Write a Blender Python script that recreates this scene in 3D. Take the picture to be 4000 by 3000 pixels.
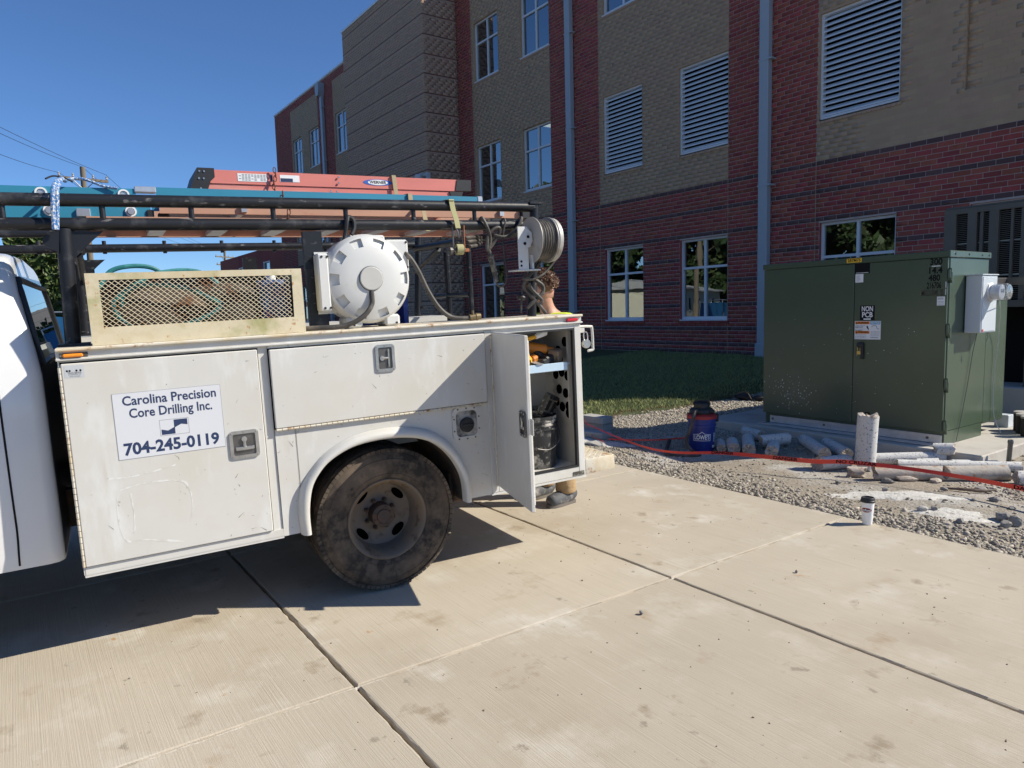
import bpy, bmesh, math, random
import numpy as np
from mathutils import Vector, Matrix, Euler
random.seed(7)
RNG = np.random.default_rng(11)
for o in list(bpy.data.objects):
    bpy.data.objects.remove(o)
scene = bpy.context.scene
COL = scene.collection
R_ = math.radians

# ---------------------------------------------------------------- camera
CAM_H, FPX = 1.55, 2762.0
YAW, PITCH, ROLL = R_(54.92), R_(5.864), R_(1.495)
fwd = Vector((-math.sin(YAW)*math.cos(PITCH), math.cos(YAW)*math.cos(PITCH), -math.sin(PITCH)))
r0 = Vector((math.cos(YAW), math.sin(YAW), 0)); d0 = fwd.cross(r0)
rgt = math.cos(ROLL)*r0 + math.sin(ROLL)*d0
dwn = -math.sin(ROLL)*r0 + math.cos(ROLL)*d0
cam = bpy.data.cameras.new('Camera'); camo = bpy.data.objects.new('Camera', cam); COL.objects.link(camo)
mw = Matrix((rgt, -dwn, -fwd)).transposed().to_4x4(); mw.translation = Vector((0, 0, CAM_H))
camo.matrix_world = mw
cam.sensor_fit = 'HORIZONTAL'; cam.sensor_width = 36.0; cam.lens = 36.0*FPX/4000.0
cam.clip_start = 0.05; cam.clip_end = 3000
scene.camera = camo

# ---------------------------------------------------------------- sky, sun, exposure
SUN_AZ, SUN_EL = R_(52), R_(39)            # azimuth from +X towards +Y
sdir = Vector((math.cos(SUN_EL)*math.cos(SUN_AZ), math.cos(SUN_EL)*math.sin(SUN_AZ), math.sin(SUN_EL)))
w = bpy.data.worlds.new('World'); scene.world = w; w.use_nodes = True
nt = w.node_tree; nt.nodes.clear()
out = nt.nodes.new('ShaderNodeOutputWorld'); bg = nt.nodes.new('ShaderNodeBackground')
sky = nt.nodes.new('ShaderNodeTexSky'); sky.sky_type = 'NISHITA'; sky.sun_disc = False
sky.sun_elevation = SUN_EL; sky.sun_rotation = math.pi/2 - SUN_AZ
sky.air_density = 0.8; sky.dust_density = 0.0; sky.ozone_density = 10.0; sky.altitude = 0
bg.inputs['Strength'].default_value = 0.105
nt.links.new(sky.outputs[0], bg.inputs[0]); nt.links.new(bg.outputs[0], out.inputs[0])
sl = bpy.data.lights.new('Sun', 'SUN'); sl.energy = 5.0; sl.angle = R_(0.5); sl.color = (1.0, 0.935, 0.80)
so = bpy.data.objects.new('Sun', sl); COL.objects.link(so); so.location = (20, 25, 40)
so.rotation_euler = (-sdir).to_track_quat('-Z', 'Y').to_euler()
scene.render.engine = 'CYCLES'
scene.view_settings.view_transform = 'Standard'; scene.view_settings.look = 'None'
scene.view_settings.exposure = 0.38; scene.view_settings.gamma = 1.0
scene.view_settings.use_curve_mapping = False
scene.cycles.max_bounces = 8; scene.cycles.transparent_max_bounces = 12

# ---------------------------------------------------------------- materials
MATS = {}
def mat(name, col, rough=0.6, metal=0.0, spec=0.5, var=None, layers=(), bump=None, world=False, rnd=0.0, emit=None, coat=0.0, trans=0.0, ior=1.5, hue=0.0):
    """procedural material.  var=(scale, amount) value noise; layers=[(col, scale, lo, hi, stretch, kind)]; bump=(scale, strength, stretch)"""
    if name in MATS: return MATS[name]
    m = bpy.data.materials.new(name); m.use_nodes = True; MATS[name] = m
    n = m.node_tree.nodes; l = m.node_tree.links
    p = n['Principled BSDF']
    p.inputs['Roughness'].default_value = rough; p.inputs['Metallic'].default_value = metal
    p.inputs['Specular IOR Level'].default_value = spec; p.inputs['IOR'].default_value = ior
    if coat: p.inputs['Coat Weight'].default_value = coat; p.inputs['Coat Roughness'].default_value = 0.08
    if trans: p.inputs['Transmission Weight'].default_value = trans
    if emit: p.inputs['Emission Color'].default_value = (*emit[0], 1); p.inputs['Emission Strength'].default_value = emit[1]
    c4 = (*col, 1)
    p.inputs['Base Color'].default_value = c4
    if world: co = n.new('ShaderNodeNewGeometry').outputs['Position']
    else: co = n.new('ShaderNodeTexCoord').outputs['Object']
    def stretch(s):
        if s is None or tuple(s) == (1, 1, 1): return co
        mp = n.new('ShaderNodeMapping'); mp.inputs['Scale'].default_value = s
        l.new(co, mp.inputs['Vector']); return mp.outputs[0]
    cur = None
    def mix(a, b, fac, mode='MIX'):
        x = n.new('ShaderNodeMix'); x.data_type = 'RGBA'; x.blend_type = mode
        if isinstance(fac, float): x.inputs[0].default_value = fac
        else: l.new(fac, x.inputs[0])
        for sock, v in ((x.inputs[6], a), (x.inputs[7], b)):
            if isinstance(v, tuple): sock.default_value = v
            else: l.new(v, sock)
        return x.outputs[2]
    cur = c4
    if rnd:
        g = n.new('ShaderNodeNewGeometry'); oi = n.new('ShaderNodeObjectInfo')
        a = n.new('ShaderNodeMath'); a.operation = 'ADD'; l.new(g.outputs['Random Per Island'], a.inputs[0]); l.new(oi.outputs['Random'], a.inputs[1])
        fr = n.new('ShaderNodeMath'); fr.operation = 'FRACT'; l.new(a.outputs[0], fr.inputs[0])
        mr = n.new('ShaderNodeMapRange'); mr.inputs['To Min'].default_value = 1-rnd; mr.inputs['To Max'].default_value = 1+rnd
        l.new(fr.outputs[0], mr.inputs['Value'])
        hs = n.new('ShaderNodeHueSaturation'); hs.inputs['Color'].default_value = c4; l.new(mr.outputs[0], hs.inputs['Value'])
        if hue:
            m3 = n.new('ShaderNodeMath'); m3.operation = 'MULTIPLY'; m3.inputs[1].default_value = 7.31; l.new(fr.outputs[0], m3.inputs[0])
            f3 = n.new('ShaderNodeMath'); f3.operation = 'FRACT'; l.new(m3.outputs[0], f3.inputs[0])
            r3 = n.new('ShaderNodeMapRange'); r3.inputs['To Min'].default_value = 0.5-hue; r3.inputs['To Max'].default_value = 0.5+hue
            l.new(f3.outputs[0], r3.inputs['Value']); l.new(r3.outputs[0], hs.inputs['Hue'])
        cur = hs.outputs[0]
    def noise(scale, st=None, detail=4.0, kind='noise', rough_=0.6):
        if kind == 'voro':
            t = n.new('ShaderNodeTexVoronoi'); t.inputs['Scale'].default_value = scale; l.new(stretch(st), t.inputs['Vector']); return t.outputs['Distance']
        t = n.new('ShaderNodeTexNoise'); t.inputs['Scale'].default_value = scale; t.inputs['Detail'].default_value = detail
        t.inputs['Roughness'].default_value = rough_
        l.new(stretch(st), t.inputs['Vector']); return t.outputs['Fac']
    if var:
        f = noise(var[0], var[2] if len(var) > 2 else None)
        mr = n.new('ShaderNodeMapRange'); mr.inputs['From Min'].default_value = 0.28; mr.inputs['From Max'].default_value = 0.72
        mr.inputs['To Min'].default_value = 1-var[1]; mr.inputs['To Max'].default_value = 1+var[1]*0.6
        l.new(f, mr.inputs['Value'])
        vm = n.new('ShaderNodeVectorMath'); vm.operation = 'SCALE'
        if isinstance(cur, tuple): vm.inputs[0].default_value = cur[:3]
        else: l.new(cur, vm.inputs[0])
        l.new(mr.outputs[0], vm.inputs['Scale']); cur = vm.outputs[0]
    for ly in layers:
        lc, sc, lo, hi = ly[:4]; st = ly[4] if len(ly) > 4 else None; kind = ly[5] if len(ly) > 5 else 'noise'
        f = noise(sc, st, 5.0, kind)
        mr = n.new('ShaderNodeMapRange'); mr.inputs['From Min'].default_value = lo; mr.inputs['From Max'].default_value = hi
        l.new(f, mr.inputs['Value'])
        cur = mix(cur, (*lc, 1), mr.outputs[0])
    if not isinstance(cur, tuple): l.new(cur, p.inputs['Base Color'])
    if bump:
        bs = bump if isinstance(bump, list) else [bump]
        prev = None
        for b in bs:
            f = noise(b[0], b[2] if len(b) > 2 else None, 5.0)
            bn = n.new('ShaderNodeBump'); bn.inputs['Strength'].default_value = b[1]; bn.inputs['Distance'].default_value = b[3] if len(b) > 3 else 0.01
            l.new(f, bn.inputs['Height'])
            if prev: l.new(prev, bn.inputs['Normal'])
            prev = bn.outputs[0]
        l.new(prev, p.inputs['Normal'])
    return m

def glass_mat(name, tint, refl):
    m = bpy.data.materials.new(name); m.use_nodes = True; MATS[name] = m
    n = m.node_tree.nodes; l = m.node_tree.links; n.clear()
    o = n.new('ShaderNodeOutputMaterial'); mx = n.new('ShaderNodeMixShader')
    tr = n.new('ShaderNodeBsdfTransparent'); tr.inputs[0].default_value = (*tint, 1)
    gl = n.new('ShaderNodeBsdfGlossy'); gl.inputs['Roughness'].default_value = 0.0; gl.inputs['Color'].default_value = (0.9, 0.97, 1, 1)
    fr = n.new('ShaderNodeFresnel'); fr.inputs['IOR'].default_value = 1.5
    ad = n.new('ShaderNodeMath'); ad.operation = 'ADD'; ad.inputs[1].default_value = refl; ad.use_clamp = True
    # slight waviness of the panes
    tc = n.new('ShaderNodeTexCoord'); no = n.new('ShaderNodeTexNoise'); no.inputs['Scale'].default_value = 1.3
    l.new(tc.outputs['Object'], no.inputs['Vector'])
    bp = n.new('ShaderNodeBump'); bp.inputs['Strength'].default_value = 0.12; bp.inputs['Distance'].default_value = 0.01
    l.new(no.outputs['Fac'], bp.inputs['Height']); l.new(bp.outputs[0], gl.inputs['Normal'])
    l.new(fr.outputs[0], ad.inputs[0]); l.new(ad.outputs[0], mx.inputs[0]); l.new(tr.outputs[0], mx.inputs[1]); l.new(gl.outputs[0], mx.inputs[2])
    l.new(mx.outputs[0], o.inputs[0]); return m

# ---------------------------------------------------------------- mesh helpers
_bev = {}
def bevel_box_data(sx, sy, sz, b, seg=1):
    k = (round(sx, 4), round(sy, 4), round(sz, 4), round(b, 4), seg)
    if k in _bev: return _bev[k]
    bm = bmesh.new(); bmesh.ops.create_cube(bm, size=1.0)
    bmesh.ops.scale(bm, vec=(sx, sy, sz), verts=bm.verts)
    bmesh.ops.bevel(bm, geom=bm.edges[:], offset=min(b, 0.45*min(sx, sy, sz)), segments=seg, profile=0.6, affect='EDGES')
    bm.verts.index_update()
    d = ([v.co.copy() for v in bm.verts], [[v.index for v in f.verts] for f in bm.faces]); bm.free()
    _bev[k] = d; return d

class MB:
    def __init__(s): s.v = []; s.f = []
    def add(s, v, f):
        o = len(s.v); s.v.extend([tuple(p) for p in v]); s.f.extend([[i+o for i in q] for q in f]); return s
    def box(s, x0, x1, y0, y1, z0, z1, b=0.0, seg=1):
        x0, x1 = min(x0, x1), max(x0, x1); y0, y1 = min(y0, y1), max(y0, y1); z0, z1 = min(z0, z1), max(z0, z1)
        if b > 0:
            d = bevel_box_data(x1-x0, y1-y0, z1-z0, b, seg); c = Vector(((x0+x1)/2, (y0+y1)/2, (z0+z1)/2))
            return s.add([p+c for p in d[0]], d[1])
        v = [(x, y, z) for z in (z0, z1) for y in (y0, y1) for x in (x0, x1)]
        return s.add(v, [(0, 2, 3, 1), (4, 5, 7, 6), (0, 1, 5, 4), (2, 6, 7, 3), (0, 4, 6, 2), (1, 3, 7, 5)])
    def obox(s, c, size, rot=None, b=0.0):
        M = (rot if isinstance(rot, Matrix) else Euler(rot or (0, 0, 0)).to_matrix()).to_3x3(); c = Vector(c)
        if b > 0: d = bevel_box_data(*size, b)
        else:
            q = MB().box(-size[0]/2, size[0]/2, -size[1]/2, size[1]/2, -size[2]/2, size[2]/2); d = ([Vector(p) for p in q.v], q.f)
        return s.add([M @ Vector(p) + c for p in d[0]], d[1])
    def cyl(s, p0, p1, ra, rb=None, n=16, cap=True, jit=0.0):
        p0, p1 = Vector(p0), Vector(p1); rb = ra if rb is None else rb
        a = (p1-p0).normalized(); t = a.orthogonal().normalized(); q = a.cross(t)
        v = []
        for P, r in ((p0, ra), (p1, rb)):
            for i in range(n):
                th = 2*math.pi*i/n; rr = r*(1+random.uniform(-jit, jit)); v.append(P + (t*math.cos(th)+q*math.sin(th))*rr)
        f = [(i, (i+1) % n, n+(i+1) % n, n+i) for i in range(n)]
        if cap: f += [list(range(n))[::-1], list(range(n, 2*n))]
        return s.add(v, f)
    def tube(s, pts, r, n=8, cap=True, closed=False):
        pts = [Vector(p) for p in pts]; m = len(pts); rs = r if isinstance(r, (list, tuple)) else [r]*m
        v = []; prev = None
        for i, P in enumerate(pts):
            if closed: tg = (pts[(i+1) % m]-pts[i-1]).normalized()
            else: tg = (pts[min(i+1, m-1)]-pts[max(i-1, 0)]).normalized()
            if prev is None: t = tg.orthogonal().normalized()
            else:
                t = prev - tg*prev.dot(tg); t = t.normalized() if t.length > 1e-6 else tg.orthogonal().normalized()
            prev = t; q = tg.cross(t)
            for k in range(n):
                th = 2*math.pi*k/n; v.append(P+(t*math.cos(th)+q*math.sin(th))*rs[i])
        f = []
        for i in range(m if closed else m-1):
            j = (i+1) % m
            for k in range(n):
                f.append((i*n+k, i*n+(k+1) % n, j*n+(k+1) % n, j*n+k))
        if cap and not closed: f += [list(range(n))[::-1], [(m-1)*n+k for k in range(n)]]
        return s.add(v, f)
    def lathe(s, prof, o, axis, n=32, closed=False, ref=None, cap=True):
        o = Vector(o); a = Vector(axis).normalized(); t = Vector(ref) if ref else a.orthogonal().normalized(); q = a.cross(t)
        v = []
        for r, h in prof:
            for k in range(n):
                th = 2*math.pi*k/n; v.append(o+a*h+(t*math.cos(th)+q*math.sin(th))*r)
        m = len(prof); f = []
        for i in range(m if closed else m-1):
            j = (i+1) % m
            for k in range(n): f.append((i*n+k, i*n+(k+1) % n, j*n+(k+1) % n, j*n+k))
        if not closed and cap:
            if prof[0][0] > 1e-5: f.append(list(range(n))[::-1])
            if prof[-1][0] > 1e-5: f.append([(m-1)*n+k for k in range(n)])
        return s.add(v, f)
    def prism(s, poly, fn, d0, d1):
        """poly: 2D outline; fn(a, b, d) -> 3D"""
        n = len(poly); v = [fn(a, b, d0) for a, b in poly] + [fn(a, b, d1) for a, b in poly]
        f = [list(range(n))[::-1], list(range(n, 2*n))] + [(i, (i+1) % n, n+(i+1) % n, n+i) for i in range(n)]
        return s.add(v, f)
    def quad(s, *p): return s.add(p, [tuple(range(len(p)))])
    def xf(s, M):
        s.v = [tuple(M @ Vector(p)) for p in s.v]; return s
    def build(s, name, m, parent=None, smooth=True, ang=35, shift=None, recalc=True):
        me = bpy.data.meshes.new(name)
        v = s.v
        if shift is not None: v = [(a-shift[0], b-shift[1], c-shift[2]) for a, b, c in v]
        me.from_pydata(v, [], s.f)
        if recalc and len(s.f) < 60000:
            bm = bmesh.new(); bm.from_mesh(me); bmesh.ops.recalc_face_normals(bm, faces=bm.faces); bm.to_mesh(me); bm.free()
        me.materials.append(m if not isinstance(m, str) else MATS[m])
        if smooth:
            me.polygons.foreach_set('use_smooth', [True]*len(me.polygons)); me.set_sharp_from_angle(angle=R_(ang))
        o = bpy.data.objects.new(name, me); COL.objects.link(o)
        if parent is not None: o.parent = parent
        return o

def tag(o, label=None, cat=None, group=None, kind=None):
    if label: o['label'] = label
    if cat: o['category'] = cat
    if group: o['group'] = group
    if kind: o['kind'] = kind
    return o
def thing(name, label, cat, loc=(0, 0, 0), rotz=0.0, group=None, mat3=None):
    o = bpy.data.objects.new(name, None); COL.objects.link(o); o.empty_display_size = 0.1
    if mat3 is not None:
        M = mat3.to_4x4(); M.translation = Vector(loc); o.matrix_world = M
    else:
        o.location = loc; o.rotation_euler = (0, 0, rotz)
    return tag(o, label, cat, group)
def np_mesh(name, V, F, m, parent=None, smooth=False):
    """V (n,3), F (k,4) or (k,3) numpy"""
    me = bpy.data.meshes.new(name); V = np.asarray(V, dtype=np.float32); F = np.asarray(F, dtype=np.int32); k = F.shape[1]
    me.vertices.add(len(V)); me.vertices.foreach_set('co', V.ravel())
    me.loops.add(F.size); me.loops.foreach_set('vertex_index', F.ravel())
    me.polygons.add(len(F)); me.polygons.foreach_set('loop_start', np.arange(0, F.size, k, dtype=np.int32))
    try: me.polygons.foreach_set('loop_total', np.full(len(F), k, dtype=np.int32))
    except Exception: pass
    if smooth: me.polygons.foreach_set('use_smooth', np.ones(len(F), dtype=bool))
    me.update(calc_edges=True); me.validate()
    me.materials.append(m)
    o = bpy.data.objects.new(name, me); COL.objects.link(o)
    if parent is not None: o.parent = parent
    return o
_txt = {}
FONT = None
def text_data(s, size, bold=0.0, align='LEFT', space=1.0):
    k = (s, size, bold, align, space)
    if k in _txt: return _txt[k]
    c = bpy.data.curves.new('t', 'FONT'); c.body = s
    if FONT: c.font = FONT
    size = size*0.97; c.size = size; c.align_x = align; c.align_y = 'CENTER'; c.offset = bold*size; c.fill_mode = 'FRONT'
    c.resolution_u = 3; c.space_character = space
    o = bpy.data.objects.new('t', c); COL.objects.link(o)
    dg = bpy.context.evaluated_depsgraph_get(); me = bpy.data.meshes.new_from_object(o.evaluated_get(dg))
    d = ([(v.co.x, v.co.y) for v in me.vertices], [list(p.vertices) for p in me.polygons])
    bpy.data.objects.remove(o); bpy.data.curves.remove(c); bpy.data.meshes.remove(me)
    _txt[k] = d; return d
def text_into(mb, s, fn, size, bold=0.0, align='LEFT', fit=None, space=1.0):
    """fn(x, y)->3D; fit = total width to squeeze the text into; weight is added by a few copies set a hair apart"""
    v, f = text_data(s, size, 0.0 if FONT else bold, align, space); sx = 1.0
    if fit and v:
        xs = [p[0] for p in v]; sx = fit/(max(xs)-min(xs))
    e = 0.9*bold*size if FONT else 0.0
    offs = [(0, 0)] if e < 1e-6 else [(0, 0), (-e, 0), (e, 0), (0, -e*0.6), (0, e*0.6), (-e*0.6, e*0.5), (e*0.6, -e*0.5), (e*0.6, e*0.5), (-e*0.6, -e*0.5)]
    for k, (ox, oy) in enumerate(offs):
        P = []
        for px_, py_ in v:
            x, y = px_*sx+ox, py_+oy; q = Vector(fn(x, y))
            n_ = (Vector(fn(x+1e-3, y))-q).cross(Vector(fn(x, y+1e-3))-q); P.append(tuple(q+n_.normalized()*(k*0.00003)))
        mb.add(P, f)
    return mb
def rrect(a0, a1, b0, b1, r, n=4):
    pts = []
    for cx, cy, t0 in ((a1-r, b1-r, 0), (a0+r, b1-r, 90), (a0+r, b0+r, 180), (a1-r, b0+r, 270)):
        for i in range(n+1):
            t = R_(t0+90*i/n); pts.append((cx+r*math.cos(t), cy+r*math.sin(t)))
    return pts
def frame_prism(mb, outer, inner, fn, d0, d1):
    """ring between two outlines with the same number of points"""
    n = len(outer)
    v = [fn(a, b, d) for d in (d0, d1) for pl in (outer, inner) for a, b in pl]
    f = []
    for i in range(n):
        j = (i+1) % n
        f += [(2*n+i, 2*n+j, 3*n+j, 3*n+i), (i, n+i, n+j, j), (i, j, 2*n+j, 2*n+i), (n+i, 3*n+i, 3*n+j, n+j)]
    return mb.add(v, f)
def smooth_path(pts, n=6):
    P = [Vector(p) for p in pts]; out_ = []
    for i in range(len(P)-1):
        a, b, c, d = P[max(i-1, 0)], P[i], P[i+1], P[min(i+2, len(P)-1)]
        for k in range(n):
            t = k/n
            out_.append(0.5*((2*b)+(c-a)*t+(2*a-5*b+4*c-d)*t*t+(3*b-a-3*c+d)*t**3))
    out_.append(P[-1]); return out_
def copy_tree(o, parent=None):
    c = o.copy(); COL.objects.link(c); c.parent = parent
    for ch in o.children: copy_tree(ch, c)
    return c
def pix(p):
    d = Vector(p)-Vector((0, 0, CAM_H)); z = d.dot(fwd)
    return (2000+FPX*d.dot(rgt)/z, 1500+FPX*d.dot(dwn)/z, z)

# palette
mat('concrete', (0.455, 0.395, 0.308), 0.85, rnd=0.045, var=(0.9, 0.10), world=True,
    layers=[((0.375, 0.315, 0.235), 1.1, 0.50, 0.76), ((0.53, 0.485, 0.41), 2.3, 0.55, 0.75), ((0.33, 0.25, 0.165), 2.7, 0.62, 0.78), ((0.29, 0.235, 0.165), 3.6, 0.63, 0.72), ((0.60, 0.565, 0.505), 1.6, 0.60, 0.74), ((0.28, 0.24, 0.185), 7.5, 0.655, 0.71), ((0.34, 0.29, 0.225), 190, 0.55, 0.76, (0.008, 1, 1)), ((0.54, 0.495, 0.425), 250, 0.57, 0.75, (0.008, 1, 1)), ((0.40, 0.24, 0.12), 5.5, 0.70, 0.75), ((0.22, 0.175, 0.13), 26, 0.70, 0.74)],
    bump=[(210, 0.55, (0.008, 1, 1), 0.004), (160, 0.25, None, 0.004)])
mat('concrete_grey', (0.42, 0.40, 0.37), 0.9, var=(3, 0.2), bump=(30, 0.4, None, 0.01))
mat('mortar_red', (0.50, 0.42, 0.385), 0.95, var=(5, 0.15))
mat('brick_red', (0.35, 0.082, 0.060), 0.85, rnd=0.17, hue=0.012, var=(9, 0.15), world=True, bump=(70, 0.3, None, 0.004))
mat('brick_dark', (0.125, 0.066, 0.062), 0.8, rnd=0.2, world=True)
mat('brick_tan', (0.49, 0.335, 0.212), 0.85, rnd=0.045, hue=0.008, var=(2, 0.08), world=True)
mat('brick_taupe', (0.48, 0.32, 0.22), 0.85, rnd=0.05, hue=0.01, world=True)
mat('mortar_tan', (0.46, 0.325, 0.215), 0.95)
mat('mortar_taupe', (0.45, 0.30, 0.205), 0.95)
mat('alu_blue', (0.72, 0.75, 0.78), 0.45, spec=0.5)
mat('downspout_paint', (0.38, 0.43, 0.47), 0.45)
mat('white_paint', (0.60, 0.585, 0.55), 0.42, spec=0.4, coat=0.1, var=(2.2, 0.05),
    layers=[((0.57, 0.54, 0.475), 3.0, 0.50, 0.80), ((0.66, 0.655, 0.63), 7, 0.55, 0.70, (1, 1, 0.4)), ((0.54, 0.51, 0.45), 12, 0.64, 0.76, (1, 1, 0.2)), ((0.30, 0.27, 0.22), 28, 0.70, 0.74, (1, 0.5, 1)), ((0.14, 0.11, 0.08), 44, 0.735, 0.755)])
mat('white_rusty', (0.64, 0.59, 0.49), 0.55, var=(4, 0.1),
    layers=[((0.56, 0.45, 0.28), 6, 0.48, 0.70), ((0.36, 0.18, 0.07), 17, 0.58, 0.68), ((0.10, 0.06, 0.04), 46, 0.66, 0.70)])
mat('cream_rusty', (0.62, 0.545, 0.385), 0.6, var=(4, 0.1),
    layers=[((0.54, 0.45, 0.28), 7, 0.46, 0.66), ((0.36, 0.34, 0.16), 5, 0.52, 0.70), ((0.42, 0.20, 0.075), 23, 0.61, 0.67), ((0.16, 0.07, 0.03), 60, 0.69, 0.73)])
mat('rust_mesh', (0.66, 0.56, 0.38), 0.65, layers=[((0.42, 0.21, 0.09), 14, 0.54, 0.68), ((0.60, 0.55, 0.42), 9, 0.55, 0.7)])
mat('cab_white', (0.68, 0.68, 0.68), 0.22, coat=0.5, var=(3, 0.03), layers=[((0.70, 0.66, 0.58), 2.0, 0.62, 0.9)])
mat('black_tube', (0.012, 0.013, 0.017), 0.42, spec=0.4, layers=[((0.17, 0.16, 0.16), 30, 0.62, 0.70, (1, 0.35, 1)), ((0.16, 0.07, 0.05), 16, 0.68, 0.74), ((0.07, 0.07, 0.075), 8, 0.55, 0.75)], bump=(60, 0.2, None, 0.003))
mat('black_plastic', (0.02, 0.02, 0.022), 0.5, var=(14, 0.2))
mat('rubber', (0.036, 0.031, 0.027), 0.85, spec=0.25, layers=[((0.165, 0.122, 0.088), 5, 0.42, 0.68), ((0.115, 0.09, 0.068), 16, 0.46, 0.66), ((0.02, 0.018, 0.017), 9, 0.58, 0.70)], bump=(60, 0.25, None, 0.003))
mat('void_black', (0.002, 0.002, 0.002), 1.0, spec=0.0)
mat('rim_steel', (0.16, 0.128, 0.10), 0.65, metal=0.1, layers=[((0.20, 0.14, 0.09), 6, 0.45, 0.7), ((0.05, 0.036, 0.028), 12, 0.55, 0.72)])
mat('hub_rust', (0.06, 0.042, 0.034), 0.75, layers=[((0.12, 0.055, 0.03), 22, 0.5, 0.7)])
mat('undercarriage', (0.035, 0.03, 0.027), 0.85, layers=[((0.10, 0.055, 0.03), 9, 0.5, 0.7)])
mat('steel', (0.55, 0.54, 0.52), 0.32, metal=0.9, var=(20, 0.2))
mat('dark_steel', (0.16, 0.15, 0.14), 0.4, metal=0.7, var=(20, 0.2))
mat('alu', (0.62, 0.62, 0.63), 0.4, metal=0.75, var=(12, 0.15))
mat('amber_lens', (0.85, 0.27, 0.02), 0.25, spec=0.6, var=(60, 0.12))
mat('red_lens', (0.55, 0.015, 0.03), 0.2, spec=0.6)
mat('sign_white', (0.63, 0.64, 0.67), 0.45)
mat('ink_navy', (0.018, 0.035, 0.10), 0.5)
mat('ink_black', (0.008, 0.008, 0.009), 0.8, spec=0.2)
mat('ink_white', (0.80, 0.80, 0.80), 0.5)
mat('ink_grey', (0.30, 0.31, 0.33), 0.5)
mat('ink_yellow', (0.85, 0.50, 0.02), 0.5)
mat('ink_orange', (0.80, 0.22, 0.02), 0.5)
mat('ink_blue', (0.03, 0.12, 0.45), 0.5)
mat('ink_cyan', (0.06, 0.32, 0.55), 0.5)
mat('ink_red', (0.45, 0.02, 0.02), 0.5)
mat('sticker_grey', (0.50, 0.52, 0.54), 0.4)
mat('ladder_red', (0.66, 0.20, 0.165), 0.5, var=(8, 0.1, (1, 0.2, 1)), layers=[((0.70, 0.34, 0.27), 12, 0.60, 0.75, (1, 0.1, 1))])
mat('ladder_blue', (0.03, 0.23, 0.36), 0.5, var=(8, 0.12, (1, 0.2, 1)))
mat('ladder_orange', (0.48, 0.27, 0.185), 0.65, var=(8, 0.12, (1, 0.2, 1)), layers=[((0.42, 0.10, 0.055), 3, 0.60, 0.66, (1, 0.6, 1))])
mat('strap_tan', (0.42, 0.34, 0.21), 0.85, bump=(260, 0.4, None, 0.002))
mat('strap_olive', (0.40, 0.38, 0.20), 0.85, bump=(260, 0.4, None, 0.002))
mat('rope_blue', (0.05, 0.16, 0.38), 0.85, layers=[((0.50, 0.52, 0.55), 110, 0.50, 0.56)])
mat('hose_black', (0.05, 0.045, 0.04), 0.6, layers=[((0.16, 0.14, 0.12), 12, 0.5, 0.75)])
mat('hose_teal', (0.012, 0.14, 0.15), 0.55, layers=[((0.05, 0.25, 0.25), 15, 0.5, 0.7)])
mat('plastic_white', (0.60, 0.60, 0.585), 0.42, var=(5, 0.05), layers=[((0.52, 0.52, 0.38), 5, 0.66, 0.82)], bump=(300, 0.1, None, 0.002))
mat('reel_grey', (0.42, 0.40, 0.37), 0.5, metal=0.25, layers=[((0.20, 0.15, 0.10), 9, 0.55, 0.72)])
mat('brass', (0.60, 0.42, 0.14), 0.35, metal=0.8)
mat('trans_green', (0.062, 0.090, 0.058), 0.27, spec=0.6, var=(3, 0.05), layers=[((0.10, 0.12, 0.09), 2.2, 0.6, 0.85)], bump=[(1.6, 0.10, None, 0.03), (500, 0.08, None, 0.001)])
mat('grey_box', (0.56, 0.60, 0.63), 0.45)
mat('core_concrete', (0.58, 0.57, 0.55), 0.9, var=(8, 0.1), layers=[((0.23, 0.22, 0.22), 48, 0.575, 0.62), ((0.64, 0.62, 0.58), 60, 0.60, 0.66), ((0.42, 0.38, 0.32), 5, 0.55, 0.8)], bump=(80, 0.2, None, 0.003))
mat('core_dirty', (0.42, 0.38, 0.33), 0.9, var=(8, 0.1), layers=[((0.30, 0.17, 0.08), 7, 0.52, 0.62), ((0.50, 0.48, 0.45), 12, 0.55, 0.7)], bump=(40, 0.6, None, 0.01))
mat('core_end', (0.40, 0.345, 0.29), 0.95, layers=[((0.55, 0.47, 0.40), 30, 0.55, 0.62), ((0.17, 0.14, 0.12), 45, 0.62, 0.66)], bump=(40, 0.7, None, 0.01))
mat('tape_red', (0.74, 0.055, 0.028), 0.4)
mat('gravel_bed', (0.33, 0.28, 0.215), 0.95, world=True, var=(3, 0.15), layers=[((0.48, 0.46, 0.42), 1.1, 0.50, 0.64), ((0.22, 0.19, 0.15), 5, 0.55, 0.75), ((0.19, 0.165, 0.13), 55, 0.55, 0.66), ((0.47, 0.43, 0.37), 80, 0.60, 0.68)], bump=[(45, 0.9, None, 0.02), (160, 0.6, None, 0.006)])
mat('gravel_stone', (0.335, 0.295, 0.24), 0.9, rnd=0.5, hue=0.02, world=True, var=(40, 0.1))
mat('lawn_soil', (0.06, 0.08, 0.025), 0.95, world=True, var=(2.5, 0.25), layers=[((0.10, 0.085, 0.035), 5, 0.58, 0.75)], bump=(40, 1.0, None, 0.03))
mat('grass_blade', (0.25, 0.27, 0.095), 0.7, rnd=0.40, hue=0.03)
mat('dead_grass', (0.26, 0.17, 0.085), 0.85, rnd=0.35)
mat('dirt', (0.20, 0.17, 0.11), 0.95, world=True, var=(0.3, 0.25), layers=[((0.09, 0.11, 0.04), 0.15, 0.45, 0.6)])
mat('asphalt', (0.06, 0.06, 0.06), 0.9, world=True, var=(2, 0.15))
mat('bark', (0.13, 0.10, 0.075), 0.9, bump=(20, 0.6, (1, 1, 0.2), 0.02))
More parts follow.
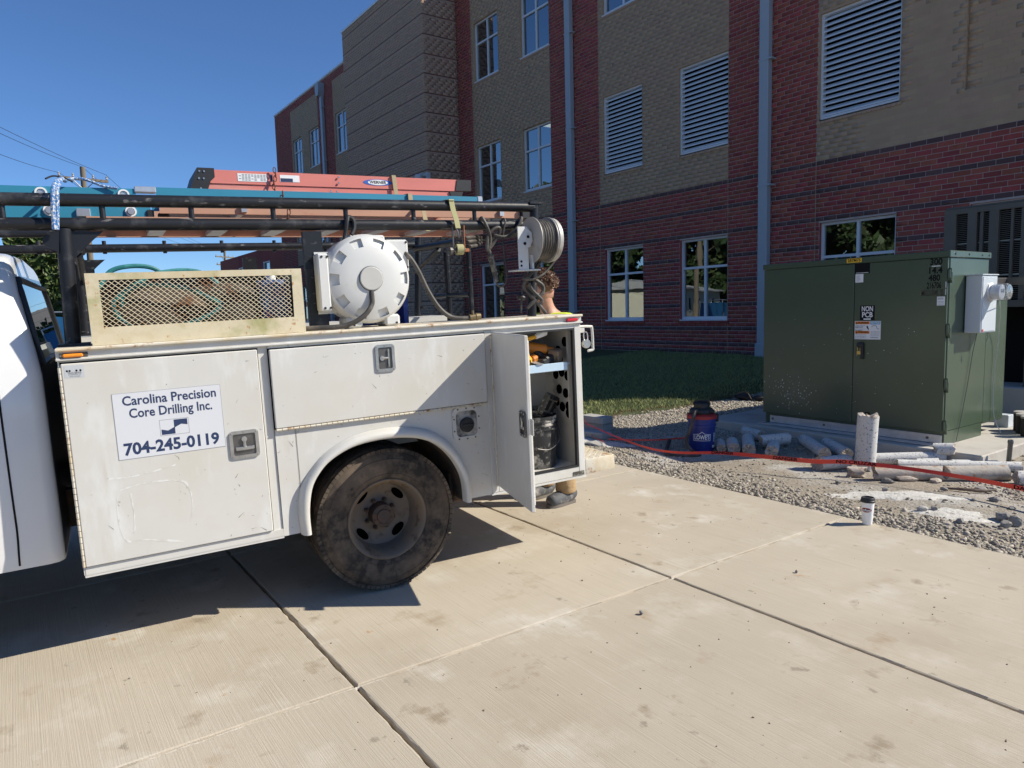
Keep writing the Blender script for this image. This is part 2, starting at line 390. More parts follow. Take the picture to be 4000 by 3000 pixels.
mat('pole_wood', (0.20, 0.165, 0.125), 0.9, var=(8, 0.25, (1, 1, 0.05)))
mat('leaf_dark', (0.035, 0.060, 0.018), 0.6, rnd=0.45, hue=0.03)
mat('leaf_green', (0.065, 0.100, 0.025), 0.6, rnd=0.45, hue=0.03)
mat('wire', (0.03, 0.03, 0.035), 0.6)
mat('insulator', (0.40, 0.40, 0.42), 0.3)
mat('screen_blue', (0.015, 0.13, 0.30), 0.7, var=(2, 0.1))
mat('siding_cream', (0.62, 0.60, 0.48), 0.7)
mat('roof_grey', (0.36, 0.37, 0.38), 0.6)
mat('chiller_grey', (0.125, 0.115, 0.10), 0.5, metal=0.2, var=(4, 0.1))
mat('chiller_coil', (0.018, 0.018, 0.021), 0.5, layers=[((0.06, 0.06, 0.065), 5, 0.45, 0.6, (0.02, 1, 22))])
mat('skin', (0.52, 0.27, 0.19), 0.55, var=(20, 0.06))
mat('hair', (0.15, 0.075, 0.04), 0.5, rnd=0.35)
mat('hivis', (0.62, 0.72, 0.06), 0.75, bump=(60, 0.3, None, 0.004))
mat('pants', (0.40, 0.27, 0.14), 0.9, var=(10, 0.15), bump=(16, 0.8, None, 0.02))
mat('boot', (0.085, 0.088, 0.095), 0.7, layers=[((0.30, 0.28, 0.26), 16, 0.52, 0.68)], bump=(40, 0.4, None, 0.006))
mat('boot_sole', (0.16, 0.14, 0.12), 0.9)
mat('bucket_black', (0.025, 0.025, 0.026), 0.55, layers=[((0.46, 0.43, 0.38), 9, 0.56, 0.63), ((0.18, 0.165, 0.15), 24, 0.52, 0.62)])
mat('bucket_blue', (0.012, 0.030, 0.21), 0.4, layers=[((0.14, 0.15, 0.22), 8, 0.62, 0.74)])
mat('jug_blue', (0.02, 0.06, 0.17), 0.5, var=(8, 0.2))
mat('lid_red', (0.36, 0.03, 0.03), 0.5)
mat('tool_yellow', (0.72, 0.36, 0.02), 0.45)
mat('tool_orange', (0.55, 0.19, 0.02), 0.5)
mat('grimy', (0.06, 0.055, 0.045), 0.7, layers=[((0.24, 0.22, 0.175), 30, 0.52, 0.6)])
mat('bag_dark', (0.035, 0.033, 0.03), 0.9, layers=[((0.075, 0.06, 0.045), 9, 0.5, 0.65)], bump=(25, 0.6, None, 0.01))
mat('wood_block', (0.20, 0.145, 0.10), 0.9, layers=[((0.06, 0.045, 0.035), 22, 0.5, 0.62)])
mat('dark_canvas', (0.045, 0.034, 0.026), 0.9, layers=[((0.085, 0.055, 0.036), 7, 0.5, 0.66)], bump=(25, 0.6, None, 0.01))
mat('interior_grey', (0.42, 0.40, 0.37), 0.6, var=(4, 0.1), layers=[((0.12, 0.11, 0.10), 5, 0.56, 0.75)])
mat('shelf_blue', (0.45, 0.58, 0.70), 0.5)
mat('paper_cup', (0.86, 0.85, 0.83), 0.6)
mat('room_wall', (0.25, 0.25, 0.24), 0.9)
mat('lamp_panel', (0.9, 0.88, 0.8), 0.6, emit=((1.0, 0.90, 0.66), 1.1))
mat('pad_concrete', (0.46, 0.43, 0.385), 0.9, world=True, var=(2, 0.12), layers=[((0.36, 0.32, 0.27), 3, 0.55, 0.75)], bump=(50, 0.35, None, 0.006))
mat('roof_shingle', (0.11, 0.10, 0.10), 0.9, var=(3, 0.15))
mat('rock', (0.27, 0.25, 0.23), 0.9, var=(12, 0.2), layers=[((0.30, 0.20, 0.11), 6, 0.55, 0.68)], bump=(25, 0.6, None, 0.02))
glass_mat('window_glass', (0.30, 0.36, 0.36), 0.24)
glass_mat('cab_glass', (0.10, 0.13, 0.14), 0.10)
mat('meter_glass', (0.95, 0.97, 1.0), 0.03, trans=0.92, ior=1.3)
# ================================================================ SETTING: ground
def S(o): o['kind'] = 'structure'; return o
g = MB().quad((-700, -500, -0.16), (500, -500, -0.16), (500, 700, -0.16), (-700, 700, -0.16)); S(g.build('ground', MATS['dirt'], smooth=False))

# concrete drive: slabs as pieces of the pavement
XJ = [-2.71+2.09*k for k in range(-7, 5)]; YJ = [4.85, 2.99, 1.064, -0.87, -2.80, -4.73, -6.66, -8.6]
pav = MB().box(XJ[0]-0.02, XJ[-1]+0.02, YJ[-1]-0.02, YJ[0]-0.006, -0.155, -0.075).build('concrete_pavement', MATS['undercarriage'], smooth=False)
pav.data.materials[0] = MATS['gravel_bed']; S(pav)
def slab_mesh(x0, x1, y0, y1, gx0, gx1, gy0, gy1, seed):
    """slab with rounded, slightly spalled arrises"""
    rr = random.Random(seed); mb = MB()
    x0 += gx0; x1 -= gx1; y0 += gy0; y1 -= gy1
    def edge(a, b, n):  # jittered outline
        return [Vector(a).lerp(Vector(b), i/n) for i in range(n)]
    n = 40
    per = edge((x0, y0), (x1, y0), n)+edge((x1, y0), (x1, y1), n)+edge((x1, y1), (x0, y1), n)+edge((x0, y1), (x0, y0), n)
    c = Vector(((x0+x1)/2, (y0+y1)/2)); N = len(per)
    def ring(inset, z, j):
        o = []
        for i, p in enumerate(per):
            k = rr.uniform(0, j) if rr.random() > 0.25 else rr.uniform(0, j*2.6)
            q = Vector((min(max(p.x, x0+inset+k), x1-inset-k), min(max(p.y, y0+inset+k), y1-inset-k)))
            o.append((q.x, q.y, z))
        return o
    R1 = ring(0.009, 0.0, 0.0018); R2 = ring(0.0025, -0.003, 0.003); R3 = ring(0.0, -0.014, 0.003); R4 = ring(0.0, -0.11, 0.001)
    mb.add(R1+R2+R3+R4, [list(range(N))]+[(k*N+i, (k+1)*N+i, (k+1)*N+(i+1) % N, k*N+(i+1) % N) for k in range(3) for i in range(N)])
    return mb
for i in range(len(XJ)-1):
    for j in range(len(YJ)-1):
        o = slab_mesh(XJ[i], XJ[i+1], YJ[j+1], YJ[j], 0.005, 0.005, 0.0055, 0.0055 if j else 0.0, i*31+j).build('slab', MATS['concrete'], pav, smooth=True, ang=8)
# joint filler seen as the pale sealed joints across the drive
fl = MB()
for x in XJ[1:-1]:
    n = 160; P = []
    for k in range(n+1):
        y = YJ[-1]+(YJ[0]-YJ[-1])*k/n
        P.append((y, random.uniform(-0.010, -0.003), random.uniform(0.0055, 0.0085)))
    v = []; f = []
    for y, z, h in P: v += [(x-h, y, z-0.01), (x, y, z), (x+h, y, z-0.01)]
    for k in range(n):
        a = k*3; f += [(a, a+1, a+4, a+3), (a+1, a+2, a+5, a+4)]
    fl.add(v, f)
tag(fl.build('joint_filler', mat('joint_fill', (0.50, 0.46, 0.40), 0.9, var=(40, 0.3), bump=(90, 0.8, None, 0.006)), pav), kind='stuff')
# apron of older concrete beyond the new slabs
ap = MB().quad((-120, -60, -0.09), (30, -60, -0.09), (30, 4.7, -0.09), (-120, 4.7, -0.09)).build('drive_apron', MATS['asphalt'], smooth=False); S(ap)

# gravel yard between drive and building
def hgt(x, y):
    b = -0.012 + 0.010*math.sin(1.7*x+0.6)*math.cos(1.3*y) + 0.008*math.sin(4.1*x+2*y)+0.006*math.sin(9.1*y-5*x)
    b += 0.022*max(0, 1-((x+2.6)**2/1.2+(y-5.9)**2/0.2)) - 0.012*max(0, 1-(y-4.85)/0.10)
    if y > 10.0: b += min(0.25, 0.06*(y-10.0))
    return b
def grid_sheet(name, xs, ys, hf, m):
    V = [(x, y, hf(x, y)) for y in ys for x in xs]; nx = len(xs)
    F = [(j*nx+i, j*nx+i+1, (j+1)*nx+i+1, (j+1)*nx+i) for j in range(len(ys)-1) for i in range(nx-1)]
    return np_mesh(name, V, F, m, smooth=True)
S(grid_sheet('gravel_yard', list(np.linspace(-7.62, 8, 130)), list(np.linspace(4.85, 14.95, 90)), hgt, MATS['gravel_bed']))
# lawn rising to the wall
def lawn_h(x, y):
    e = min(1.0, max(0.0, (-7.42-x)/0.5))
    t = max(0.0, y-7.5)/7.4
    return -0.01 + e*(0.05+0.27*t) + e*0.012*math.sin(2.3*x)*math.cos(1.9*y) + 0.006*math.sin(7*x+5*y)*e
S(grid_sheet('lawn', sorted(set(list(np.linspace(-75, -14, 40))+list(np.linspace(-14, -7.42, 60)))), list(np.linspace(4.88, 14.95, 50)), lawn_h, MATS['lawn_soil']))

# ---- grass blades (stuff)
def blades(name, n, xr, yr, hmin, hmax, hf, m, edge=None, wd=0.006):
    x = RNG.uniform(*xr, n); y = RNG.uniform(*yr, n)
    if edge is not None:
        k = edge(x, y); x, y = x[k], y[k]; n = len(x)
    z = np.array([hf(a, b) for a, b in zip(x, y)]); h = RNG.uniform(hmin, hmax, n); a = RNG.uniform(0, 6.283, n)
    lx, ly = RNG.normal(0, 0.5, n)*h, RNG.normal(0, 0.5, n)*h
    wd_ = RNG.uniform(0.6, 1.3, n)*wd
    V = np.empty((n, 3, 3)); dx, dy = np.cos(a)*wd_, np.sin(a)*wd_
    V[:, 0] = np.stack([x-dx, y-dy, z-0.004], 1); V[:, 1] = np.stack([x+dx, y+dy, z-0.004], 1); V[:, 2] = np.stack([x+lx, y+ly, z+h], 1)
    o = np_mesh(name, V.reshape(-1, 3), np.arange(n*3).reshape(-1, 3), m)
    return o
def ledge(x, y): return x < -7.52+0.07*np.sin(3.1*y)+0.04*np.sin(9*y+1)
gr = blades('grass', 95000, (-14.5, -7.40), (4.9, 14.85), 0.025, 0.06, lawn_h, MATS['grass_blade'], ledge)
tag(gr, 'short green lawn grass between gravel and brick school wall', 'grass', kind='stuff')
dg_ = blades('dead_grass', 9000, (-7.75, -7.36), (4.9, 12.5), 0.015, 0.05, lawn_h, MATS['dead_grass'], lambda x, y: np.abs(x+7.52-0.07*np.sin(3.1*y)-0.04*np.sin(9*y+1)) < np.abs(RNG.normal(0, 0.06, len(x))), 0.004)
tag(dg_, 'straw-brown dry grass fringe along the lawn edge', 'dry grass', kind='stuff')

# ---- gravel stones (stuff)
def stone_field(name, x, y, z, s, m):
    n = len(x)
    t = (1+5**0.5)/2
    ico = np.array([(-1, t, 0), (1, t, 0), (-1, -t, 0), (1, -t, 0), (0, -1, t), (0, 1, t), (0, -1, -t), (0, 1, -t), (t, 0, -1), (t, 0, 1), (-t, 0, -1), (-t, 0, 1)])/1.902
    IF = np.array([(0, 11, 5), (0, 5, 1), (0, 1, 7), (0, 7, 10), (0, 10, 11), (1, 5, 9), (5, 11, 4), (11, 10, 2), (10, 7, 6), (7, 1, 8), (3, 9, 4), (3, 4, 2), (3, 2, 6), (3, 6, 8), (3, 8, 9), (4, 9, 5), (2, 4, 11), (6, 2, 10), (8, 6, 7), (9, 8, 1)])
    P = ico[None]*(1+RNG.uniform(-0.28, 0.28, (n, 12, 1)))
    P = P*np.stack([RNG.uniform(0.7, 1.4, n), RNG.uniform(0.6, 1.0, n), RNG.uniform(0.4, 0.75, n)], 1)[:, None]
    a = RNG.uniform(0, 6.283, n); b = RNG.normal(0, 0.35, n)
    ca, sa, cb, sb = np.cos(a), np.sin(a), np.cos(b), np.sin(b)
    X, Y, Z = P[..., 0], P[..., 1], P[..., 2]
    X, Z = X*cb[:, None]-Z*sb[:, None], X*sb[:, None]+Z*cb[:, None]
    X, Y = X*ca[:, None]-Y*sa[:, None], X*sa[:, None]+Y*ca[:, None]
    V = np.stack([X*s[:, None]+x[:, None], Y*s[:, None]+y[:, None], Z*s[:, None]+z[:, None]], -1).reshape(-1, 3)
    F = (IF[None]+(np.arange(n)*12)[:, None, None]).reshape(-1, 3)
    return np_mesh(name, V, F, m)
def field(n, xr, yr, smin, smax, dens):
    x = RNG.uniform(*xr, n); y = RNG.uniform(*yr, n); k = RNG.uniform(0, 1, n) < dens(x, y); x, y = x[k], y[k]; n = len(x)
    s = smin+(smax-smin)*RNG.beta(1.3, 3.2, n)
    z = np.array([hgt(a, b) for a, b in zip(x, y)])+s*0.18
    return x, y, z, s
def dens(x, y):
    e = np.exp(-((y-4.85)/0.33)**2)                                  # loose stones along the slab edge
    lawnside = np.exp(-((x+6.9)/1.0)**2)*(y > 5.6)
    back = (y > 7.3)*(x < -5.3)*0.9
    dirt = np.exp(-((x+2.7)**2/0.9+(y-5.75)**2/0.14))+0.75*np.exp(-((x+3.8)**2/1.4+(y-6.0)**2/0.18))
    right = 0.6*np.exp(-((x+1.2)**2/0.5))
    d = 0.30+0.9*e+0.8*lawnside+back+right-0.75*dirt*(1-e)
    pad = (x > -6.05)*(x < -2.8)*(y > 7.3)
    return np.where(pad, 0, np.clip(d, 0.05, 1))
a = field(42000, (-7.5, -0.6), (4.875, 7.6), 0.005, 0.024, dens); b_ = field(9000, (-7.5, -5.2), (7.3, 11.5), 0.010, 0.032, dens)
c_ = field(5500, (-7.4, -0.8), (4.875, 5.35), 0.009, 0.032, lambda x, y: 0.9*np.exp(-((y-4.85)/0.22)**2)); d_ = field(3000, (-3.0, 1.0), (7.0, 11), 0.012, 0.035, lambda x, y: (x > -2.75)*1.0)
arr = [np.concatenate(q) for q in zip(a, b_, c_, d_)]
gs = stone_field('gravel', *arr, MATS['gravel_stone']); tag(gs, 'loose grey crushed stone spread over the yard behind the drive', 'gravel', kind='stuff')
# crumbs and grit lying on the drive
n = 420; x = RNG.uniform(-7, -0.8, n); y = RNG.uniform(0.2, 4.8, n); s = 0.002+0.0065*RNG.beta(1, 4, n)
gt = stone_field('grit', x, y, 0.3*s, s, mat('grit_stone', (0.16, 0.12, 0.085), 0.9, rnd=0.5)); tag(gt, 'scattered grit and crumbs on the concrete drive', 'grit', kind='stuff')
# pieces in the open joint
n = 260; y = RNG.choice([1.064, 2.99, -0.87], n); x = RNG.uniform(-5, 0.5, n); s = RNG.uniform(0.002, 0.006, n)
jt = stone_field('joint_grit', x, y+RNG.normal(0, 0.003, n), np.full(n, -0.03)-0.02*RNG.uniform(0, 1, n), s, MATS['gravel_stone']); tag(jt, 'small stones caught in the open slab joints', 'grit', kind='stuff')

def rock(name, label, loc, r, m='rock', sc=(1, 1, 0.7), seed=0, cat='rock', group=None):
    rr = random.Random(seed); bm = bmesh.new(); bmesh.ops.create_icosphere(bm, subdivisions=2, radius=r)
    ax = [Vector((rr.gauss(0, 1), rr.gauss(0, 1), rr.gauss(0, 1))).normalized() for _ in range(9)]
    for v in bm.verts:
        for q in ax:
            d = v.co.dot(q)-r*0.62
            if d > 0: v.co -= q*d*0.85
        v.co *= 1+rr.uniform(-0.05, 0.05)
        v.co = Vector((v.co.x*sc[0], v.co.y*sc[1], v.co.z*sc[2]))
    mz = min(v.co.z for v in bm.verts)
    for v in bm.verts: v.co.z -= mz
    me = bpy.data.meshes.new(name); bm.to_mesh(me); bm.free(); me.materials.append(MATS[m])
    o = bpy.data.objects.new(name, me); COL.objects.link(o); o.location = (loc[0], loc[1], loc[2] if len(loc) > 2 else hgt(loc[0], loc[1])-r*0.12)
    o.rotation_euler = (0, 0, rr.uniform(0, 6)); return tag(o, label, cat, group)

# ================================================================ SCHOOL BUILDING
YF = 14.92; CH = 0.1018; BL = 0.305; ZB = 4.69-44*CH      # a course line falls at 4.69 m
X_L, X_R, Z_T = -47.1, -2.96, 14.40
BO = Vector((-20.0, YF, 0.2))
bld = thing('school_building', 'three-storey red and tan brick school building with blue-grey window frames', 'building', BO)
def bb(mb, name, m, parent=bld, **k): return mb.build(name, MATS[m], parent, shift=BO, **k)
BAYS = [(-44.05, -39.45), (-37.15, -32.5), (-23.36, -18.66), (-16.34, -11.62), (-9.24, -4.52)]
WIN, LOUV, PANEL = [], [], []
for (b0, b1) in BAYS:
    for fl_, (z0, z1) in enumerate(((1.21, 3.33), (5.66, 7.75), (10.12, 12.20))):
        for k, (x0, x1) in enumerate(((b0+0.20, b0+1.78), (b1-1.57, b1-0.01))):
            if b0 == -37.15 and k == 1: continue
            if b0 in (-16.34,) and fl_ == 1: LOUV.append((x0-0.02, x1, 5.58, 7.80))
            elif b0 == -9.24 and fl_ == 1:
                if k == 0: LOUV.append((b0+0.04, x1, 5.58, 7.80))
                else: PANEL.append((b0+2.98, b1-0.05, 5.45, 7.80))
            else: WIN.append((x0 if b0 != -9.24 or k else b0+0.10, x1, z0, z1))
OPEN = WIN+LOUV
def seg_rows(xa, xb, za, zb, style):
    """yield bricks (x0,x1,z0,z1,kind)"""
    k0 = int(round((za-ZB)/CH)); k1 = int(math.floor((zb-ZB)/CH+1e-6))
    for k in range(k0, k1):
        z0 = ZB+k*CH; zc = z0+CH/2
        cuts = [xa, xb]; kindf = None
        if style == 'main':
            for b in BAYS:
                cuts += [c for c in b if xa < c < xb]
        holes = [(o[0], o[1]) for o in OPEN if style == 'main' and o[2]-0.11 < zc < o[3]+0.0]
        pan = [p for p in PANEL if style == 'main' and p[2] < zc < p[3]]
        for h in holes: cuts += list(h)
        for p in pan: cuts += [p[0], p[1]]
        cuts = sorted(c for c in set(cuts) if xa-1e-6 <= c <= xb+1e-6); off = (k % 3)*BL/3
        for c0, c1 in zip(cuts[:-1], cuts[1:]):
            cm = (c0+c1)/2
            if any(h[0]-1e-4 < cm < h[1]+1e-4 for h in holes): continue
            if style == 'tower': kd = 'taupe'
            else:
                inb = any(b[0] < cm < b[1] for b in BAYS)
                kd = 'red'
                if zc < 4.69: kd = 'dark' if (43-k) % 6 == 0 or k < 6 and k % 3 == 0 else 'red'
                elif zc < 13.95 and inb: kd = 'tan'
            rec = 0.05 if any(p[0] < cm < p[1] for p in pan) else 0.0
            x = math.floor((c0-off)/BL)*BL+off
            while x < c1:
                a_, b2 = max(x, c0), min(x+BL, c1)
                if b2-a_ > 0.015: yield (a_, b2, z0, z0+CH, kd, rec)
                x += BL
J = 0.0056
def brick_arrays(lst, ymap, dj_=0.0015):
    n = len(lst); A = np.array([l[:4] for l in lst]); dj = RNG.uniform(-dj_, dj_, n)
    rec = np.array([l[5] for l in lst])
    x0, x1, z0, z1 = A[:, 0]+J, A[:, 1]-J, A[:, 2]+J, A[:, 3]-J
    yf = dj+rec; yb = yf+0.03
    P = np.stack([np.stack([x, y, z], 1) for y in (yf, yb) for z in (z0, z1) for x in (x0, x1)], 1)   # n,8,3 ; y,z,x
    if ymap: P = ymap(P)
    F = np.array([(0, 1, 3, 2), (0, 2, 6, 4), (1, 5, 7, 3), (2, 3, 7, 6), (0, 4, 5, 1)])
    return P.reshape(-1, 3), (F[None]+(np.arange(n)*8)[:, None, None]).reshape(-1, 4)
ym_main = lambda P: P+np.array([-BO.x, YF-BO.y, -BO.z])
allb = list(seg_rows(X_L, -32.0, ZB, Z_T, 'main'))+list(seg_rows(-24.4, X_R, ZB, Z_T, 'main'))
# the 300 bricks that show largest are single pieces, sharing a mesh per length and colour
def show(b):
    u_, v_, z_ = pix(((b[0]+b[1])/2, YF, (b[2]+b[3])/2))
    ok = 0 < u_ < 4000 and 0 < v_ < 3000 and z_ > 0 and not (u_ > 3690 and v_ > 780) and not (u_ > 2980 and v_ > 985) and b[1]-b[0] > 0.2
    return (b[1]-b[0])/z_ if ok else 0
big = set(sorted(range(len(allb)), key=lambda i: -show(allb[i]))[:300])
one = {}
BM_ = {'red': 'brick_red', 'dark': 'brick_dark', 'tan': 'brick_tan', 'taupe': 'brick_taupe'}
for i in sorted(big):
    b = allb[i]; k = (round(b[1]-b[0], 3), b[4])
    if k not in one:
        V, F = brick_arrays([(0, b[1]-b[0], 0, CH, b[4], 0.0)], None)
        me = bpy.data.meshes.new('brick'); me.from_pydata([tuple(p) for p in V], [], [tuple(f) for f in F]); me.materials.append(MATS[BM_[b[4]]]); one[k] = me
    o = bpy.data.objects.new('brick', one[k]); COL.objects.link(o); o.parent = bld; o.location = (b[0]-BO.x, b[5]+random.uniform(-1, 1)*(0.0004 if b[4] == 'tan' else 0.0012), b[2]-BO.z)
for kd, nm in (('red', 'red_brickwork'), ('dark', 'dark_brick_bands'), ('tan', 'tan_brickwork')):
    V, F = brick_arrays([b for i, b in enumerate(allb) if b[4] == kd and i not in big], ym_main, 0.0004 if kd == 'tan' else 0.0012)
    o = np_mesh(nm, V, F, MATS[BM_[kd]], bld); o['kind'] = 'stuff'
# mortar wall (rectangles between openings)
def wall_cells(mb, xa, xb, za, zb, openings, y):
    xs = sorted(set([xa, xb]+[c for o in openings for c in o[:2] if xa < c < xb])); zs = sorted(set([za, zb]+[c for o in openings for c in o[2:4] if za < c < zb]))
    for i in range(len(xs)-1):
        for j in range(len(zs)-1):
            cx, cz = (xs[i]+xs[i+1])/2, (zs[j]+zs[j+1])/2
            if any(o[0] < cx < o[1] and o[2] < cz < o[3] for o in openings): continue
            mb.quad((xs[i], y, zs[j]), (xs[i+1], y, zs[j]), (xs[i+1], y, zs[j+1]), (xs[i], y, zs[j+1]))
    return mb
ops = [(o[0], o[1], o[2]-0.10, o[3]) for o in OPEN]; pns = [(p[0], p[1], p[2], p[3]) for p in PANEL]
m_red = MB()
edges = [X_L]+[c for b in BAYS for c in b]+[X_R]
wall_cells(m_red, X_L, X_R, -0.2, 4.69, ops, YF+0.0045); wall_cells(m_red, X_L, X_R, 13.95, Z_T, [], YF+0.0045)
for i in range(len(edges)-1):
    if i % 2 == 0: wall_cells(m_red, edges[i], edges[i+1], 4.69, 13.95, ops+pns, YF+0.0045); continue
    m_tan = wall_cells(MB(), edges[i], edges[i+1], 4.69, 13.95, ops+pns, YF+0.0014)
    for p in PANEL:
        if not edges[i] < p[0] < edges[i+1]: continue
        m_tan.quad((p[0], YF+0.053, p[2]), (p[1], YF+0.053, p[2]), (p[1], YF+0.053, p[3]), (p[0], YF+0.053, p[3]))
        m_tan.quad((p[0], YF, p[2]), (p[0], YF+0.06, p[2]), (p[0], YF+0.06, p[3]), (p[0], YF, p[3])); m_tan.quad((p[0], YF, p[2]), (p[1], YF, p[2]), (p[1], YF+0.06, p[2]), (p[0], YF+0.06, p[2]))
    bb(m_tan, 'tan_mortar_wall', 'mortar_tan', smooth=False, recalc=False)
bb(m_red, 'red_mortar_wall', 'mortar_red', smooth=False, recalc=False)
# end wall, roof, parapet cap
bb(MB().box(X_R-0.03, X_R-0.0045, YF+0.03, YF+22, -0.2, Z_T), 'end_wall', 'mortar_red', smooth=False)
eb = [(*b[:4], 'red', 0.0) for b in seg_rows(0.031, 22.0, ZB, Z_T, 'tower')]
def ym_end(P):
    Q = np.empty_like(P); Q[..., 0] = X_R-P[..., 1]-BO.x; Q[..., 1] = YF+P[..., 0]-BO.y; Q[..., 2] = P[..., 2]-BO.z; return Q
V, F = brick_arrays(eb, ym_end); o = np_mesh('end_brickwork', V, F, MATS['brick_red'], bld); o['kind'] = 'stuff'
bb(MB().box(X_L, X_L+0.02, YF+0.03, YF+22, -0.2, Z_T), 'end_wall', 'brick_red', smooth=False)
bb(MB().box(X_L+0.02, X_R-0.02, YF+0.3, YF+22, Z_T-0.6, Z_T-0.5), 'roof', 'roof_grey', smooth=False)
bb(MB().box(X_L-0.04, -32.02, YF-0.04, YF+0.3, Z_T, Z_T+0.10, 0.01).box(-24.38, X_R+0.04, YF-0.04, YF+0.3, Z_T, Z_T+0.10, 0.01), 'parapet_cap', 'alu_blue')
# tower bay
TX0, TX1, TY, TZ = -32.0, -24.40, 13.45, 14.42
tb = list(seg_rows(TX0, TX1, ZB, TZ, 'tower'))
def tower_rev(l): return [b for b in l if not any(abs((b[2]+b[3])/2-z) < CH*0.45 for z in TREV)]
TREV = [ZB+CH*(k+0.5) for k in range(10, 140, 7)]
V, F = brick_arrays(tower_rev(tb), lambda P: P+np.array([-BO.x, TY-BO.y, -BO.z]), 0.0003); o = np_mesh('tower_brickwork', V, F, MATS['brick_taupe'], bld); o['kind'] = 'stuff'
sb = list(seg_rows(0, YF-TY, ZB, TZ, 'tower'))
def ym_side(P):
    Q = np.empty_like(P); Q[..., 0] = TX1-P[..., 1]-BO.x; Q[..., 1] = TY+P[..., 0]-BO.y; Q[..., 2] = P[..., 2]-BO.z; return Q
V, F = brick_arrays(tower_rev(sb), ym_side, 0.0003); o = np_mesh('tower_brickwork', V, F, MATS['brick_taupe'], bld); o['kind'] = 'stuff'
bb(MB().box(TX0+0.0012, TX1-0.0012, TY+0.0012, YF-0.002, -0.2, TZ-0.01), 'tower_core', 'mortar_taupe', smooth=False)
bb(MB().box(TX0-0.04, TX1+0.04, TY-0.04, YF+0.2, TZ, TZ+0.10, 0.01), 'tower_cap', 'alu_blue')
for z in TREV:
    bb(MB().box(TX0+0.001, TX1-0.002, TY+0.0002, TY+0.0009, z+CH*0.13, z+CH*0.5).box(TX1-0.0009, TX1-0.0002, TY+0.002, YF-0.002, z+CH*0.13, z+CH*0.5), 'reveal_joint', 'brick_dark', smooth=False)
    bb(MB().box(TX0, TX1-0.018, TY+0.0004, TY+0.0010, z-CH*0.5, z+CH*0.12).box(TX1-0.0010, TX1-0.0004, TY+0.015, YF, z-CH*0.5, z+CH*0.12), 'reveal_course', 'brick_taupe', smooth=False)
# windows
def window(x0, x1, z0, z1):
    y = YF+0.085; f = 0.055; xm = (x0+x1)/2; zt = z0+(z1-z0)*0.645
    mb = MB()
    mb.box(x0, x0+f, y, y+0.1, z0, z1).box(x1-f, x1, y, y+0.1, z0, z1).box(x0+f, x1-f, y, y+0.1, z0, z0+f+0.02).box(x0+f, x1-f, y, y+0.1, z1-f, z1)
    mb.box(xm-0.03, xm+0.03, y+0.004, y+0.1, z0+f+0.02, z1-f).box(x0+f, xm-0.03, y+0.002, y+0.1, zt-0.03, zt+0.03).box(xm+0.03, x1-f, y+0.002, y+0.1, zt-0.03, zt+0.03)
    mb.box(x0-0.01, x1+0.01, YF-0.012, y+0.02, z0-0.035, z0-0.001)
    wo = bb(mb, 'window', 'alu_blue', smooth=False)
    for (a0, a1) in ((x0+f, xm-0.03), (xm+0.03, x1-f)):
        for (c0, c1) in ((z0+f+0.02, zt-0.03), (zt+0.03, z1-f)):
            tilt = random.uniform(-0.0022, 0.0022)
            MB().quad((a0, y+0.05, c0), (a1, y+0.05+tilt, c0), (a1, y+0.05+tilt, c1), (a0, y+0.05, c1)).build('pane', MATS['window_glass'], wo, smooth=False, shift=BO, recalc=False)
def reveals(x0, x1, z0, z1, kind):
    mb = MB(); d = YF+0.20
    mb.quad((x0, YF+0.004, z0), (x0, d, z0), (x0, d, z1), (x0, YF+0.004, z1)); mb.quad((x1, YF+0.004, z0), (x1, YF+0.004, z1), (x1, d, z1), (x1, d, z0))
    mb.quad((x0, YF+0.004, z1), (x0, d, z1), (x1, d, z1), (x1, YF+0.004, z1)); mb.quad((x0, YF+0.03, z0-0.08), (x1, YF+0.03, z0-0.08), (x1, d, z0-0.08), (x0, d, z0-0.08))
    bb(mb, 'window_reveal', 'brick_red' if kind == 'r' else 'brick_tan', smooth=False, recalc=False)
def sill(x0, x1, z, kind):
    n = max(3, int(round((x1-x0+0.1)/0.102))); st = (x1-x0+0.1)/n; mb = MB()
    for i in range(n):
        a = x0-0.05+i*st
        mb.prism([(YF-0.022, z-0.105), (YF+0.09, z-0.105), (YF+0.09, z-0.036), (YF-0.022, z-0.048)], lambda p, q, d: (d, p, q), a+0.004, a+st-0.004)
    bb(mb, 'window_sill', 'brick_red' if kind == 'r' else 'brick_taupe', smooth=False)
for (x0, x1, z0, z1) in WIN:
    k = 'r' if z0 < 4 else 't'; window(x0, x1, z0, z1); reveals(x0, x1, z0, z1, k); sill(x0, x1, z0, k)
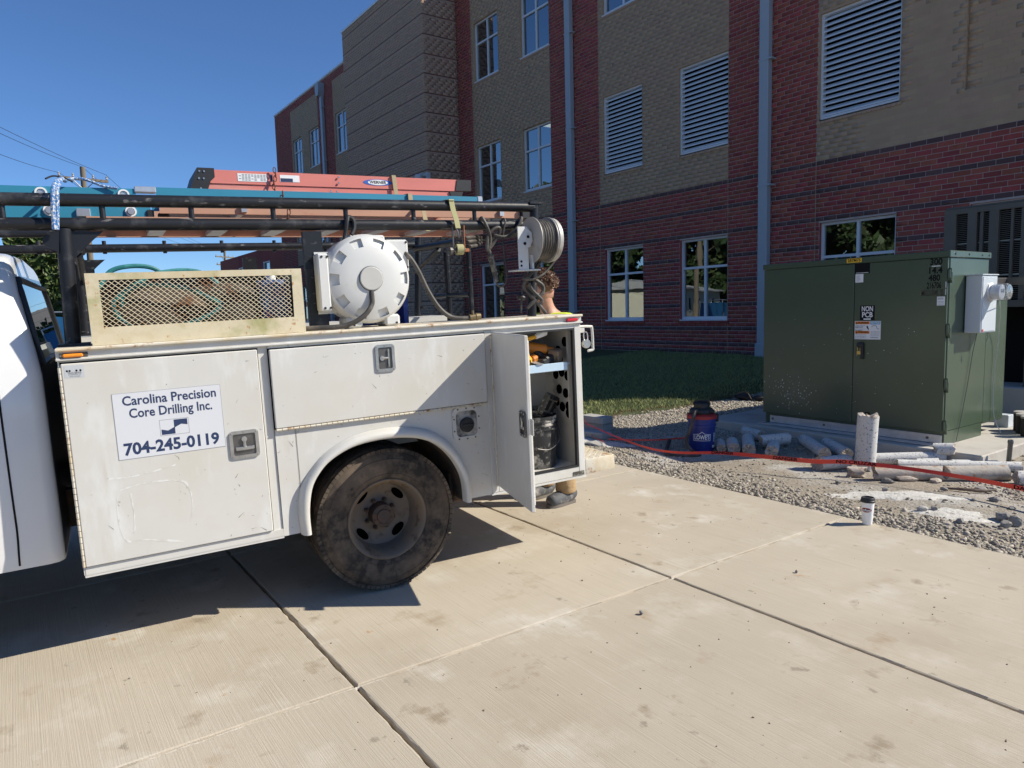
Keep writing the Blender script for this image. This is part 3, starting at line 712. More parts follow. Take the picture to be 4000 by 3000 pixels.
for (x0, x1, z0, z1) in LOUV:
    y = YF+0.06; f = 0.045; mb = MB()
    mb.box(x0, x0+f, y, y+0.12, z0, z1).box(x1-f, x1, y, y+0.12, z0, z1).box(x0+f, x1-f, y, y+0.12, z0, z0+f).box(x0+f, x1-f, y, y+0.12, z1-f, z1)
    lo = bb(mb, 'louver', 'alu_blue', smooth=False)
    n = 18; st = (z1-z0-2*f)/n; one_s = None
    for i in range(n):
        zc = z0+f+(i+0.5)*st
        if one_s is None:
            one_s = MB().prism([(0.0, -0.052), (0.010, -0.052), (0.085, 0.040), (0.085, 0.052)][::-1] if False else [(0.0, -0.050), (0.0, -0.022), (0.085, 0.045), (0.085, 0.030)], lambda p, q, d: (d, p, q), x0+f, x1-f).build('slat', MATS['alu_blue'], lo, smooth=False, shift=(BO.x, 0, 0)).data
            o = [c for c in lo.children][0]
        else:
            o = bpy.data.objects.new('slat', one_s); COL.objects.link(o); o.parent = lo
        o.location = (0, y+0.012-BO.y, zc-BO.z)
    MB().box(x0+f, x1-f, y+0.125, y+0.13, z0+f, z1-f).build('louver_screen', MATS['ink_black'], lo, smooth=False, shift=BO)
    reveals(x0, x1, z0, z1, 't'); sill(x0, x1, z0, 't')
# dim class rooms behind the glass, with the ceiling lights that show
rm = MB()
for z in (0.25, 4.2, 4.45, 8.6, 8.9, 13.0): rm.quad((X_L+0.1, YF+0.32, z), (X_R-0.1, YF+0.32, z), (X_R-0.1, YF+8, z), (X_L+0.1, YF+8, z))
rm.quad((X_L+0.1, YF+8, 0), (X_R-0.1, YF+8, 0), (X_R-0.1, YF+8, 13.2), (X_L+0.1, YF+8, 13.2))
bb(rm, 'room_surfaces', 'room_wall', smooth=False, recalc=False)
for (x, y, z) in ((-15.2, 2.4, 4.15), (-12.6, 3.6, 4.15), (-10.1, 2.6, 4.15), (-8.6, 2.6, 4.15), (-21.6, 2.4, 8.55), (-20.4, 2.4, 8.55)):
    bb(MB().box(x-0.3, x+0.3, YF+y-0.6, YF+y+0.6, z-0.03, z), 'ceiling_light', 'lamp_panel', smooth=False)
# downspouts
def downspout(x, wd, zt, head):
    mb = MB(); d = 0.16
    mb.box(x-wd/2, x+wd/2, YF-d-0.02, YF-0.02, 0.40, zt, 0.012)
    mb.box(x-wd/2-0.03, x+wd/2+0.03, YF-d-0.05, YF-0.006, 0.22, 0.62, 0.01)
    for z in np.arange(1.5, zt-0.5, 2.85): mb.box(x-wd/2-0.008, x+wd/2+0.09, YF-d-0.028, YF-0.008, z-0.02, z+0.02)
    if head: mb.prism([(-wd*0.9, 0.55), (wd*0.9, 0.55), (wd*0.9, 0.12), (wd*0.5, -0.12), (-wd*0.5, -0.12), (-wd*0.9, 0.12)], lambda p, q, t: (x+p, t, zt+q), YF-0.36, YF-0.005)
    bb(mb, 'downspout', 'downspout_paint')
downspout(-17.57, 0.25, 13.7, True); downspout(-10.50, 0.25, 13.7, True); downspout(-38.5, 0.27, 13.6, True)
# control joints
for x in (-16.345, -11.622, -9.243, -23.36, -18.66): bb(MB().box(x-0.006, x+0.006, YF-0.004, YF+0.006, 0.3, 4.69), 'control_joint', 'mortar_tan', smooth=False)
# lower wing beyond the far end
LW = thing('school_wing', 'low dark brick wing continuing beyond the far end of the school', 'building', (-58, YF, 0))
def lb(mb, name, m): return mb.build(name, MATS[m], LW, shift=(-58, YF, 0), smooth=False)
lw_ops = [(-60.0, -58.4, 3.6, 5.6), (-57.0, -55.4, 3.6, 5.6), (-53.2, -51.6, 3.6, 5.6)]
lb(wall_cells(MB(), -66, X_L-0.05, -0.1, 6.55, lw_ops, YF+0.5), 'wall', 'brick_red'); lb(MB().box(-66, X_L-0.05, YF+0.52, YF+15, 6.45, 6.55).box(-66, -65.9, YF+0.52, YF+15, 0, 6.45), 'roof', 'brick_dark')
for q in lw_ops:
    wo = lb(MB().box(q[0], q[0]+0.07, YF+0.5, YF+0.6, q[2], q[3]).box(q[1]-0.07, q[1], YF+0.5, YF+0.6, q[2], q[3]).box(q[0]+0.07, q[1]-0.07, YF+0.5, YF+0.6, q[2], q[2]+0.07).box(q[0]+0.07, q[1]-0.07, YF+0.5, YF+0.6, q[3]-0.07, q[3]), 'window', 'alu_blue')
    MB().quad((q[0], YF+0.62, q[2]), (q[1], YF+0.62, q[2]), (q[1], YF+0.62, q[3]), (q[0], YF+0.62, q[3])).build('pane', MATS['window_glass'], wo, shift=(-58, YF, 0), smooth=False, recalc=False)
# security camera on the tower corner
sc = thing('security_camera', 'white dome security camera on the projecting brick corner', 'camera', (-24.45, 13.40, 6.7))
MB().box(-0.02, 0.1, -0.28, 0.05, 0.05, 0.16, 0.02).build('mount_arm', MATS['grey_box'], sc)
MB().lathe([(0.0, 0.12), (0.13, 0.10), (0.15, 0.0), (0.14, -0.06)], (0.02, -0.32, 0), (0, 0, 1), 20).build('housing', MATS['grey_box'], sc)
MB().lathe([(0.11, 0.0), (0.09, -0.07), (0.0, -0.11)], (0.02, -0.32, -0.06), (0, 0, 1), 20).build('dome', MATS['ink_black'], sc)
MB().box(0.06, 0.16, -0.05, 0.12, -0.08, 0.2, 0.01).build('junction_box', MATS['grey_box'], sc)
# ================================================================ SERVICE TRUCK
# local frame: x = outward from the near side (s), y = towards the tail (u), z = up (w); body bottom w=0, body front u=0
_phi, _rake, _rl = 0.0983, 0.02946, -0.0067
Tu = Vector((math.sin(_phi)*math.cos(_rake), math.cos(_phi)*math.cos(_rake), math.sin(_rake)))
_sd = Vector((math.cos(_phi), -math.sin(_phi), 0)); _up = _sd.cross(Tu)
Ts = math.cos(_rl)*_sd+math.sin(_rl)*_up; Tw = math.cos(_rl)*_up-math.sin(_rl)*_sd
TM = Matrix((Ts, Tu, Tw)).transposed(); TP0 = Vector((-3.677, 0.181, 0.405))
TB = Vector((-1.2, 1.40, -0.45))                      # base point of the truck (under its middle), local
def tw_(s, u, w_): return TP0+Ts*s+Tu*u+Tw*w_
trk = thing('service_truck', 'white utility service truck with tool compartments, pipe rack and dual rear wheels', 'truck', tw_(*TB), mat3=TM)
def tb_(mb, name, m, parent=trk, **k): return mb.build(name, MATS[m] if isinstance(m, str) else m, parent, shift=TB, **k)
BW = 2.38                                             # body width
DP = 0.42                                             # compartment depth
# --- body shell
sh = MB()
sh.box(-0.03, -0.010, 0.004, 0.885, 0.002, 0.978)                                    # skin behind front door
sh.box(-DP, -0.031, 0.0, 0.02, 0.002, 1.018)                                         # front end
sh.box(-0.030, 0.0, 0.0, 0.006, 0.0, 0.978)
sh.box(-DP, -DP+0.012, 0.021, 2.768, 0.30, 1.018)                                    # inner wall
sh.box(-DP+0.013, -0.031, 0.021, 0.885, 0.002, 0.014)
sh.box(-DP+0.013, -0.004, 2.770, 2.790, 0.002, 1.018, 0.004)                         # rear end
sh.box(-0.03, 0.0, 2.738, 2.788, 0.002, 0.978, 0.004)                                # rear post
sh.box(-0.03, 0.0, 2.104, 2.150, 0.002, 0.978, 0.003)                                # hinge post
sh.box(-0.03, 0.0, 2.1505, 2.7375, 0.002, 0.064, 0.003).box(-0.03, -0.001, 2.1505, 2.7375, 0.952, 0.978)
sh.box(-DP+0.013, -0.031, 2.1505, 2.7695, 0.050, 0.062)                              # compartment floor
sh.box(-DP+0.013, -0.031, 2.124, 2.136, 0.002, 1.018)                                # partition
sh.box(-DP-0.002, 0.0, 0.003, 0.886, -0.012, 0.001)                                  # bottom
sh.box(-DP-0.002, 0.0, 2.10, 2.79, -0.012, 0.001)
tb_(sh, 'body_shell', 'white_paint')
sill_ = MB().prism([(0.002, 0.0), (0.002, 0.036), (-0.03, 0.036), (-0.03, 0.0)], lambda a, b, d: (a, d, b), 0.007, 0.885)
tb_(sill_, 'rocker_sill', 'white_paint')
# wheel panel with arch
ARC_O = [(0.972, -0.012), (0.966, 0.106), (0.985, 0.227), (1.045, 0.318), (1.125, 0.395), (1.265, 0.462), (1.433, 0.486), (1.598, 0.475), (1.735, 0.432), (1.842, 0.350), (1.915, 0.232), (1.954, 0.126), (1.958, -0.012)]
ARC_I = [(1.020, -0.012), (1.020, 0.106), (1.040, 0.220), (1.080, 0.295), (1.150, 0.360), (1.275, 0.413), (1.433, 0.430), (1.590, 0.418), (1.712, 0.378), (1.808, 0.303), (1.875, 0.205), (1.908, 0.110), (1.915, -0.012)]
def arcsm(P): return [(p[0], p[1]) for p in smooth_path([(a, b, 0) for a, b in P], 5)]
AO, AI = arcsm(ARC_O), arcsm(ARC_I)
wp = MB()
pts = [(0.887, -0.004), (AO[0][0]+0.02, -0.004)]+[(a+0.02*(1.44-a)/0.5, b-0.012) for a, b in AO[1:-1]]+[(AO[-1][0]-0.02, -0.004), (2.103, -0.004)]
top_ = [(2.103, 0.978), (0.887, 0.978)]
# strip between arch and top edge, so the concave outline triangulates cleanly
n_ = len(pts); vv = []
for a, b in pts: vv += [(-0.003, a, b), (-0.003, a, 0.978)]
wp.add(vv, [(2*i, 2*i+2, 2*i+3, 2*i+1) for i in range(n_-1)])
wp.add([(x-0.018, y, z) for x, y, z in vv], [(2*i, 2*i+1, 2*i+3, 2*i+2) for i in range(n_-1)])
wpo = tb_(wp, 'wheel_panel', 'white_paint', ang=25)
fl_m = MB(); n_ = len(AO); vv = []
for (a, b), (c, d) in zip(AO, AI):
    for t, pr in ((0.0, -0.002), (0.08, 0.018), (0.25, 0.037), (0.5, 0.046), (0.78, 0.046), (0.93, 0.040), (1.0, 0.028), (1.0, -0.02)):
        vv.append((pr, a+(c-a)*t, b+(d-b)*t))
k = 8
fl_m.add(vv, [(i*k+j, (i+1)*k+j, (i+1)*k+j+1, i*k+j+1) for i in range(n_-1) for j in range(k-1)]+[list(range(k)), [(n_-1)*k+j for j in range(k)]])
tb_(fl_m, 'fender_flare', 'white_paint', ang=60)
# inner wheel house
wh = MB(); vv = []
for a, b in AI: vv += [(-0.02, a, b+0.004), (-0.95, a, b+0.004)]
wh.add(vv, [(2*i, 2*i+1, 2*i+3, 2*i+2) for i in range(len(AI)-1)])
tb_(wh, 'wheel_house', 'undercarriage', recalc=False)
# top rail: rusty flange, gutter, drip rail, compartment lids
tr = MB().box(-DP, 0.020, -0.006, 2.798, 1.019, 1.035, 0.005)
tb_(tr, 'top_flange', 'white_rusty')
dr = MB().box(-0.03, 0.016, -0.006, 2.796, 0.979, 0.9905, 0.003).box(-0.03, 0.0, -0.004, 2.794, 0.991, 1.0185)
tb_(dr, 'drip_rail', 'white_paint')
# far side, bed, tailgate
fs = MB().box(-BW, -BW+DP, 0.0, 2.79, 0.45, 1.03).box(-BW, -BW+DP, 0.0, 0.89, 0.0, 0.449).box(-BW, -BW+DP, 2.1, 2.79, 0.0, 0.449)
tb_(fs, 'far_compartments', 'white_paint')
tb_(MB().box(-BW+DP+0.003, -DP-0.003, 0.0, 2.77, 0.30, 0.345).box(-BW+DP+0.003, -DP-0.003, 0.0, 0.03, 0.346, 1.0), 'bed_floor', 'white_rusty')
tb_(MB().box(-BW+DP+0.004, -DP-0.004, 2.745, 2.785, 0.35, 0.80, 0.008), 'tailgate', 'white_paint')
# --- doors
def latch(door, s, u0, u1, w0, w1, vert, dark=False):
    F3 = lambda a, b, d: (d, a, b)
    fr = frame_prism(MB(), rrect(u0, u1, w0, w1, 0.018), rrect(u0+0.016, u1-0.016, w0+0.016, w1-0.016, 0.008), F3, s+0.001, s+0.008)
    lo = tb_(fr, 'latch', 'steel' if not dark else 'dark_steel', door)
    um, wm = (u0+u1)/2, (w0+w1)/2; iu, iw = (u1-u0)/2-0.016, (w1-w0)/2-0.016
    MB().box(s-0.003, s+0.0015, um-iu, um+iu, wm-iw, wm+iw).build('latch_cup', MATS['dark_steel'], lo, shift=TB)
    hd = MB()
    if vert:
        hd.box(s+0.004, s+0.012, um+iu*0.35, um+iu*0.60, wm-iw*0.85, wm+iw*0.85, 0.003).cyl((s+0.006, um-iu*0.5, wm), (s+0.008, um+iu*0.4, wm), 0.007, n=10).cyl((s+0.001, um-iu*0.5, wm), (s+0.012, um-iu*0.5, wm), 0.013, n=14)
    else:
        hd.box(s+0.004, s+0.012, um-iu*0.8, um+iu*0.85, wm-iw*0.55, wm-iw*0.20, 0.003).cyl((s+0.008, um, wm-iw*0.3), (s+0.006, um, wm+iw*0.6), 0.007, n=10).cyl((s+0.001, um, wm+iw*0.5), (s+0.012, um, wm+iw*0.5), 0.013, n=14)
    hd.build('handle', MATS['steel'], lo, shift=TB)
    sc_ = MB()
    for a, b in ((u0+0.010, w0+0.012), (u1-0.010, w0+0.012), (u0+0.010, w1-0.012), (u1-0.010, w1-0.012), (um, w0+0.007), (um, w1-0.007)): sc_.cyl((s+0.007, a, b), (s+0.011, a, b), 0.0045, 0.003, n=8)
    sc_.build('screws', MATS['steel'], lo, shift=TB)['kind'] = 'stuff'
def piano(door, fn, length, horizontal):
    mb = MB(); st = 0.0285; n = int(length/st)
    for i in range(n):
        a, b = fn(i*st+0.0015), fn(i*st+st-0.0015); mb.cyl(a, b, 0.0062, n=8)
    return tb_(mb, 'hinge', 'white_rusty', door)
dA = tb_(MB().box(-0.009, 0.014, 0.010, 0.834, 0.040, 0.966, 0.004), 'front_door', 'white_paint')
piano(dA, lambda t: (0.008, 0.004, 0.04+t), 0.925, False); latch(dA, 0.014, 0.666, 0.803, 0.437, 0.575, False)
dB = tb_(MB().box(-0.002, 0.017, 0.890, 2.098, 0.560, 0.960, 0.004), 'lift_door', 'white_paint')
piano(dB, lambda t: (0.012, 0.892+t, 0.552), 1.205, True); latch(dB, 0.017, 1.433, 1.542, 0.796, 0.943, True)
# open rear door, swung out past square
HP = Vector((0.004, 2.145, 0.0)); ANG = R_(101.5)
du, ds = math.cos(ANG), math.sin(ANG)
def dfn(a, b, t): # a along door, t thickness outward (outer face t=0.0 .. inner -)
    return (HP.x+ds*a-du*t*-1*-1, HP.y+du*a+ds*t*-1, b)
def dpt(a, t, b): # outer face towards -u (front), inner face towards +u
    return (HP.x+a*ds+t*(-du), HP.y+a*du+t*ds, b)
dC = MB(); q = MB().box(0.008, 0.592, 0.0, 0.022, 0.040, 0.966, 0.004); dC.add([dpt(x, y, z) for x, y, z in q.v], q.f)
q = MB().box(0.03, 0.57, 0.023, 0.034, 0.07, 0.94, 0.004); dC.add([dpt(x, y, z) for x, y, z in q.v], q.f)
doorC = tb_(dC, 'rear_door', 'white_paint'); doorC['label'] = 'rear compartment door standing open'
piano(doorC, lambda t: (0.006, 2.142, 0.04+t), 0.925, False)
# latch on the open door (outer face), built flat then swung
def swing(o):
    for ob in [o]+list(o.children):
        me = ob.data
        for v in me.vertices:
            s_, u_, w_ = v.co.x+TB.x, v.co.y+TB.y, v.co.z
            p = dpt(u_-2.145, -s_, 0); v.co.x = p[0]-TB.x; v.co.y = p[1]-TB.y
latch(doorC, 0.002, 2.145+0.485, 2.145+0.575, 0.435, 0.572, False, True); swing([c for c in doorC.children if c.name.startswith('latch')][0])
q = MB().box(0.594, 0.640, 0.010, 0.016, 0.455, 0.54, 0.002); cat_ = MB().add([dpt(x, y, z) for x, y, z in q.v], q.f); tb_(cat_, 'latch_catch', 'white_paint', doorC)
# black gasket round the opening
gk = frame_prism(MB(), [(2.1505, 0.064), (2.7375, 0.064), (2.7375, 0.952), (2.1505, 0.952)], [(2.164, 0.076), (2.724, 0.076), (2.724, 0.940), (2.164, 0.940)], lambda a, b, d: (d, a, b), -0.022, 0.003)
tb_(gk, 'door_gasket', 'black_plastic')
# compartment lining with perforated bracket, shelf
tb_(MB().box(-DP+0.0135, -DP+0.018, 2.137, 2.769, 0.063, 1.017).box(-DP+0.0185, -0.032, 2.764, 2.7695, 0.063, 1.017).box(-DP+0.0185, -0.032, 2.1365, 2.1405, 0.063, 1.017).box(-DP+0.0185, -0.032, 2.141, 2.763, 1.010, 1.0175), 'compartment_lining', 'interior_grey')
hb = MB().box(-0.30, -0.075, 2.752, 2.7635, 0.36, 0.99).box(-0.075, -0.063, 2.725, 2.7635, 0.36, 0.99)
pb = tb_(hb, 'hole_panel', 'interior_grey')
hl = MB()
for a, b in ((-0.25, .64), (-0.18, .66), (-0.115, .64), (-0.215, .545), (-0.14, .525), (-0.115, .44), (-0.25, .46), (-0.185, .43), (-0.13, .86), (-0.21, .80), (-0.115, .395)): hl.cyl((a, 2.7518, b), (a, 2.7490, b), 0.032, n=18)
tag(tb_(hl, 'holes', 'void_black', pb), kind='stuff')
tb_(MB().box(-0.39, -0.035, 2.142, 2.722, 0.724, 0.732).box(-0.037, -0.030, 2.142, 2.700, 0.690, 0.740, 0.002), 'shelf', 'shelf_blue')
tb_(MB().box(0.0005, 0.004, 2.69, 2.775, 0.010, 0.034), 'data_plate', 'grimy')
# fuel filler
ff = frame_prism(MB(), rrect(1.868, 2.047, 0.350, 0.545, 0.035), rrect(1.890, 2.026, 0.372, 0.522, 0.028), lambda a, b, d: (d, a, b), -0.0015, 0.006)
fo = tb_(ff, 'fuel_filler', 'white_paint')
tb_(MB().prism(rrect(1.890, 2.026, 0.372, 0.522, 0.028), lambda a, b, d: (d, a, b), -0.0025, -0.0008), 'filler_bowl', mat('filler_soot', (0.40, 0.385, 0.36), 0.6, layers=[((0.05, 0.045, 0.04), 9, 0.44, 0.60)]), fo)
tb_(MB().lathe([(0.044, 0.0), (0.044, 0.014), (0.038, 0.02), (0.0, 0.02)], (-0.001, 1.958, 0.440), (1, 0, 0), 24).box(0.018, 0.026, 1.925, 1.992, 0.432, 0.448, 0.003), 'fuel_cap', 'black_plastic', fo)
sc_ = MB()
for a, b in ((1.905, .361), (1.958, .358), (2.01, .361), (1.905, .534), (1.958, .536), (2.01, .534), (1.878, .41), (1.878, .48), (2.037, .41), (2.037, .48)): sc_.cyl((0.005, a, b), (0.009, a, b), 0.006, 0.004, n=8)
tb_(sc_, 'screws', 'dark_steel', fo)
# marker lights
tb_(MB().box(0.004, 0.024, 0.022, 0.100, 0.993, 1.009, 0.005), 'amber_marker', 'amber_lens'); tb_(MB().box(0.0005, 0.006, 0.010, 0.118, 0.991, 1.0125, 0.002), 'marker_base', 'grimy')
tb_(MB().box(0.004, 0.022, 2.675, 2.760, 0.994, 1.012, 0.006), 'red_marker', 'red_lens')
# magnetic sign
sg = tb_(MB().box(0.0142, 0.0152, 0.190, 0.649, 0.508, 0.814), 'door_sign', 'sign_white', dA)
bd = frame_prism(MB(), [(0.190, 0.508), (0.649, 0.508), (0.649, 0.814), (0.190, 0.814)], [(0.1915, 0.5095), (0.6475, 0.5095), (0.6475, 0.8125), (0.1915, 0.8125)], lambda a, b, d: (d, a, b), 0.0150, 0.0156)
T2 = lambda u0, w0, e=0.0155: (lambda x, y: (e, u0+x, w0+y))
lt = MB()
text_into(lt, 'Carolina Precision', T2(0.2275, 0.7745), 0.062, 0.022, fit=0.398); text_into(lt, 'Core Drilling Inc.', T2(0.250, 0.7155), 0.062, 0.022, fit=0.353)
text_into(lt, '704-245-0119', T2(0.213, 0.551), 0.078, 0.034, fit=0.408)
lt.add([(0.0155, a, b) for a, b in ((0.431, 0.667), (0.489, 0.667), (0.489, 0.638), (0.462, 0.644), (0.431, 0.629))], [(0, 1, 2, 3, 4)])
lt.add([(0.0155, a, b) for a, b in ((0.376, 0.601), (0.434, 0.601), (0.434, 0.634), (0.404, 0.619), (0.376, 0.627))], [(0, 1, 2, 3, 4)])
tag(tb_(lt, 'lettering', 'ink_navy', dA, smooth=False, recalc=False), kind='stuff')
tb_(frame_prism(bd, [(0.370, 0.596), (0.495, 0.596), (0.495, 0.672), (0.370, 0.672)], [(0.372, 0.598), (0.493, 0.598), (0.493, 0.670), (0.372, 0.670)], lambda a, b, d: (d, a, b), 0.0150, 0.0155), 'sign_border', 'ink_grey', dA, smooth=False)
tb_(MB().box(0.0142, 0.0148, 0.022, 0.097, 0.903, 0.957), 'dealer_sticker', 'sticker_grey', dA)
q = MB(); text_into(q, 'TRUCK SERVICE', T2(0.0595, 0.924, 0.0150), 0.012, 0.01, 'CENTER', fit=0.052); text_into(q, 'OF GREENSBORO, INC.', T2(0.0595, 0.9165, 0.0150), 0.006, 0, 'CENTER', fit=0.05); text_into(q, '(336) 393-0400', T2(0.0595, 0.9085, 0.0150), 0.007, 0, 'CENTER', fit=0.04)
for a in (0.032, 0.042, 0.068, 0.083): q.lathe([(0.0045, 0), (0.0028, 0)], (0.0150, a, 0.934), (1, 0, 0), 12)
tb_(q, 'sticker_print', 'ink_black', dA, smooth=False, recalc=False)
# --- bumper step, chassis
bp = MB().box(-BW+0.02, -0.004, 2.793, 3.030, 0.0, 0.100, 0.012, 2)
tb_(bp, 'step_bumper', 'white_rusty')
tr_ = MB()
for i in range(9):
    for j in range(90):
        a = -0.02-j*0.026; b = 2.81+i*0.0255; t = 0.785 if (i+j) % 2 else -0.785
        tr_.obox((a, b, 0.1015), (0.020, 0.005, 0.004), (0, 0, t))
tb_(tr_, 'tread_plate', 'white_rusty', smooth=False)
ch = MB().box(-0.78, -0.70, -2.6, 2.75, 0.06, 0.26).box(-1.68, -1.60, -2.6, 2.75, 0.06, 0.26).cyl((-0.25, 1.46, -0.04), (-2.13, 1.46, -0.04), 0.055, n=16)
ch.box(-0.83, -0.74, 0.85, 2.05, 0.02, 0.055).box(-0.82, -0.75, 1.0, 1.9, -0.03, 0.015).cyl((-1.19, 1.46, -0.04), (-1.19, 1.30, -0.04), 0.16, 0.12, n=20)
ch.box(-0.66, -0.12, 2.0, 2.09, 0.0, 0.25).box(-0.55, -0.15, 1.90, 2.10, -0.06, 0.14, 0.02)
tb_(ch, 'chassis', 'undercarriage')
# --- wheels
WC = Vector((0, 1.462, -0.040)); WR = 0.404
def wheel(s_out, name='rear_wheel', dual=True):
    """outer tyre wall at s_out, facing +s"""
    cw = 0.215
    prof = [(0.222, -0.028), (0.240, -0.014), (0.256, -0.008), (0.258, -0.005), (0.262, -0.005), (0.264, -0.007), (0.285, -0.002), (0.325, -0.003), (0.338, -0.005), (0.340, -0.003), (0.344, -0.004), (0.346, -0.008), (0.362, -0.014), (0.385, -0.026), (0.398, -0.040)]
    for g0 in (-0.062, -0.098, -0.134): prof += [(0.4035, g0+0.010), (0.404, g0+0.003), (0.394, g0+0.002), (0.394, g0-0.004), (0.404, g0-0.005)]
    prof += [(0.398, -0.175), (0.385, -0.189), (0.340, -0.213), (0.285, -0.215), (0.240, -0.200), (0.222, -0.187)]
    ty = MB().lathe(prof, (s_out, WC.y, WC.z), (1, 0, 0), 72, cap=False)
    # flatten at the contact patch
    ty.v = [(x, y, max(z, WC.z-0.4015)) for x, y, z in ty.v]
    to = tb_(ty, 'tyre', 'rubber', ang=30)
    lg = MB()
    for side in (-0.030, -0.183):
        lg = MB()
        for i in range(84):
            t = 2*math.pi*i/84; c, s_ = math.cos(t), math.sin(t)
            M = Matrix(((1, 0, 0), (0, c, -s_), (0, s_, c)))
            lg.obox((s_out+side, WC.y+0.390*c, WC.z+0.390*s_), (0.026, 0.020, 0.0262), M)
        lg.v = [(x, y, max(z, WC.z-0.402)) for x, y, z in lg.v]
        tag(tb_(lg, 'shoulder_tread', 'rubber', to, smooth=False), kind='stuff')
    # dished rim
    rp = [(0.229, -0.030), (0.231, -0.018), (0.226, -0.013), (0.214, -0.020), (0.208, -0.036), (0.196, -0.050), (0.190, -0.115), (0.178, -0.150), (0.120, -0.172), (0.100, -0.172), (0.095, -0.168), (0.0, -0.168)]
    ro = tb_(MB().lathe(rp, (s_out, WC.y, WC.z), (1, 0, 0), 64, cap=False), 'rim', 'rim_steel', to, ang=40)
    hh = MB()
    for a in (42, 132, 222, 312):
        ca, sa = math.cos(R_(a)), math.sin(R_(a)); pl = []
        for i in range(20):
            t = 2*math.pi*i/20; rr = 0.150+0.021*math.sin(t); tt = 0.046*math.cos(t)
            pl.append((rr*ca-tt*sa, rr*sa+tt*ca))
        zz = lambda r: -0.1385+0.0045
        hh.add([(s_out-0.1585+0.0036-( (math.hypot(a_, b_)-0.151)*-0.39), WC.y+a_, WC.z+b_) for a_, b_ in pl], [list(range(20))])
    tag(tb_(hh, 'hand_holes', 'void_black', to, smooth=False, recalc=False), kind='stuff')
    hb_ = MB().lathe([(0.068, -0.168), (0.066, -0.098), (0.062, -0.094), (0.040, -0.094), (0.036, -0.086), (0.0, -0.086)], (s_out, WC.y, WC.z), (1, 0, 0), 32)
    for i in range(8):
        t = R_(22.5+45*i); hb_.cyl((s_out-0.172, WC.y+0.084*math.cos(t), WC.z+0.084*math.sin(t)), (s_out-0.148, WC.y+0.084*math.cos(t), WC.z+0.084*math.sin(t)), 0.0125, n=6).cyl((s_out-0.152, WC.y+0.084*math.cos(t), WC.z+0.084*math.sin(t)), (s_out-0.134, WC.y+0.084*math.cos(t), WC.z+0.084*math.sin(t)), 0.007, n=8)
        hb_.cyl((s_out-0.096, WC.y+0.051*math.cos(t), WC.z+0.051*math.sin(t)), (s_out-0.089, WC.y+0.051*math.cos(t), WC.z+0.051*math.sin(t)), 0.006, n=6)
    tb_(hb_, 'hub', 'hub_rust', to)
    to.name = name; return to
w1 = wheel(-0.030)
w2 = copy_tree(w1, trk); w2.location = (-0.285, 0, 0)
for dx in (-BW+0.06+0.215+0.285-0.0, -BW+0.06+0.215): 
    c = copy_tree(w1, trk); c.location = (dx, 0, 0)
c = copy_tree(w1, trk); c.name = 'front_wheel'; c.location = (-0.16, -3.62, 0.06); c = copy_tree(w1, trk); c.name = 'front_wheel'; c.location = (-1.95, -3.62, 0.06)
# --- cab
CS0, CS1 = -0.185, -2.195
prof = [(0.0, 0.03), (0.012, 0.10), (0.020, 0.40), (0.016, 0.75), (0.0, 0.93), (-0.030, 1.05), (-0.085, 1.22), (-0.130, 1.34), (-0.175, 1.415), (-0.25, 1.465), (-0.42, 1.495)]
half = [(CS0+a, b) for a, b in prof]; full = half+[(-1.19, 1.515)]+[(CS1-a, b) for a, b in prof[::-1]]
def cab_section(inset, u): 
    cx = (CS0+CS1)/2; return [((a-cx)*(1-inset/1.0)+cx, u-max(0, (b-0.95))*0.16, b-inset*0.35*(1 if b > 0.9 else 0)) for a, b in full]
cb = MB(); secs = [cab_section(0.055, -0.078), cab_section(0.030, -0.086), cab_section(0.010, -0.105), cab_section(0.0, -0.14), cab_section(0.0, -1.55)]
n_ = len(full); vv = [p for s_ in secs for p in s_]
cb.add(vv, [(k*n_+i, (k+1)*n_+i, (k+1)*n_+i+1, k*n_+i+1) for k in range(len(secs)-1) for i in range(n_-1)]+[[i for i in range(n_)], [(len(secs)-1)*n_+i for i in range(n_)]])
cabo = tb_(cb, 'cab', 'cab_white', ang=50)
# back window set on the rear wall
def back(s_, b, e=0.004): return (s_, -0.078-max(0, (b-0.95))*0.16+e, b)
bw_ = [back(-0.36, 1.30), back(-0.31, 1.10), back(-0.30, 0.96), back(-2.08, 0.96), back(-2.07, 1.10), back(-2.02, 1.30), back(-1.96, 1.36), back(-0.42, 1.36)]
tb_(MB().add(bw_, [list(range(8))]), 'rear_window', 'cab_glass', cabo, smooth=False, recalc=False)
tb_(MB().tube([Vector(p)+Vector((0, 0.002, 0)) for p in bw_], 0.014, 6, closed=True), 'window_seal', 'black_plastic', cabo)
tb_(MB().add([back(-0.235, 0.94, 0.003), back(-0.235, 0.05, 0.003), back(-2.14, 0.05, 0.003), back(-2.14, 0.94, 0.003)], [(0, 1, 2, 3)]), 'rear_shade_sheet', 'black_plastic', cabo, smooth=False, recalc=False)  # black sheet paints in the shade on the cab's back wall
sm = MB()
def sidex(b):
    for (a0, b0), (a1, b1) in zip(prof[:-1], prof[1:]):
        if b0 <= b <= b1: return CS0+a0+(a1-a0)*(b-b0)/(b1-b0)
    return CS0
sm.tube([(sidex(b)+0.0005, -0.245-0.10*max(0, b-0.9)-0.06*max(0, 0.2-b), b) for b in np.linspace(0.05, 1.40, 24)], 0.0045, 6)
tb_(sm, 'door_seam', 'ink_black', cabo)
tb_(MB().prism([(-1.55, 0.03), (-3.1, 0.05), (-3.1, 0.75), (-2.95, 0.83), (-1.95, 0.93), (-1.55, 1.46)], lambda a, b, d: (d, a, b), CS0-0.03, CS1+0.03), 'hood', 'cab_white')
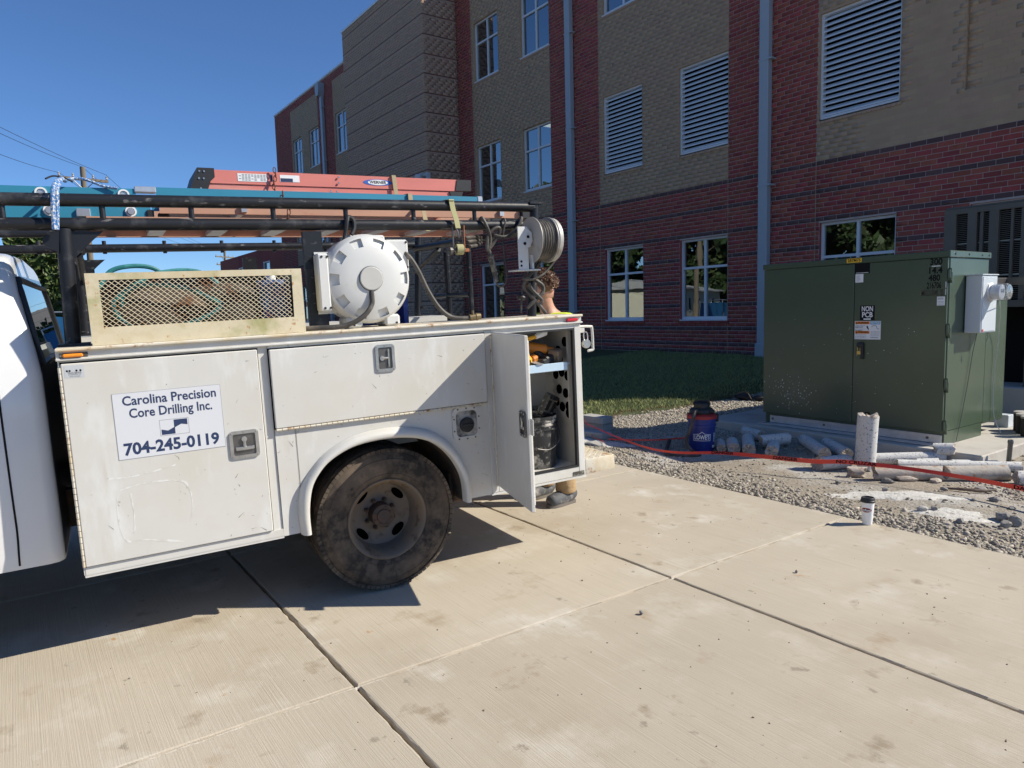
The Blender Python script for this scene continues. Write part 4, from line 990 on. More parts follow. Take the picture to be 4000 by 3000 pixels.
tb_(MB().add([(-0.33, -1.60, 1.34), (-2.05, -1.60, 1.34), (-2.12, -1.925, 0.97), (-0.26, -1.925, 0.97)], [(0, 1, 2, 3)]), 'windshield', 'cab_glass', cabo, smooth=False)
# --- rack
RS, RF = -0.20, -2.12; RT = 0.030
rk = MB()
for s_ in (RS, RF):
    e_ = 0 if s_ == RS else 0.045
    rk.cyl((s_, -1.9, 1.688+e_), (s_, 2.60, 1.715+e_), RT, n=14).cyl((s_, -1.9, 1.583+e_), (s_, 2.56, 1.603+e_), RT, n=14)
rko = tb_(rk, 'rack_rails', 'black_tube')
for s_ in (RS, RF):
    for u_ in (-1.1, -0.62, -0.145, 0.24, 0.622, 1.013, 1.397, 1.793, 2.184):
        tb_(MB().cyl((s_, u_, 1.60), (s_, u_, 1.69), 0.013, n=10), 'rack_stub', 'black_tube', rko)
for u_ in (-1.85, -1.0, 0.10, 2.57): tb_(MB().cyl((RS, u_, 1.575), (RF, u_, 1.615), 0.026, n=12), 'cross_bar', 'black_tube', rko)
for s_ in (RS, RF):
    sg_ = 1 if s_ == RS else -1
    tb_(MB().cyl((s_, 0.060, 1.036), (s_, 0.078, 1.57), 0.033, n=14).box(s_-0.06, s_+0.06, 0.0, 0.13, 1.036, 1.048), 'rack_post', 'black_tube', rko)
    tb_(MB().prism([(0.10, 1.56), (0.235, 1.56), (0.19, 1.52), (0.12, 1.45), (0.10, 1.43)], lambda a, b, d: (d, a, b), s_-0.004, s_+0.004).prism([(0.06, 1.56), (-0.005, 1.53), (-0.01, 1.50), (0.05, 1.46)], lambda a, b, d: (d, a, b), s_+0.02, s_+0.028), 'gusset_plate', 'black_tube', rko)
    tb_(MB().box(s_-0.02, s_+0.02, 1.155, 1.255, 1.036, 1.36).box(s_-0.012, s_+0.024, 1.15, 1.25, 1.36, 1.56), 'rack_post', 'black_tube', rko)
    tb_(MB().cyl((s_, 2.555, 1.036), (s_, 2.610, 1.735), 0.030, n=14).box(s_-0.035, s_+0.035, 2.56, 2.66, 1.732, 1.744).cyl((s_, 2.60, 1.10), (s_, 2.60, 1.12), 0.036, n=12), 'rack_post', 'black_tube', rko)
tb_(MB().cyl((RF, 2.56, 1.42), (RF+0.5, 2.57, 1.57), 0.02, n=10), 'rack_brace', 'black_tube', rko)
tb_(MB().cyl((RS, 0.09, 1.40), (RS-0.32, 0.09, 1.57), 0.022, n=10), 'rack_brace', 'black_tube', rko)
tb_(MB().cyl((RF, 0.09, 1.40), (RF+0.3, 0.09, 1.57), 0.022, n=10), 'rack_brace', 'black_tube', rko)
tb_(MB().cyl((-1.35, 2.70, 0.36), (-1.35, 2.70, 1.58), 0.022, n=10).cyl((-1.72, 2.68, 0.36), (-1.72, 2.68, 1.55), 0.025, n=10).cyl((-1.35, 2.69, 1.20), (-1.95, 2.67, 1.20), 0.02, n=10), 'headache_frame', 'black_tube', rko)
# --- cargo basket with expanded metal front
bu0, bu1, bw0, bw1, bs0, bs1 = 0.140, 1.089, 1.036, 1.358, -0.020, -0.44
bk = frame_prism(MB(), [(bu0, bw0), (bu1, bw0), (bu1, bw1), (bu0, bw1)], [(bu0+0.053, bw0+0.080), (bu1-0.053, bw0+0.080), (bu1-0.049, bw1-0.031), (bu0+0.053, bw1-0.031)], lambda a, b, d: (d, a, b), bs0-0.005, bs0)
bk.box(bs1, bs0-0.006, bu0, bu0+0.004, bw0, bw1).box(bs1, bs0-0.006, bu1-0.004, bu1, bw0, bw1).box(bs1+0.005, bs0-0.006, bu0+0.005, bu1-0.005, bw0, bw0+0.004)
bk.box(bs0-0.03, bs0-0.0055, bu0+0.005, bu1-0.005, bw1-0.006, bw1-0.001)
bko = tb_(bk, 'cargo_basket', 'cream_rusty')
tb_(MB().box(bs1, bs1+0.004, bu0+0.005, bu1-0.005, bw0, bw1), 'back_panel', 'undercarriage', bko)
em = MB(); PU, PW = 0.0262, 0.0113; a0, a1, c0, c1 = bu0+0.050, bu1-0.047, bw0+0.077, bw1-0.029
nr = int((c1-c0)/PW); nc = int((a1-a0)/PU)
for j in range(nr+1):
    wv = c0+j*PW; v = []; f = []
    for i in range(2*nc+1):
        uu = a0+i*PU/2; up = (i+j) % 2; ww = wv+(PW*0.5 if up else -PW*0.42); ss = bs0-0.004+(0.0035 if up else 0)
        v += [(ss, uu, ww-0.0016), (ss, uu, ww+0.0016), (ss-0.002, uu, ww+0.0016), (ss-0.002, uu, ww-0.0016)]
    for i in range(2*nc):
        o_ = i*4
        for t in range(4): f.append((o_+t, o_+4+t, o_+4+(t+1) % 4, o_+(t+1) % 4))
    em.add(v, f)
tb_(em, 'expanded_metal', 'rust_mesh', bko, smooth=False)
# --- white hose reel
RC = (1.470, 1.298); RRr = 0.238; s_f = -0.055
def dome(r): return s_f-0.045*(r/RRr)**3.2-(0.02*max(0, (r-0.225)/0.013))
rad = [0.0, 0.03, 0.058, 0.085, 0.12, 0.15, 0.172, 0.18, 0.19, 0.20, 0.21, 0.219, 0.224, 0.230, 0.236, 0.238]
NA = 120; vid = {}; V_ = []; F_ = []
def inn(i, j):
    th = (j+0.5)*360/NA; r = (rad[i]+rad[i+1])/2; d = (th+18) % 36-18
    return 0.172 < r < 0.219 and abs(d) < 7.8
def gv(i, j, rec):
    j %= NA; kx = (i, j if i else 0, rec)
    if kx not in vid:
        th = 2*math.pi*j/NA; r = rad[i]; vid[kx] = len(V_); V_.append((dome(r)-(0.017 if rec else 0), RC[0]+r*math.cos(th), RC[1]+r*math.sin(th)))
    return vid[kx]
for i in range(len(rad)-1):
    for j in range(NA):
        rec = inn(i, j); q = [gv(i, j, rec), gv(i+1, j, rec), gv(i+1, j+1, rec), gv(i, j+1, rec)]
        q = list(dict.fromkeys(q)); F_.append(q)
        if rec:
            for (ii, jj, e0, e1) in ((i-1, j, (i, j), (i, j+1)), (i+1, j, (i+1, j+1), (i+1, j)), (i, (j-1) % NA, (i+1, j), (i, j)), (i, (j+1) % NA, (i, j+1), (i+1, j+1))):
                if not inn(ii, jj): F_.append([gv(*e0, True), gv(*e1, True), gv(*e1, False), gv(*e0, False)])
rl = MB().add(V_, F_)
rl2 = MB().lathe([(0.238, dome(0.238)), (0.243, -0.13), (0.243, -0.16), (0.236, -0.30), (0.20, -0.335), (0.0, -0.335)], (0, RC[0], RC[1]), (1, 0, 0), 60)
rl.add(rl2.v, rl2.f)
rlo = tb_(rl, 'hose_reel', 'plastic_white', ang=40)
tb_(MB().box(-0.17, -0.085, 1.192, 1.250, 1.135, 1.437, 0.008).box(-0.20, -0.171, 1.20, 1.30, 1.12, 1.45), 'side_bracket', 'plastic_white', rlo)
tb_(MB().box(-0.19, -0.165, 1.60, 1.735, 1.33, 1.515, 0.012).box(-0.19, -0.165, 1.36, 1.60, 1.44, 1.54, 0.010), 'back_bracket', 'plastic_white', rlo)
for a_ in (1.335, 1.55): tb_(MB().box(-0.28, -0.11, a_, a_+0.088, 1.036, 1.10, 0.012), 'foot', 'plastic_white', rlo)
bo = MB()
for s_, a, b in ((-0.085, 1.215, 1.42), (-0.085, 1.245, 1.42), (-0.085, 1.215, 1.152), (-0.085, 1.245, 1.152), (-0.165, 1.722, 1.50), (-0.165, 1.722, 1.36), (-0.11, 1.372, 1.052), (-0.11, 1.615, 1.052)): bo.cyl((s_-0.004, a, b), (s_+0.003, a, b), 0.0065, n=10)
tb_(bo, 'bolts', 'black_plastic', rlo)
tb_(MB().lathe([(0.064, 0.0), (0.064, 0.010), (0.060, 0.013), (0.0, 0.013)], (dome(0.03)-0.002, RC[0]-0.004, RC[1]), (1, 0, 0), 36), 'hub_cap', mat('plastic_grey', (0.50, 0.49, 0.46), 0.5, var=(8, 0.05)), rlo)
tb_(MB().lathe([(0.067, 0.0), (0.067, 0.006), (0.064, 0.006)], (dome(0.06)-0.003, RC[0]-0.004, RC[1]), (1, 0, 0), 36), 'hub_groove', 'black_plastic', rlo)
hs_ = smooth_path([(-0.058, 1.463, 1.240), (-0.050, 1.462, 1.20), (-0.040, 1.455, 1.16), (-0.030, 1.42, 1.115), (-0.030, 1.36, 1.075), (-0.045, 1.28, 1.052), (-0.07, 1.18, 1.050), (-0.13, 1.05, 1.050)], 6)
tb_(MB().tube(hs_, 0.0135, 10), 'inlet_hose', 'hose_black', rlo)
hs_ = smooth_path([(-0.20, 1.70, 1.46), (-0.15, 1.735, 1.41), (-0.13, 1.775, 1.33), (-0.12, 1.82, 1.22), (-0.10, 1.875, 1.12), (-0.085, 1.94, 1.065), (-0.075, 2.02, 1.053), (-0.07, 2.055, 1.053)], 6)
tb_(MB().tube(hs_, 0.0135, 10), 'outlet_hose', 'hose_black', rlo)
tb_(MB().cyl((-0.07, 2.05, 1.055), (-0.065, 2.10, 1.058), 0.019, n=12).cyl((-0.066, 2.09, 1.058), (-0.062, 2.118, 1.060), 0.022, 0.018, n=12).box(-0.075, -0.055, 2.066, 2.074, 1.06, 1.095), 'nozzle', mat('old_brass', (0.20, 0.15, 0.08), 0.5, metal=0.5), rlo)
# --- grey cord reel on the rear post
GR = (-0.05, 1.497); FR = 0.138
def flange(u_, r, t): return MB().lathe([(0.030, -t), (0.085, -t*0.2), (r-0.012, t*0.2), (r, 0.0), (r, t), (r-0.006, t+0.003), (0.085, t*0.6), (0.06, t+0.012), (0.030, t+0.012)], (GR[0], u_, GR[1]), (0, 1, 0), 48)
gro = tb_(flange(2.480, FR, 0.004), 'cord_reel', 'reel_grey', ang=50)
tb_(MB().lathe([(0.0, -0.035), (0.030, -0.033), (0.034, 0.0)], (GR[0], 2.480, GR[1]), (0, 1, 0), 24, cap=False), 'hub', 'rim_steel', gro)
tb_(flange(2.592, FR, 0.004), 'reel_flange', 'reel_grey', gro, ang=50); tb_(MB().lathe([(0.130, 0), (0.136, 0.008), (0.130, 0.035), (0.10, 0.055), (0.0, 0.06)], (GR[0], 2.600, GR[1]), (0, 1, 0), 40), 'spring_case', 'reel_grey', gro)
cw_ = MB()
for i in range(6): cw_.lathe([(0.118+0.0095*math.cos(t), 2.496+i*0.0170+0.0095*math.sin(t)) for t in np.linspace(0, 6.283, 9)[:-1]], (GR[0], 0, GR[1]), (0, 1, 0), 44, closed=True)
tag(tb_(cw_, 'wound_cord', 'hose_black', gro), kind='stuff')
tb_(MB().box(GR[0]+0.022, GR[0]+0.027, 2.374, 2.445, 1.323, 1.575, 0.002), 'reel_bracket', 'plastic_white', gro)
tb_(MB().prism([(2.374, 1.575), (2.44, 1.565), (2.470, 1.54), (2.474, 1.49), (2.455, 1.455), (2.374, 1.435)], lambda a, b, d: (d, a, b), GR[0]+0.028, GR[0]+0.033), 'pivot_arm', 'plastic_white', gro)
tb_(MB().box(GR[0]-0.09, GR[0]+0.03, 2.365, 2.525, 1.315, 1.3225), 'base_plate', 'plastic_white', gro)
tb_(MB().box(GR[0]-0.005, GR[0]+0.021, 2.470, 2.486, 1.323, 1.41, 0.002), 'strut', 'plastic_white', gro)
q = MB()
for a_, b2 in ((2.418, 1.475), (2.442, 1.515)): q.cyl((GR[0]+0.033, a_, b2), (GR[0]+0.037, a_, b2), 0.009, n=12)
for a_, b2 in ((2.392, 1.345), (2.392, 1.37)): q.cyl((GR[0]+0.027, a_, b2), (GR[0]+0.029, a_, b2), 0.007, n=10)
tb_(q, 'bolt_holes', 'ink_black', gro)
for P, r_, nm in (([(-0.05, 2.655, 1.50), (-0.04, 2.664, 1.462), (-0.04, 2.670, 1.419), (-0.05, 2.632, 1.354), (-0.05, 2.556, 1.290), (-0.06, 2.488, 1.264), (-0.08, 2.428, 1.270)], 0.0075, 'trailing_cord'),
                  ([(-0.10, 2.575, 1.375), (-0.12, 2.528, 1.313), (-0.12, 2.481, 1.267), (-0.13, 2.468, 1.215), (-0.12, 2.514, 1.157), (-0.12, 2.557, 1.112), (-0.12, 2.611, 1.050)], 0.0115, 'looped_hose'),
                  ([(-0.13, 2.535, 1.268), (-0.12, 2.558, 1.252), (-0.12, 2.594, 1.225), (-0.12, 2.597, 1.187), (-0.12, 2.565, 1.155), (-0.12, 2.518, 1.123), (-0.13, 2.482, 1.091)], 0.0125, 'looped_hose'),
                  ([(-0.10, 2.482, 1.238), (-0.11, 2.510, 1.199), (-0.11, 2.553, 1.160), (-0.11, 2.577, 1.135), (-0.11, 2.574, 1.123)], 0.0125, 'looped_hose'),
                  ([(-0.15, 2.490, 1.320), (-0.15, 2.474, 1.235), (-0.15, 2.460, 1.174), (-0.15, 2.447, 1.060)], 0.0065, 'hanging_cord')):
    tb_(MB().tube(smooth_path(P, 6), r_, 8), nm, 'hose_black', gro)
tb_(MB().lathe([(0.0, -0.020), (0.024, -0.015), (0.031, 0.0), (0.024, 0.015), (0.0, 0.020)], (-0.15, 2.456, 1.157), (0, 0.25, 1), 14), 'cord_stopper', 'black_plastic', gro)
# --- grab bar with padlock on the tail
gb = smooth_path([(-0.05, 2.79, 0.955), (-0.05, 2.895, 0.95), (-0.05, 2.912, 0.935), (-0.05, 2.915, 0.82), (-0.05, 2.912, 0.80), (-0.05, 2.875, 0.795)], 4)
gbo = tb_(MB().tube(gb, 0.009, 8).box(-0.055, -0.045, 2.792, 2.85, 0.915, 0.952), 'lock_bar', 'white_paint')
tb_(MB().lathe([(0.0, -0.012), (0.027, -0.012), (0.030, 0.0), (0.027, 0.012), (0.0, 0.012)], (-0.035, 2.852, 0.843), (1, 0, 0), 20).tube(smooth_path([(-0.035, 2.838, 0.865), (-0.035, 2.835, 0.905), (-0.035, 2.85, 0.92), (-0.035, 2.864, 0.905), (-0.035, 2.866, 0.865)], 4), 0.004, 6), 'padlock', 'steel', gbo)

for nm, d_, (u0, u1, w0, w1), s_ in (('front_door_gap', dA, (0.010, 0.834, 0.040, 0.966), -0.0085), ('lift_door_gap', dB, (0.890, 2.098, 0.560, 0.960), -0.0015)):
    g_ = 0.0055; tb_(frame_prism(MB(), [(u0-g_, w0-g_), (u1+g_, w0-g_), (u1+g_, w1+g_), (u0-g_, w1+g_)], [(u0+0.001, w0+0.001), (u1-0.001, w0+0.001), (u1-0.001, w1-0.001), (u0+0.001, w1-0.001)], lambda a, b, d: (d, a, b), s_, s_+0.0012), nm, 'void_black', d_, smooth=False)
def marks(door, s_, box, n, seed, lo=0.0015, hi=0.007):
    rr = random.Random(seed); q = MB()
    for i in range(n):
        a, b = rr.uniform(box[0], box[1]), rr.uniform(box[2], box[3]); t = rr.uniform(0, 3.14); L_ = rr.uniform(lo, hi)*(1 if rr.random() < 0.8 else 3); w_ = rr.uniform(0.0006, 0.0018)
        c, s2 = math.cos(t), math.sin(t); q.add([(s_, a-c*L_-s2*w_, b-s2*L_+c*w_), (s_, a-c*L_+s2*w_, b-s2*L_-c*w_), (s_, a+c*L_*0.8+s2*w_*0.4, b+s2*L_*0.8-c*w_*0.4), (s_, a+c*L_, b+s2*L_)], [(0, 1, 2, 3)])
    return tag(tb_(q, 'paint_chips', mat('chip_dark', (0.17, 0.15, 0.125), 0.9), door, smooth=False, recalc=False), kind='stuff')
marks(dA, 0.0146, (0.03, 0.82, 0.06, 0.50), 22, 1); marks(dA, 0.0147, (0.66, 0.83, 0.06, 0.95), 14, 4); marks(dB, 0.0176, (0.91, 2.08, 0.58, 0.95), 22, 2); marks(wpo, -0.0024, (0.90, 1.00, 0.02, 0.52), 9, 3); marks(wpo, -0.0022, (1.0, 2.08, 0.50, 0.55), 10, 5); marks(wpo, -0.0023, (1.97, 2.09, 0.05, 0.33), 10, 6)
# faint dried-glue outline left by an old decal on the front door
sw = MB()
for P in ([(0.17, 0.36), (0.16, 0.28), (0.165, 0.18), (0.19, 0.125), (0.25, 0.12), (0.33, 0.10), (0.42, 0.075)], [(0.18, 0.37), (0.27, 0.385), (0.40, 0.38), (0.46, 0.35), (0.475, 0.26), (0.46, 0.18), (0.42, 0.12)], [(0.22, 0.35), (0.225, 0.26), (0.22, 0.17)], [(0.14, 0.43), (0.22, 0.425), (0.32, 0.435), (0.42, 0.452)]):
    P = smooth_path([(0.0150, a, b) for a, b in P], 8); v = []; rr = random.Random(len(P))
    for i_, q_ in enumerate(P):
        h = rr.uniform(0.001, 0.006); v += [(0.01455, q_.y-h*0.7, q_.z-h), (0.01455, q_.y+h*0.7, q_.z+h)]
    sw.add(v, [(2*i_, 2*i_+2, 2*i_+3, 2*i_+1) for i_ in range(len(P)-1)])
tag(tb_(sw, 'old_glue_marks', mat('glue', (0.70, 0.69, 0.66), 0.5, layers=[((0.58, 0.56, 0.51), 20, 0.5, 0.6)]), dA, smooth=False, recalc=False), kind='stuff')
# ================================================================ LOAD ON THE TRUCK (own things)
def tthing(name, label, cat, base, group=None):
    """a thing standing on or in the truck; coordinates below stay truck-local (s,u,w)"""
    o = thing(name, label, cat, tw_(*base), group=group, mat3=TM)
    B = Vector(base)
    return o, (lambda mb, nm, m, parent=None, **k: mb.build(nm, MATS[m] if isinstance(m, str) else m, parent or o, shift=B, **k))
def channel(mb, s_, u0, u1, w0, w1, d, t=0.004, lip=0.012):
    """C-channel rail, open towards -s"""
    mb.box(s_-t, s_, u0, u1, w0, w1).box(s_-d, s_-t, u0, u1, w0, w0+t).box(s_-d, s_-t, u0, u1, w1-t, w1); return mb
# faded orange ladder at the bottom of the stack
L1, b1 = tthing('orange_ladder', 'faded orange fibreglass stepladder lying lowest on the truck rack', 'ladder', (-0.75, 1.5, 1.60))
for s_ in (-0.42, -0.93):
    m_ = MB(); channel(m_, s_, 0.17, 2.62, 1.600, 1.655, 0.03) if s_ == -0.42 else channel(m_, s_, 0.17, 2.62, 1.600, 1.655, -0.03)
    b1(m_, 'front_rail', 'ladder_orange'); m_ = MB(); channel(m_, s_-(0.05 if s_ == -0.42 else -0.05), 0.50, 2.66, 1.680, 1.742, 0.03); b1(m_, 'rear_rail', 'ladder_orange')
for k in range(7): b1(MB().box(-0.89, -0.45, 0.45+k*0.31, 0.53+k*0.31, 1.604, 1.628), 'step', 'alu')
for a_ in (-0.48, -0.91): b1(MB().box(a_, a_+0.04, 2.66, 2.74, 1.672, 1.748, 0.006), 'foot', 'black_plastic')
for a_ in (2.5, 0.9): b1(MB().box(-0.89, -0.45, a_, a_+0.03, 1.69, 1.73), 'brace', 'alu')
# blue extension ladder at the front
L2, b2 = tthing('extension_ladder', 'blue extension ladder with white-ringed rungs over the truck cab', 'ladder', (-0.7, -0.6, 1.66))
for s_, sg_ in ((-0.50, 1), (-0.92, -1)):
    b2(channel(MB(), s_, -1.8, 0.46, 1.655, 1.725, 0.032*sg_), 'base_rail', 'ladder_blue'); b2(channel(MB(), s_+0.012*sg_, -1.7, 0.40, 1.735, 1.803, 0.032*sg_), 'fly_rail', 'ladder_blue')
for k in range(6):
    u_ = 0.345-k*0.352
    for w_, du_ in ((1.690, 0.025), (1.772, 0.0)):
        b2(MB().cyl((-0.485, u_+du_, w_), (-0.935, u_+du_, w_), 0.016, n=14), 'rung', 'alu')
        b2(frame_prism(MB(), rrect(u_+du_-0.026, u_+du_+0.026, w_-0.026, w_+0.026, 0.025, 5), rrect(u_+du_-0.018, u_+du_+0.018, w_-0.018, w_+0.018, 0.017, 5), lambda a, b, d: (d, a, b), -0.4995+(0.012 if w_ > 1.75 else 0), -0.492+(0.012 if w_ > 1.75 else 0)), 'rung_ring', 'ink_white')
b2(MB().box(-0.53, -0.480, 0.395, 0.495, 1.785, 1.815, 0.004), 'rung_lock', 'alu')
b2(MB().box(-0.505, -0.484, 0.13, 0.19, 1.66, 1.70, 0.003), 'guide_plate', 'alu')
b2(MB().box(-0.53, -0.49, 0.44, 0.475, 1.655, 1.70, 0.006).obox((-0.51, 0.52, 1.672), (0.03, 0.05, 0.045), (0.6, 0, 0), 0.008), 'foot', 'black_plastic')
# blue ladder in the middle of the stack
L3, b3 = tthing('blue_ladder', 'plain blue ladder sandwiched between the red and orange ladders', 'ladder', (-0.8, 1.5, 1.75))
for s_, sg_ in ((-0.58, 1), (-1.02, -1)): b3(channel(MB(), s_, 0.50, 2.42, 1.752, 1.828, 0.03*sg_), 'rail', 'ladder_blue')
for k in range(6): b3(MB().cyl((-0.60, 0.68+k*0.305, 1.79), (-1.0, 0.68+k*0.305, 1.79), 0.016, n=12), 'rung', 'alu')
b3(MB().box(-0.605, -0.576, 2.405, 2.445, 1.748, 1.832, 0.006), 'end_cap', 'alu'); b3(MB().obox((-0.575, 0.92, 1.745), (0.012, 0.16, 0.02), (0.06, 0, 0), 0.003), 'spreader', 'alu')
# red stepladder on top
L4, b4 = tthing('red_stepladder', 'red stepladder with black end caps strapped on top of the stack', 'ladder', (-0.9, 1.6, 1.835))
def rail4(s_, u0, u1, w0, w1, nm): b4(channel(MB(), s_, u0, u1, w0, w1, 0.032), nm, 'ladder_red')
for s_ in (-0.78, -1.18):
    rail4(s_, 0.80, 2.40, 1.892, 1.968, 'front_rail'); rail4(s_-0.006, 0.75, 2.34, 1.838, 1.887, 'rear_rail')
for k in range(5): b4(MB().box(-1.15, -0.81, 0.98+k*0.30, 1.05+k*0.30, 1.90, 1.93), 'step', 'alu')
b4(MB().prism([(0.735, 1.975), (0.825, 1.975), (0.825, 1.925), (0.80, 1.90), (0.775, 1.832), (0.690, 1.832), (0.70, 1.88)], lambda a, b, d: (d, a, b), -1.20, -0.772), 'top_cap', 'black_plastic')
b4(MB().prism([(2.36, 1.968), (2.465, 1.968), (2.46, 1.895), (2.345, 1.895)], lambda a, b, d: (d, a, b), -0.815, -0.774).prism([(2.30, 1.888), (2.40, 1.888), (2.39, 1.855), (2.315, 1.845)], lambda a, b, d: (d, a, b), -0.815, -0.776), 'foot', 'black_plastic')
rv = MB()
for a, b in ((0.745, 1.955), (0.77, 1.955), (0.74, 1.915), (0.765, 1.915), (0.745, 1.86), (1.545, 1.952), (1.545, 1.918), (1.49, 1.865), (1.53, 1.865)): rv.cyl((-0.773, a, b), (-0.768, a, b), 0.007, 0.005, n=8)
b4(rv, 'rivets', 'steel')
F4 = lambda a, b, d: (d, a, b)
b4(MB().prism([(0.95, 1.908), (1.115, 1.908), (1.115, 1.953), (0.95, 1.953)], F4, -0.779, -0.7785), 'safety_label', 'ink_white'); q = MB()
for i in range(5):
    for j in range(9):
        if random.random() < 0.8: q.prism([(0.957+j*0.0172, 1.913+i*0.0078), (0.970+j*0.0172, 1.913+i*0.0078), (0.970+j*0.0172, 1.918+i*0.0078), (0.957+j*0.0172, 1.918+i*0.0078)], F4, -0.7785, -0.7781)
b4(q, 'label_print', 'ink_grey', smooth=False)
b4(MB().prism([(1.19, 1.913), (1.305, 1.913), (1.305, 1.953), (1.19, 1.953)], F4, -0.779, -0.7785), 'spec_label', 'ink_white'); b4(MB().prism([(1.193, 1.914), (1.265, 1.914), (1.265, 1.934), (1.193, 1.934)], F4, -0.7785, -0.778).prism([(1.135, 1.913), (1.148, 1.913), (1.148, 1.953), (1.135, 1.953)], F4, -0.7785, -0.778), 'spec_panel', 'ink_navy')
el = [(1.80+0.098*math.cos(t), 1.930+0.019*math.sin(t)) for t in np.linspace(0, 2*math.pi, 33)[:-1]]; el2 = [(1.80+0.066*math.cos(t), 1.930+0.0165*math.sin(t)) for t in np.linspace(0, 2*math.pi, 33)[:-1]]
b4(MB().prism(el, F4, -0.779, -0.7785), 'brand_oval', 'ink_blue'); b4(MB().prism(el2, F4, -0.7785, -0.778), 'brand_inset', 'ink_white')
q = MB(); text_into(q, 'WERNER', lambda x, y: (-0.7776, 1.80+x, 1.930+y), 0.026, 0.03, 'CENTER', fit=0.112); b4(q, 'brand_lettering', 'ink_black', smooth=False, recalc=False)
# straps, rope, chain
st, bs = tthing('tie_strap', 'tan webbing strap over the ladder stack near its tail end', 'strap', (-0.9, 1.92, 1.6))
pth = [(-0.36, 1.945, 1.58), (-0.38, 1.94, 1.66), (-0.40, 1.935, 1.745), (-0.565, 1.93, 1.755), (-0.57, 1.93, 1.832), (-0.765, 1.915, 1.84), (-0.768, 1.905, 1.975), (-1.20, 1.90, 1.98), (-1.21, 1.90, 1.60)]
def ribbon(P, wd, t=0.0025):
    mb = MB(); v = []
    for i, p in enumerate(P): 
        p = Vector(p); v += [p+Vector((0, -wd/2, 0)), p+Vector((0, wd/2, 0)), p+Vector((t, wd/2, t)), p+Vector((t, -wd/2, t))]
    f = []
    for i in range(len(P)-1):
        for k in range(4): f.append((i*4+k, i*4+4+k, i*4+4+(k+1) % 4, i*4+(k+1) % 4))
    return mb.add(v, f)
bs(ribbon(pth, 0.028), 'webbing', 'strap_tan')
rs, br_ = tthing('ratchet_strap', 'olive ratchet strap with rolled webbing hanging from the rack rail', 'strap', (-0.17, 2.05, 1.6))
br_(ribbon([(-0.165, 2.020, 1.735), (-0.162, 2.028, 1.68), (-0.150, 2.040, 1.62), (-0.145, 2.045, 1.575)], 0.032), 'webbing', 'strap_olive'); br_(ribbon([(-0.215, 2.00, 1.742), (-0.165, 2.020, 1.742), (-0.160, 2.020, 1.735)], 0.032), 'webbing', 'strap_olive')
br_(MB().lathe([(0.018, -0.02), (0.031, -0.02), (0.031, 0.02), (0.018, 0.02)], (-0.16, 2.055, 1.455), (0.15, 1, 0), 24, closed=True), 'strap_roll', 'strap_olive')
br_(MB().box(-0.166, -0.154, 2.010, 2.020, 1.44, 1.585, 0.003).box(-0.166, -0.154, 2.074, 2.082, 1.44, 1.56, 0.003).cyl((-0.16, 1.985, 1.45), (-0.16, 2.09, 1.455), 0.011, n=10).lathe([(0.0, 0), (0.024, 0.002), (0.024, 0.016), (0, 0.018)], (-0.16, 1.985, 1.447), (0, 1, 0), 10).tube(smooth_path([(-0.15, 2.035, 1.58), (-0.15, 2.045, 1.55), (-0.15, 2.05, 1.52), (-0.15, 2.055, 1.55), (-0.15, 2.06, 1.58)], 3), 0.004, 6), 'ratchet', 'dark_steel')
br_(MB().cyl((-0.15, 2.085, 1.595), (-0.15, 2.083, 1.46), 0.004, n=6).box(-0.165, -0.15, 2.082, 2.115, 1.44, 1.46, 0.003), 'handle', mat('rusty_orange', (0.33, 0.11, 0.04), 0.7))
rp, brp = tthing('tie_rope', 'blue and white rope tying the blue ladder to the rack', 'rope', (-0.2, 0.05, 1.7))
brp(MB().tube(smooth_path([(-0.13, 0.045, 1.56), (-0.135, 0.05, 1.66), (-0.15, 0.06, 1.745), (-0.25, 0.085, 1.80), (-0.45, 0.10, 1.825)], 5), 0.0095, 8).tube(smooth_path([(-0.45, 0.10, 1.828), (-0.48, 0.15, 1.845), (-0.48, 0.20, 1.835), (-0.48, 0.26, 1.81), (-0.47, 0.32, 1.80)], 5), 0.007, 8).tube(smooth_path([(-0.14, 0.055, 1.56), (-0.15, 0.065, 1.66), (-0.17, 0.075, 1.75), (-0.25, 0.095, 1.805)], 5), 0.009, 8), 'rope', 'rope_blue')
brp(MB().tube(smooth_path([(-0.25, 0.03, 1.80), (-0.3, 0.06, 1.822), (-0.36, 0.10, 1.825), (-0.4, 0.13, 1.815)], 4), [0.004]*12+[0.006], 6), 'bungee', 'black_plastic')
cn, bc = tthing('tie_chain', 'rusty chain hanging over the red stepladder', 'chain', (-0.75, 1.16, 1.6))
for k in range(15):
    w_ = 1.975-k*0.024; c_ = (-0.758 if w_ > 1.83 else -0.545 if w_ > 1.75 else -0.39, 1.158-0.0018*k+0.006*math.sin(k*1.3), w_); pts_ = []
    for t in np.linspace(0, 2*math.pi, 11)[:-1]:
        a, b = 0.008*math.cos(t), 0.017*math.sin(t); pts_.append((c_[0]+(a if k % 2 else 0), c_[1]+(0 if k % 2 else a), c_[2]+b))
    bc(MB().tube(pts_, 0.003, 5, closed=True), 'link', mat('rust', (0.16, 0.07, 0.04), 0.85, var=(30, 0.3)))
hk, bh = tthing('rubber_strap', 'black rubber strap hooked over the rack rail above the white reel', 'strap', (-0.17, 1.39, 1.6))
bh(MB().tube(smooth_path([(-0.15, 1.36, 1.50), (-0.155, 1.375, 1.55), (-0.15, 1.385, 1.61), (-0.165, 1.40, 1.635), (-0.16, 1.425, 1.62), (-0.155, 1.425, 1.575), (-0.15, 1.405, 1.54)], 5), 0.012, 8), 'strap', 'black_plastic')
ck, bk2 = tthing('cable_bundle', 'grey cables looped around the rack rail beside the cord reel', 'cable', (-0.17, 2.4, 1.6))
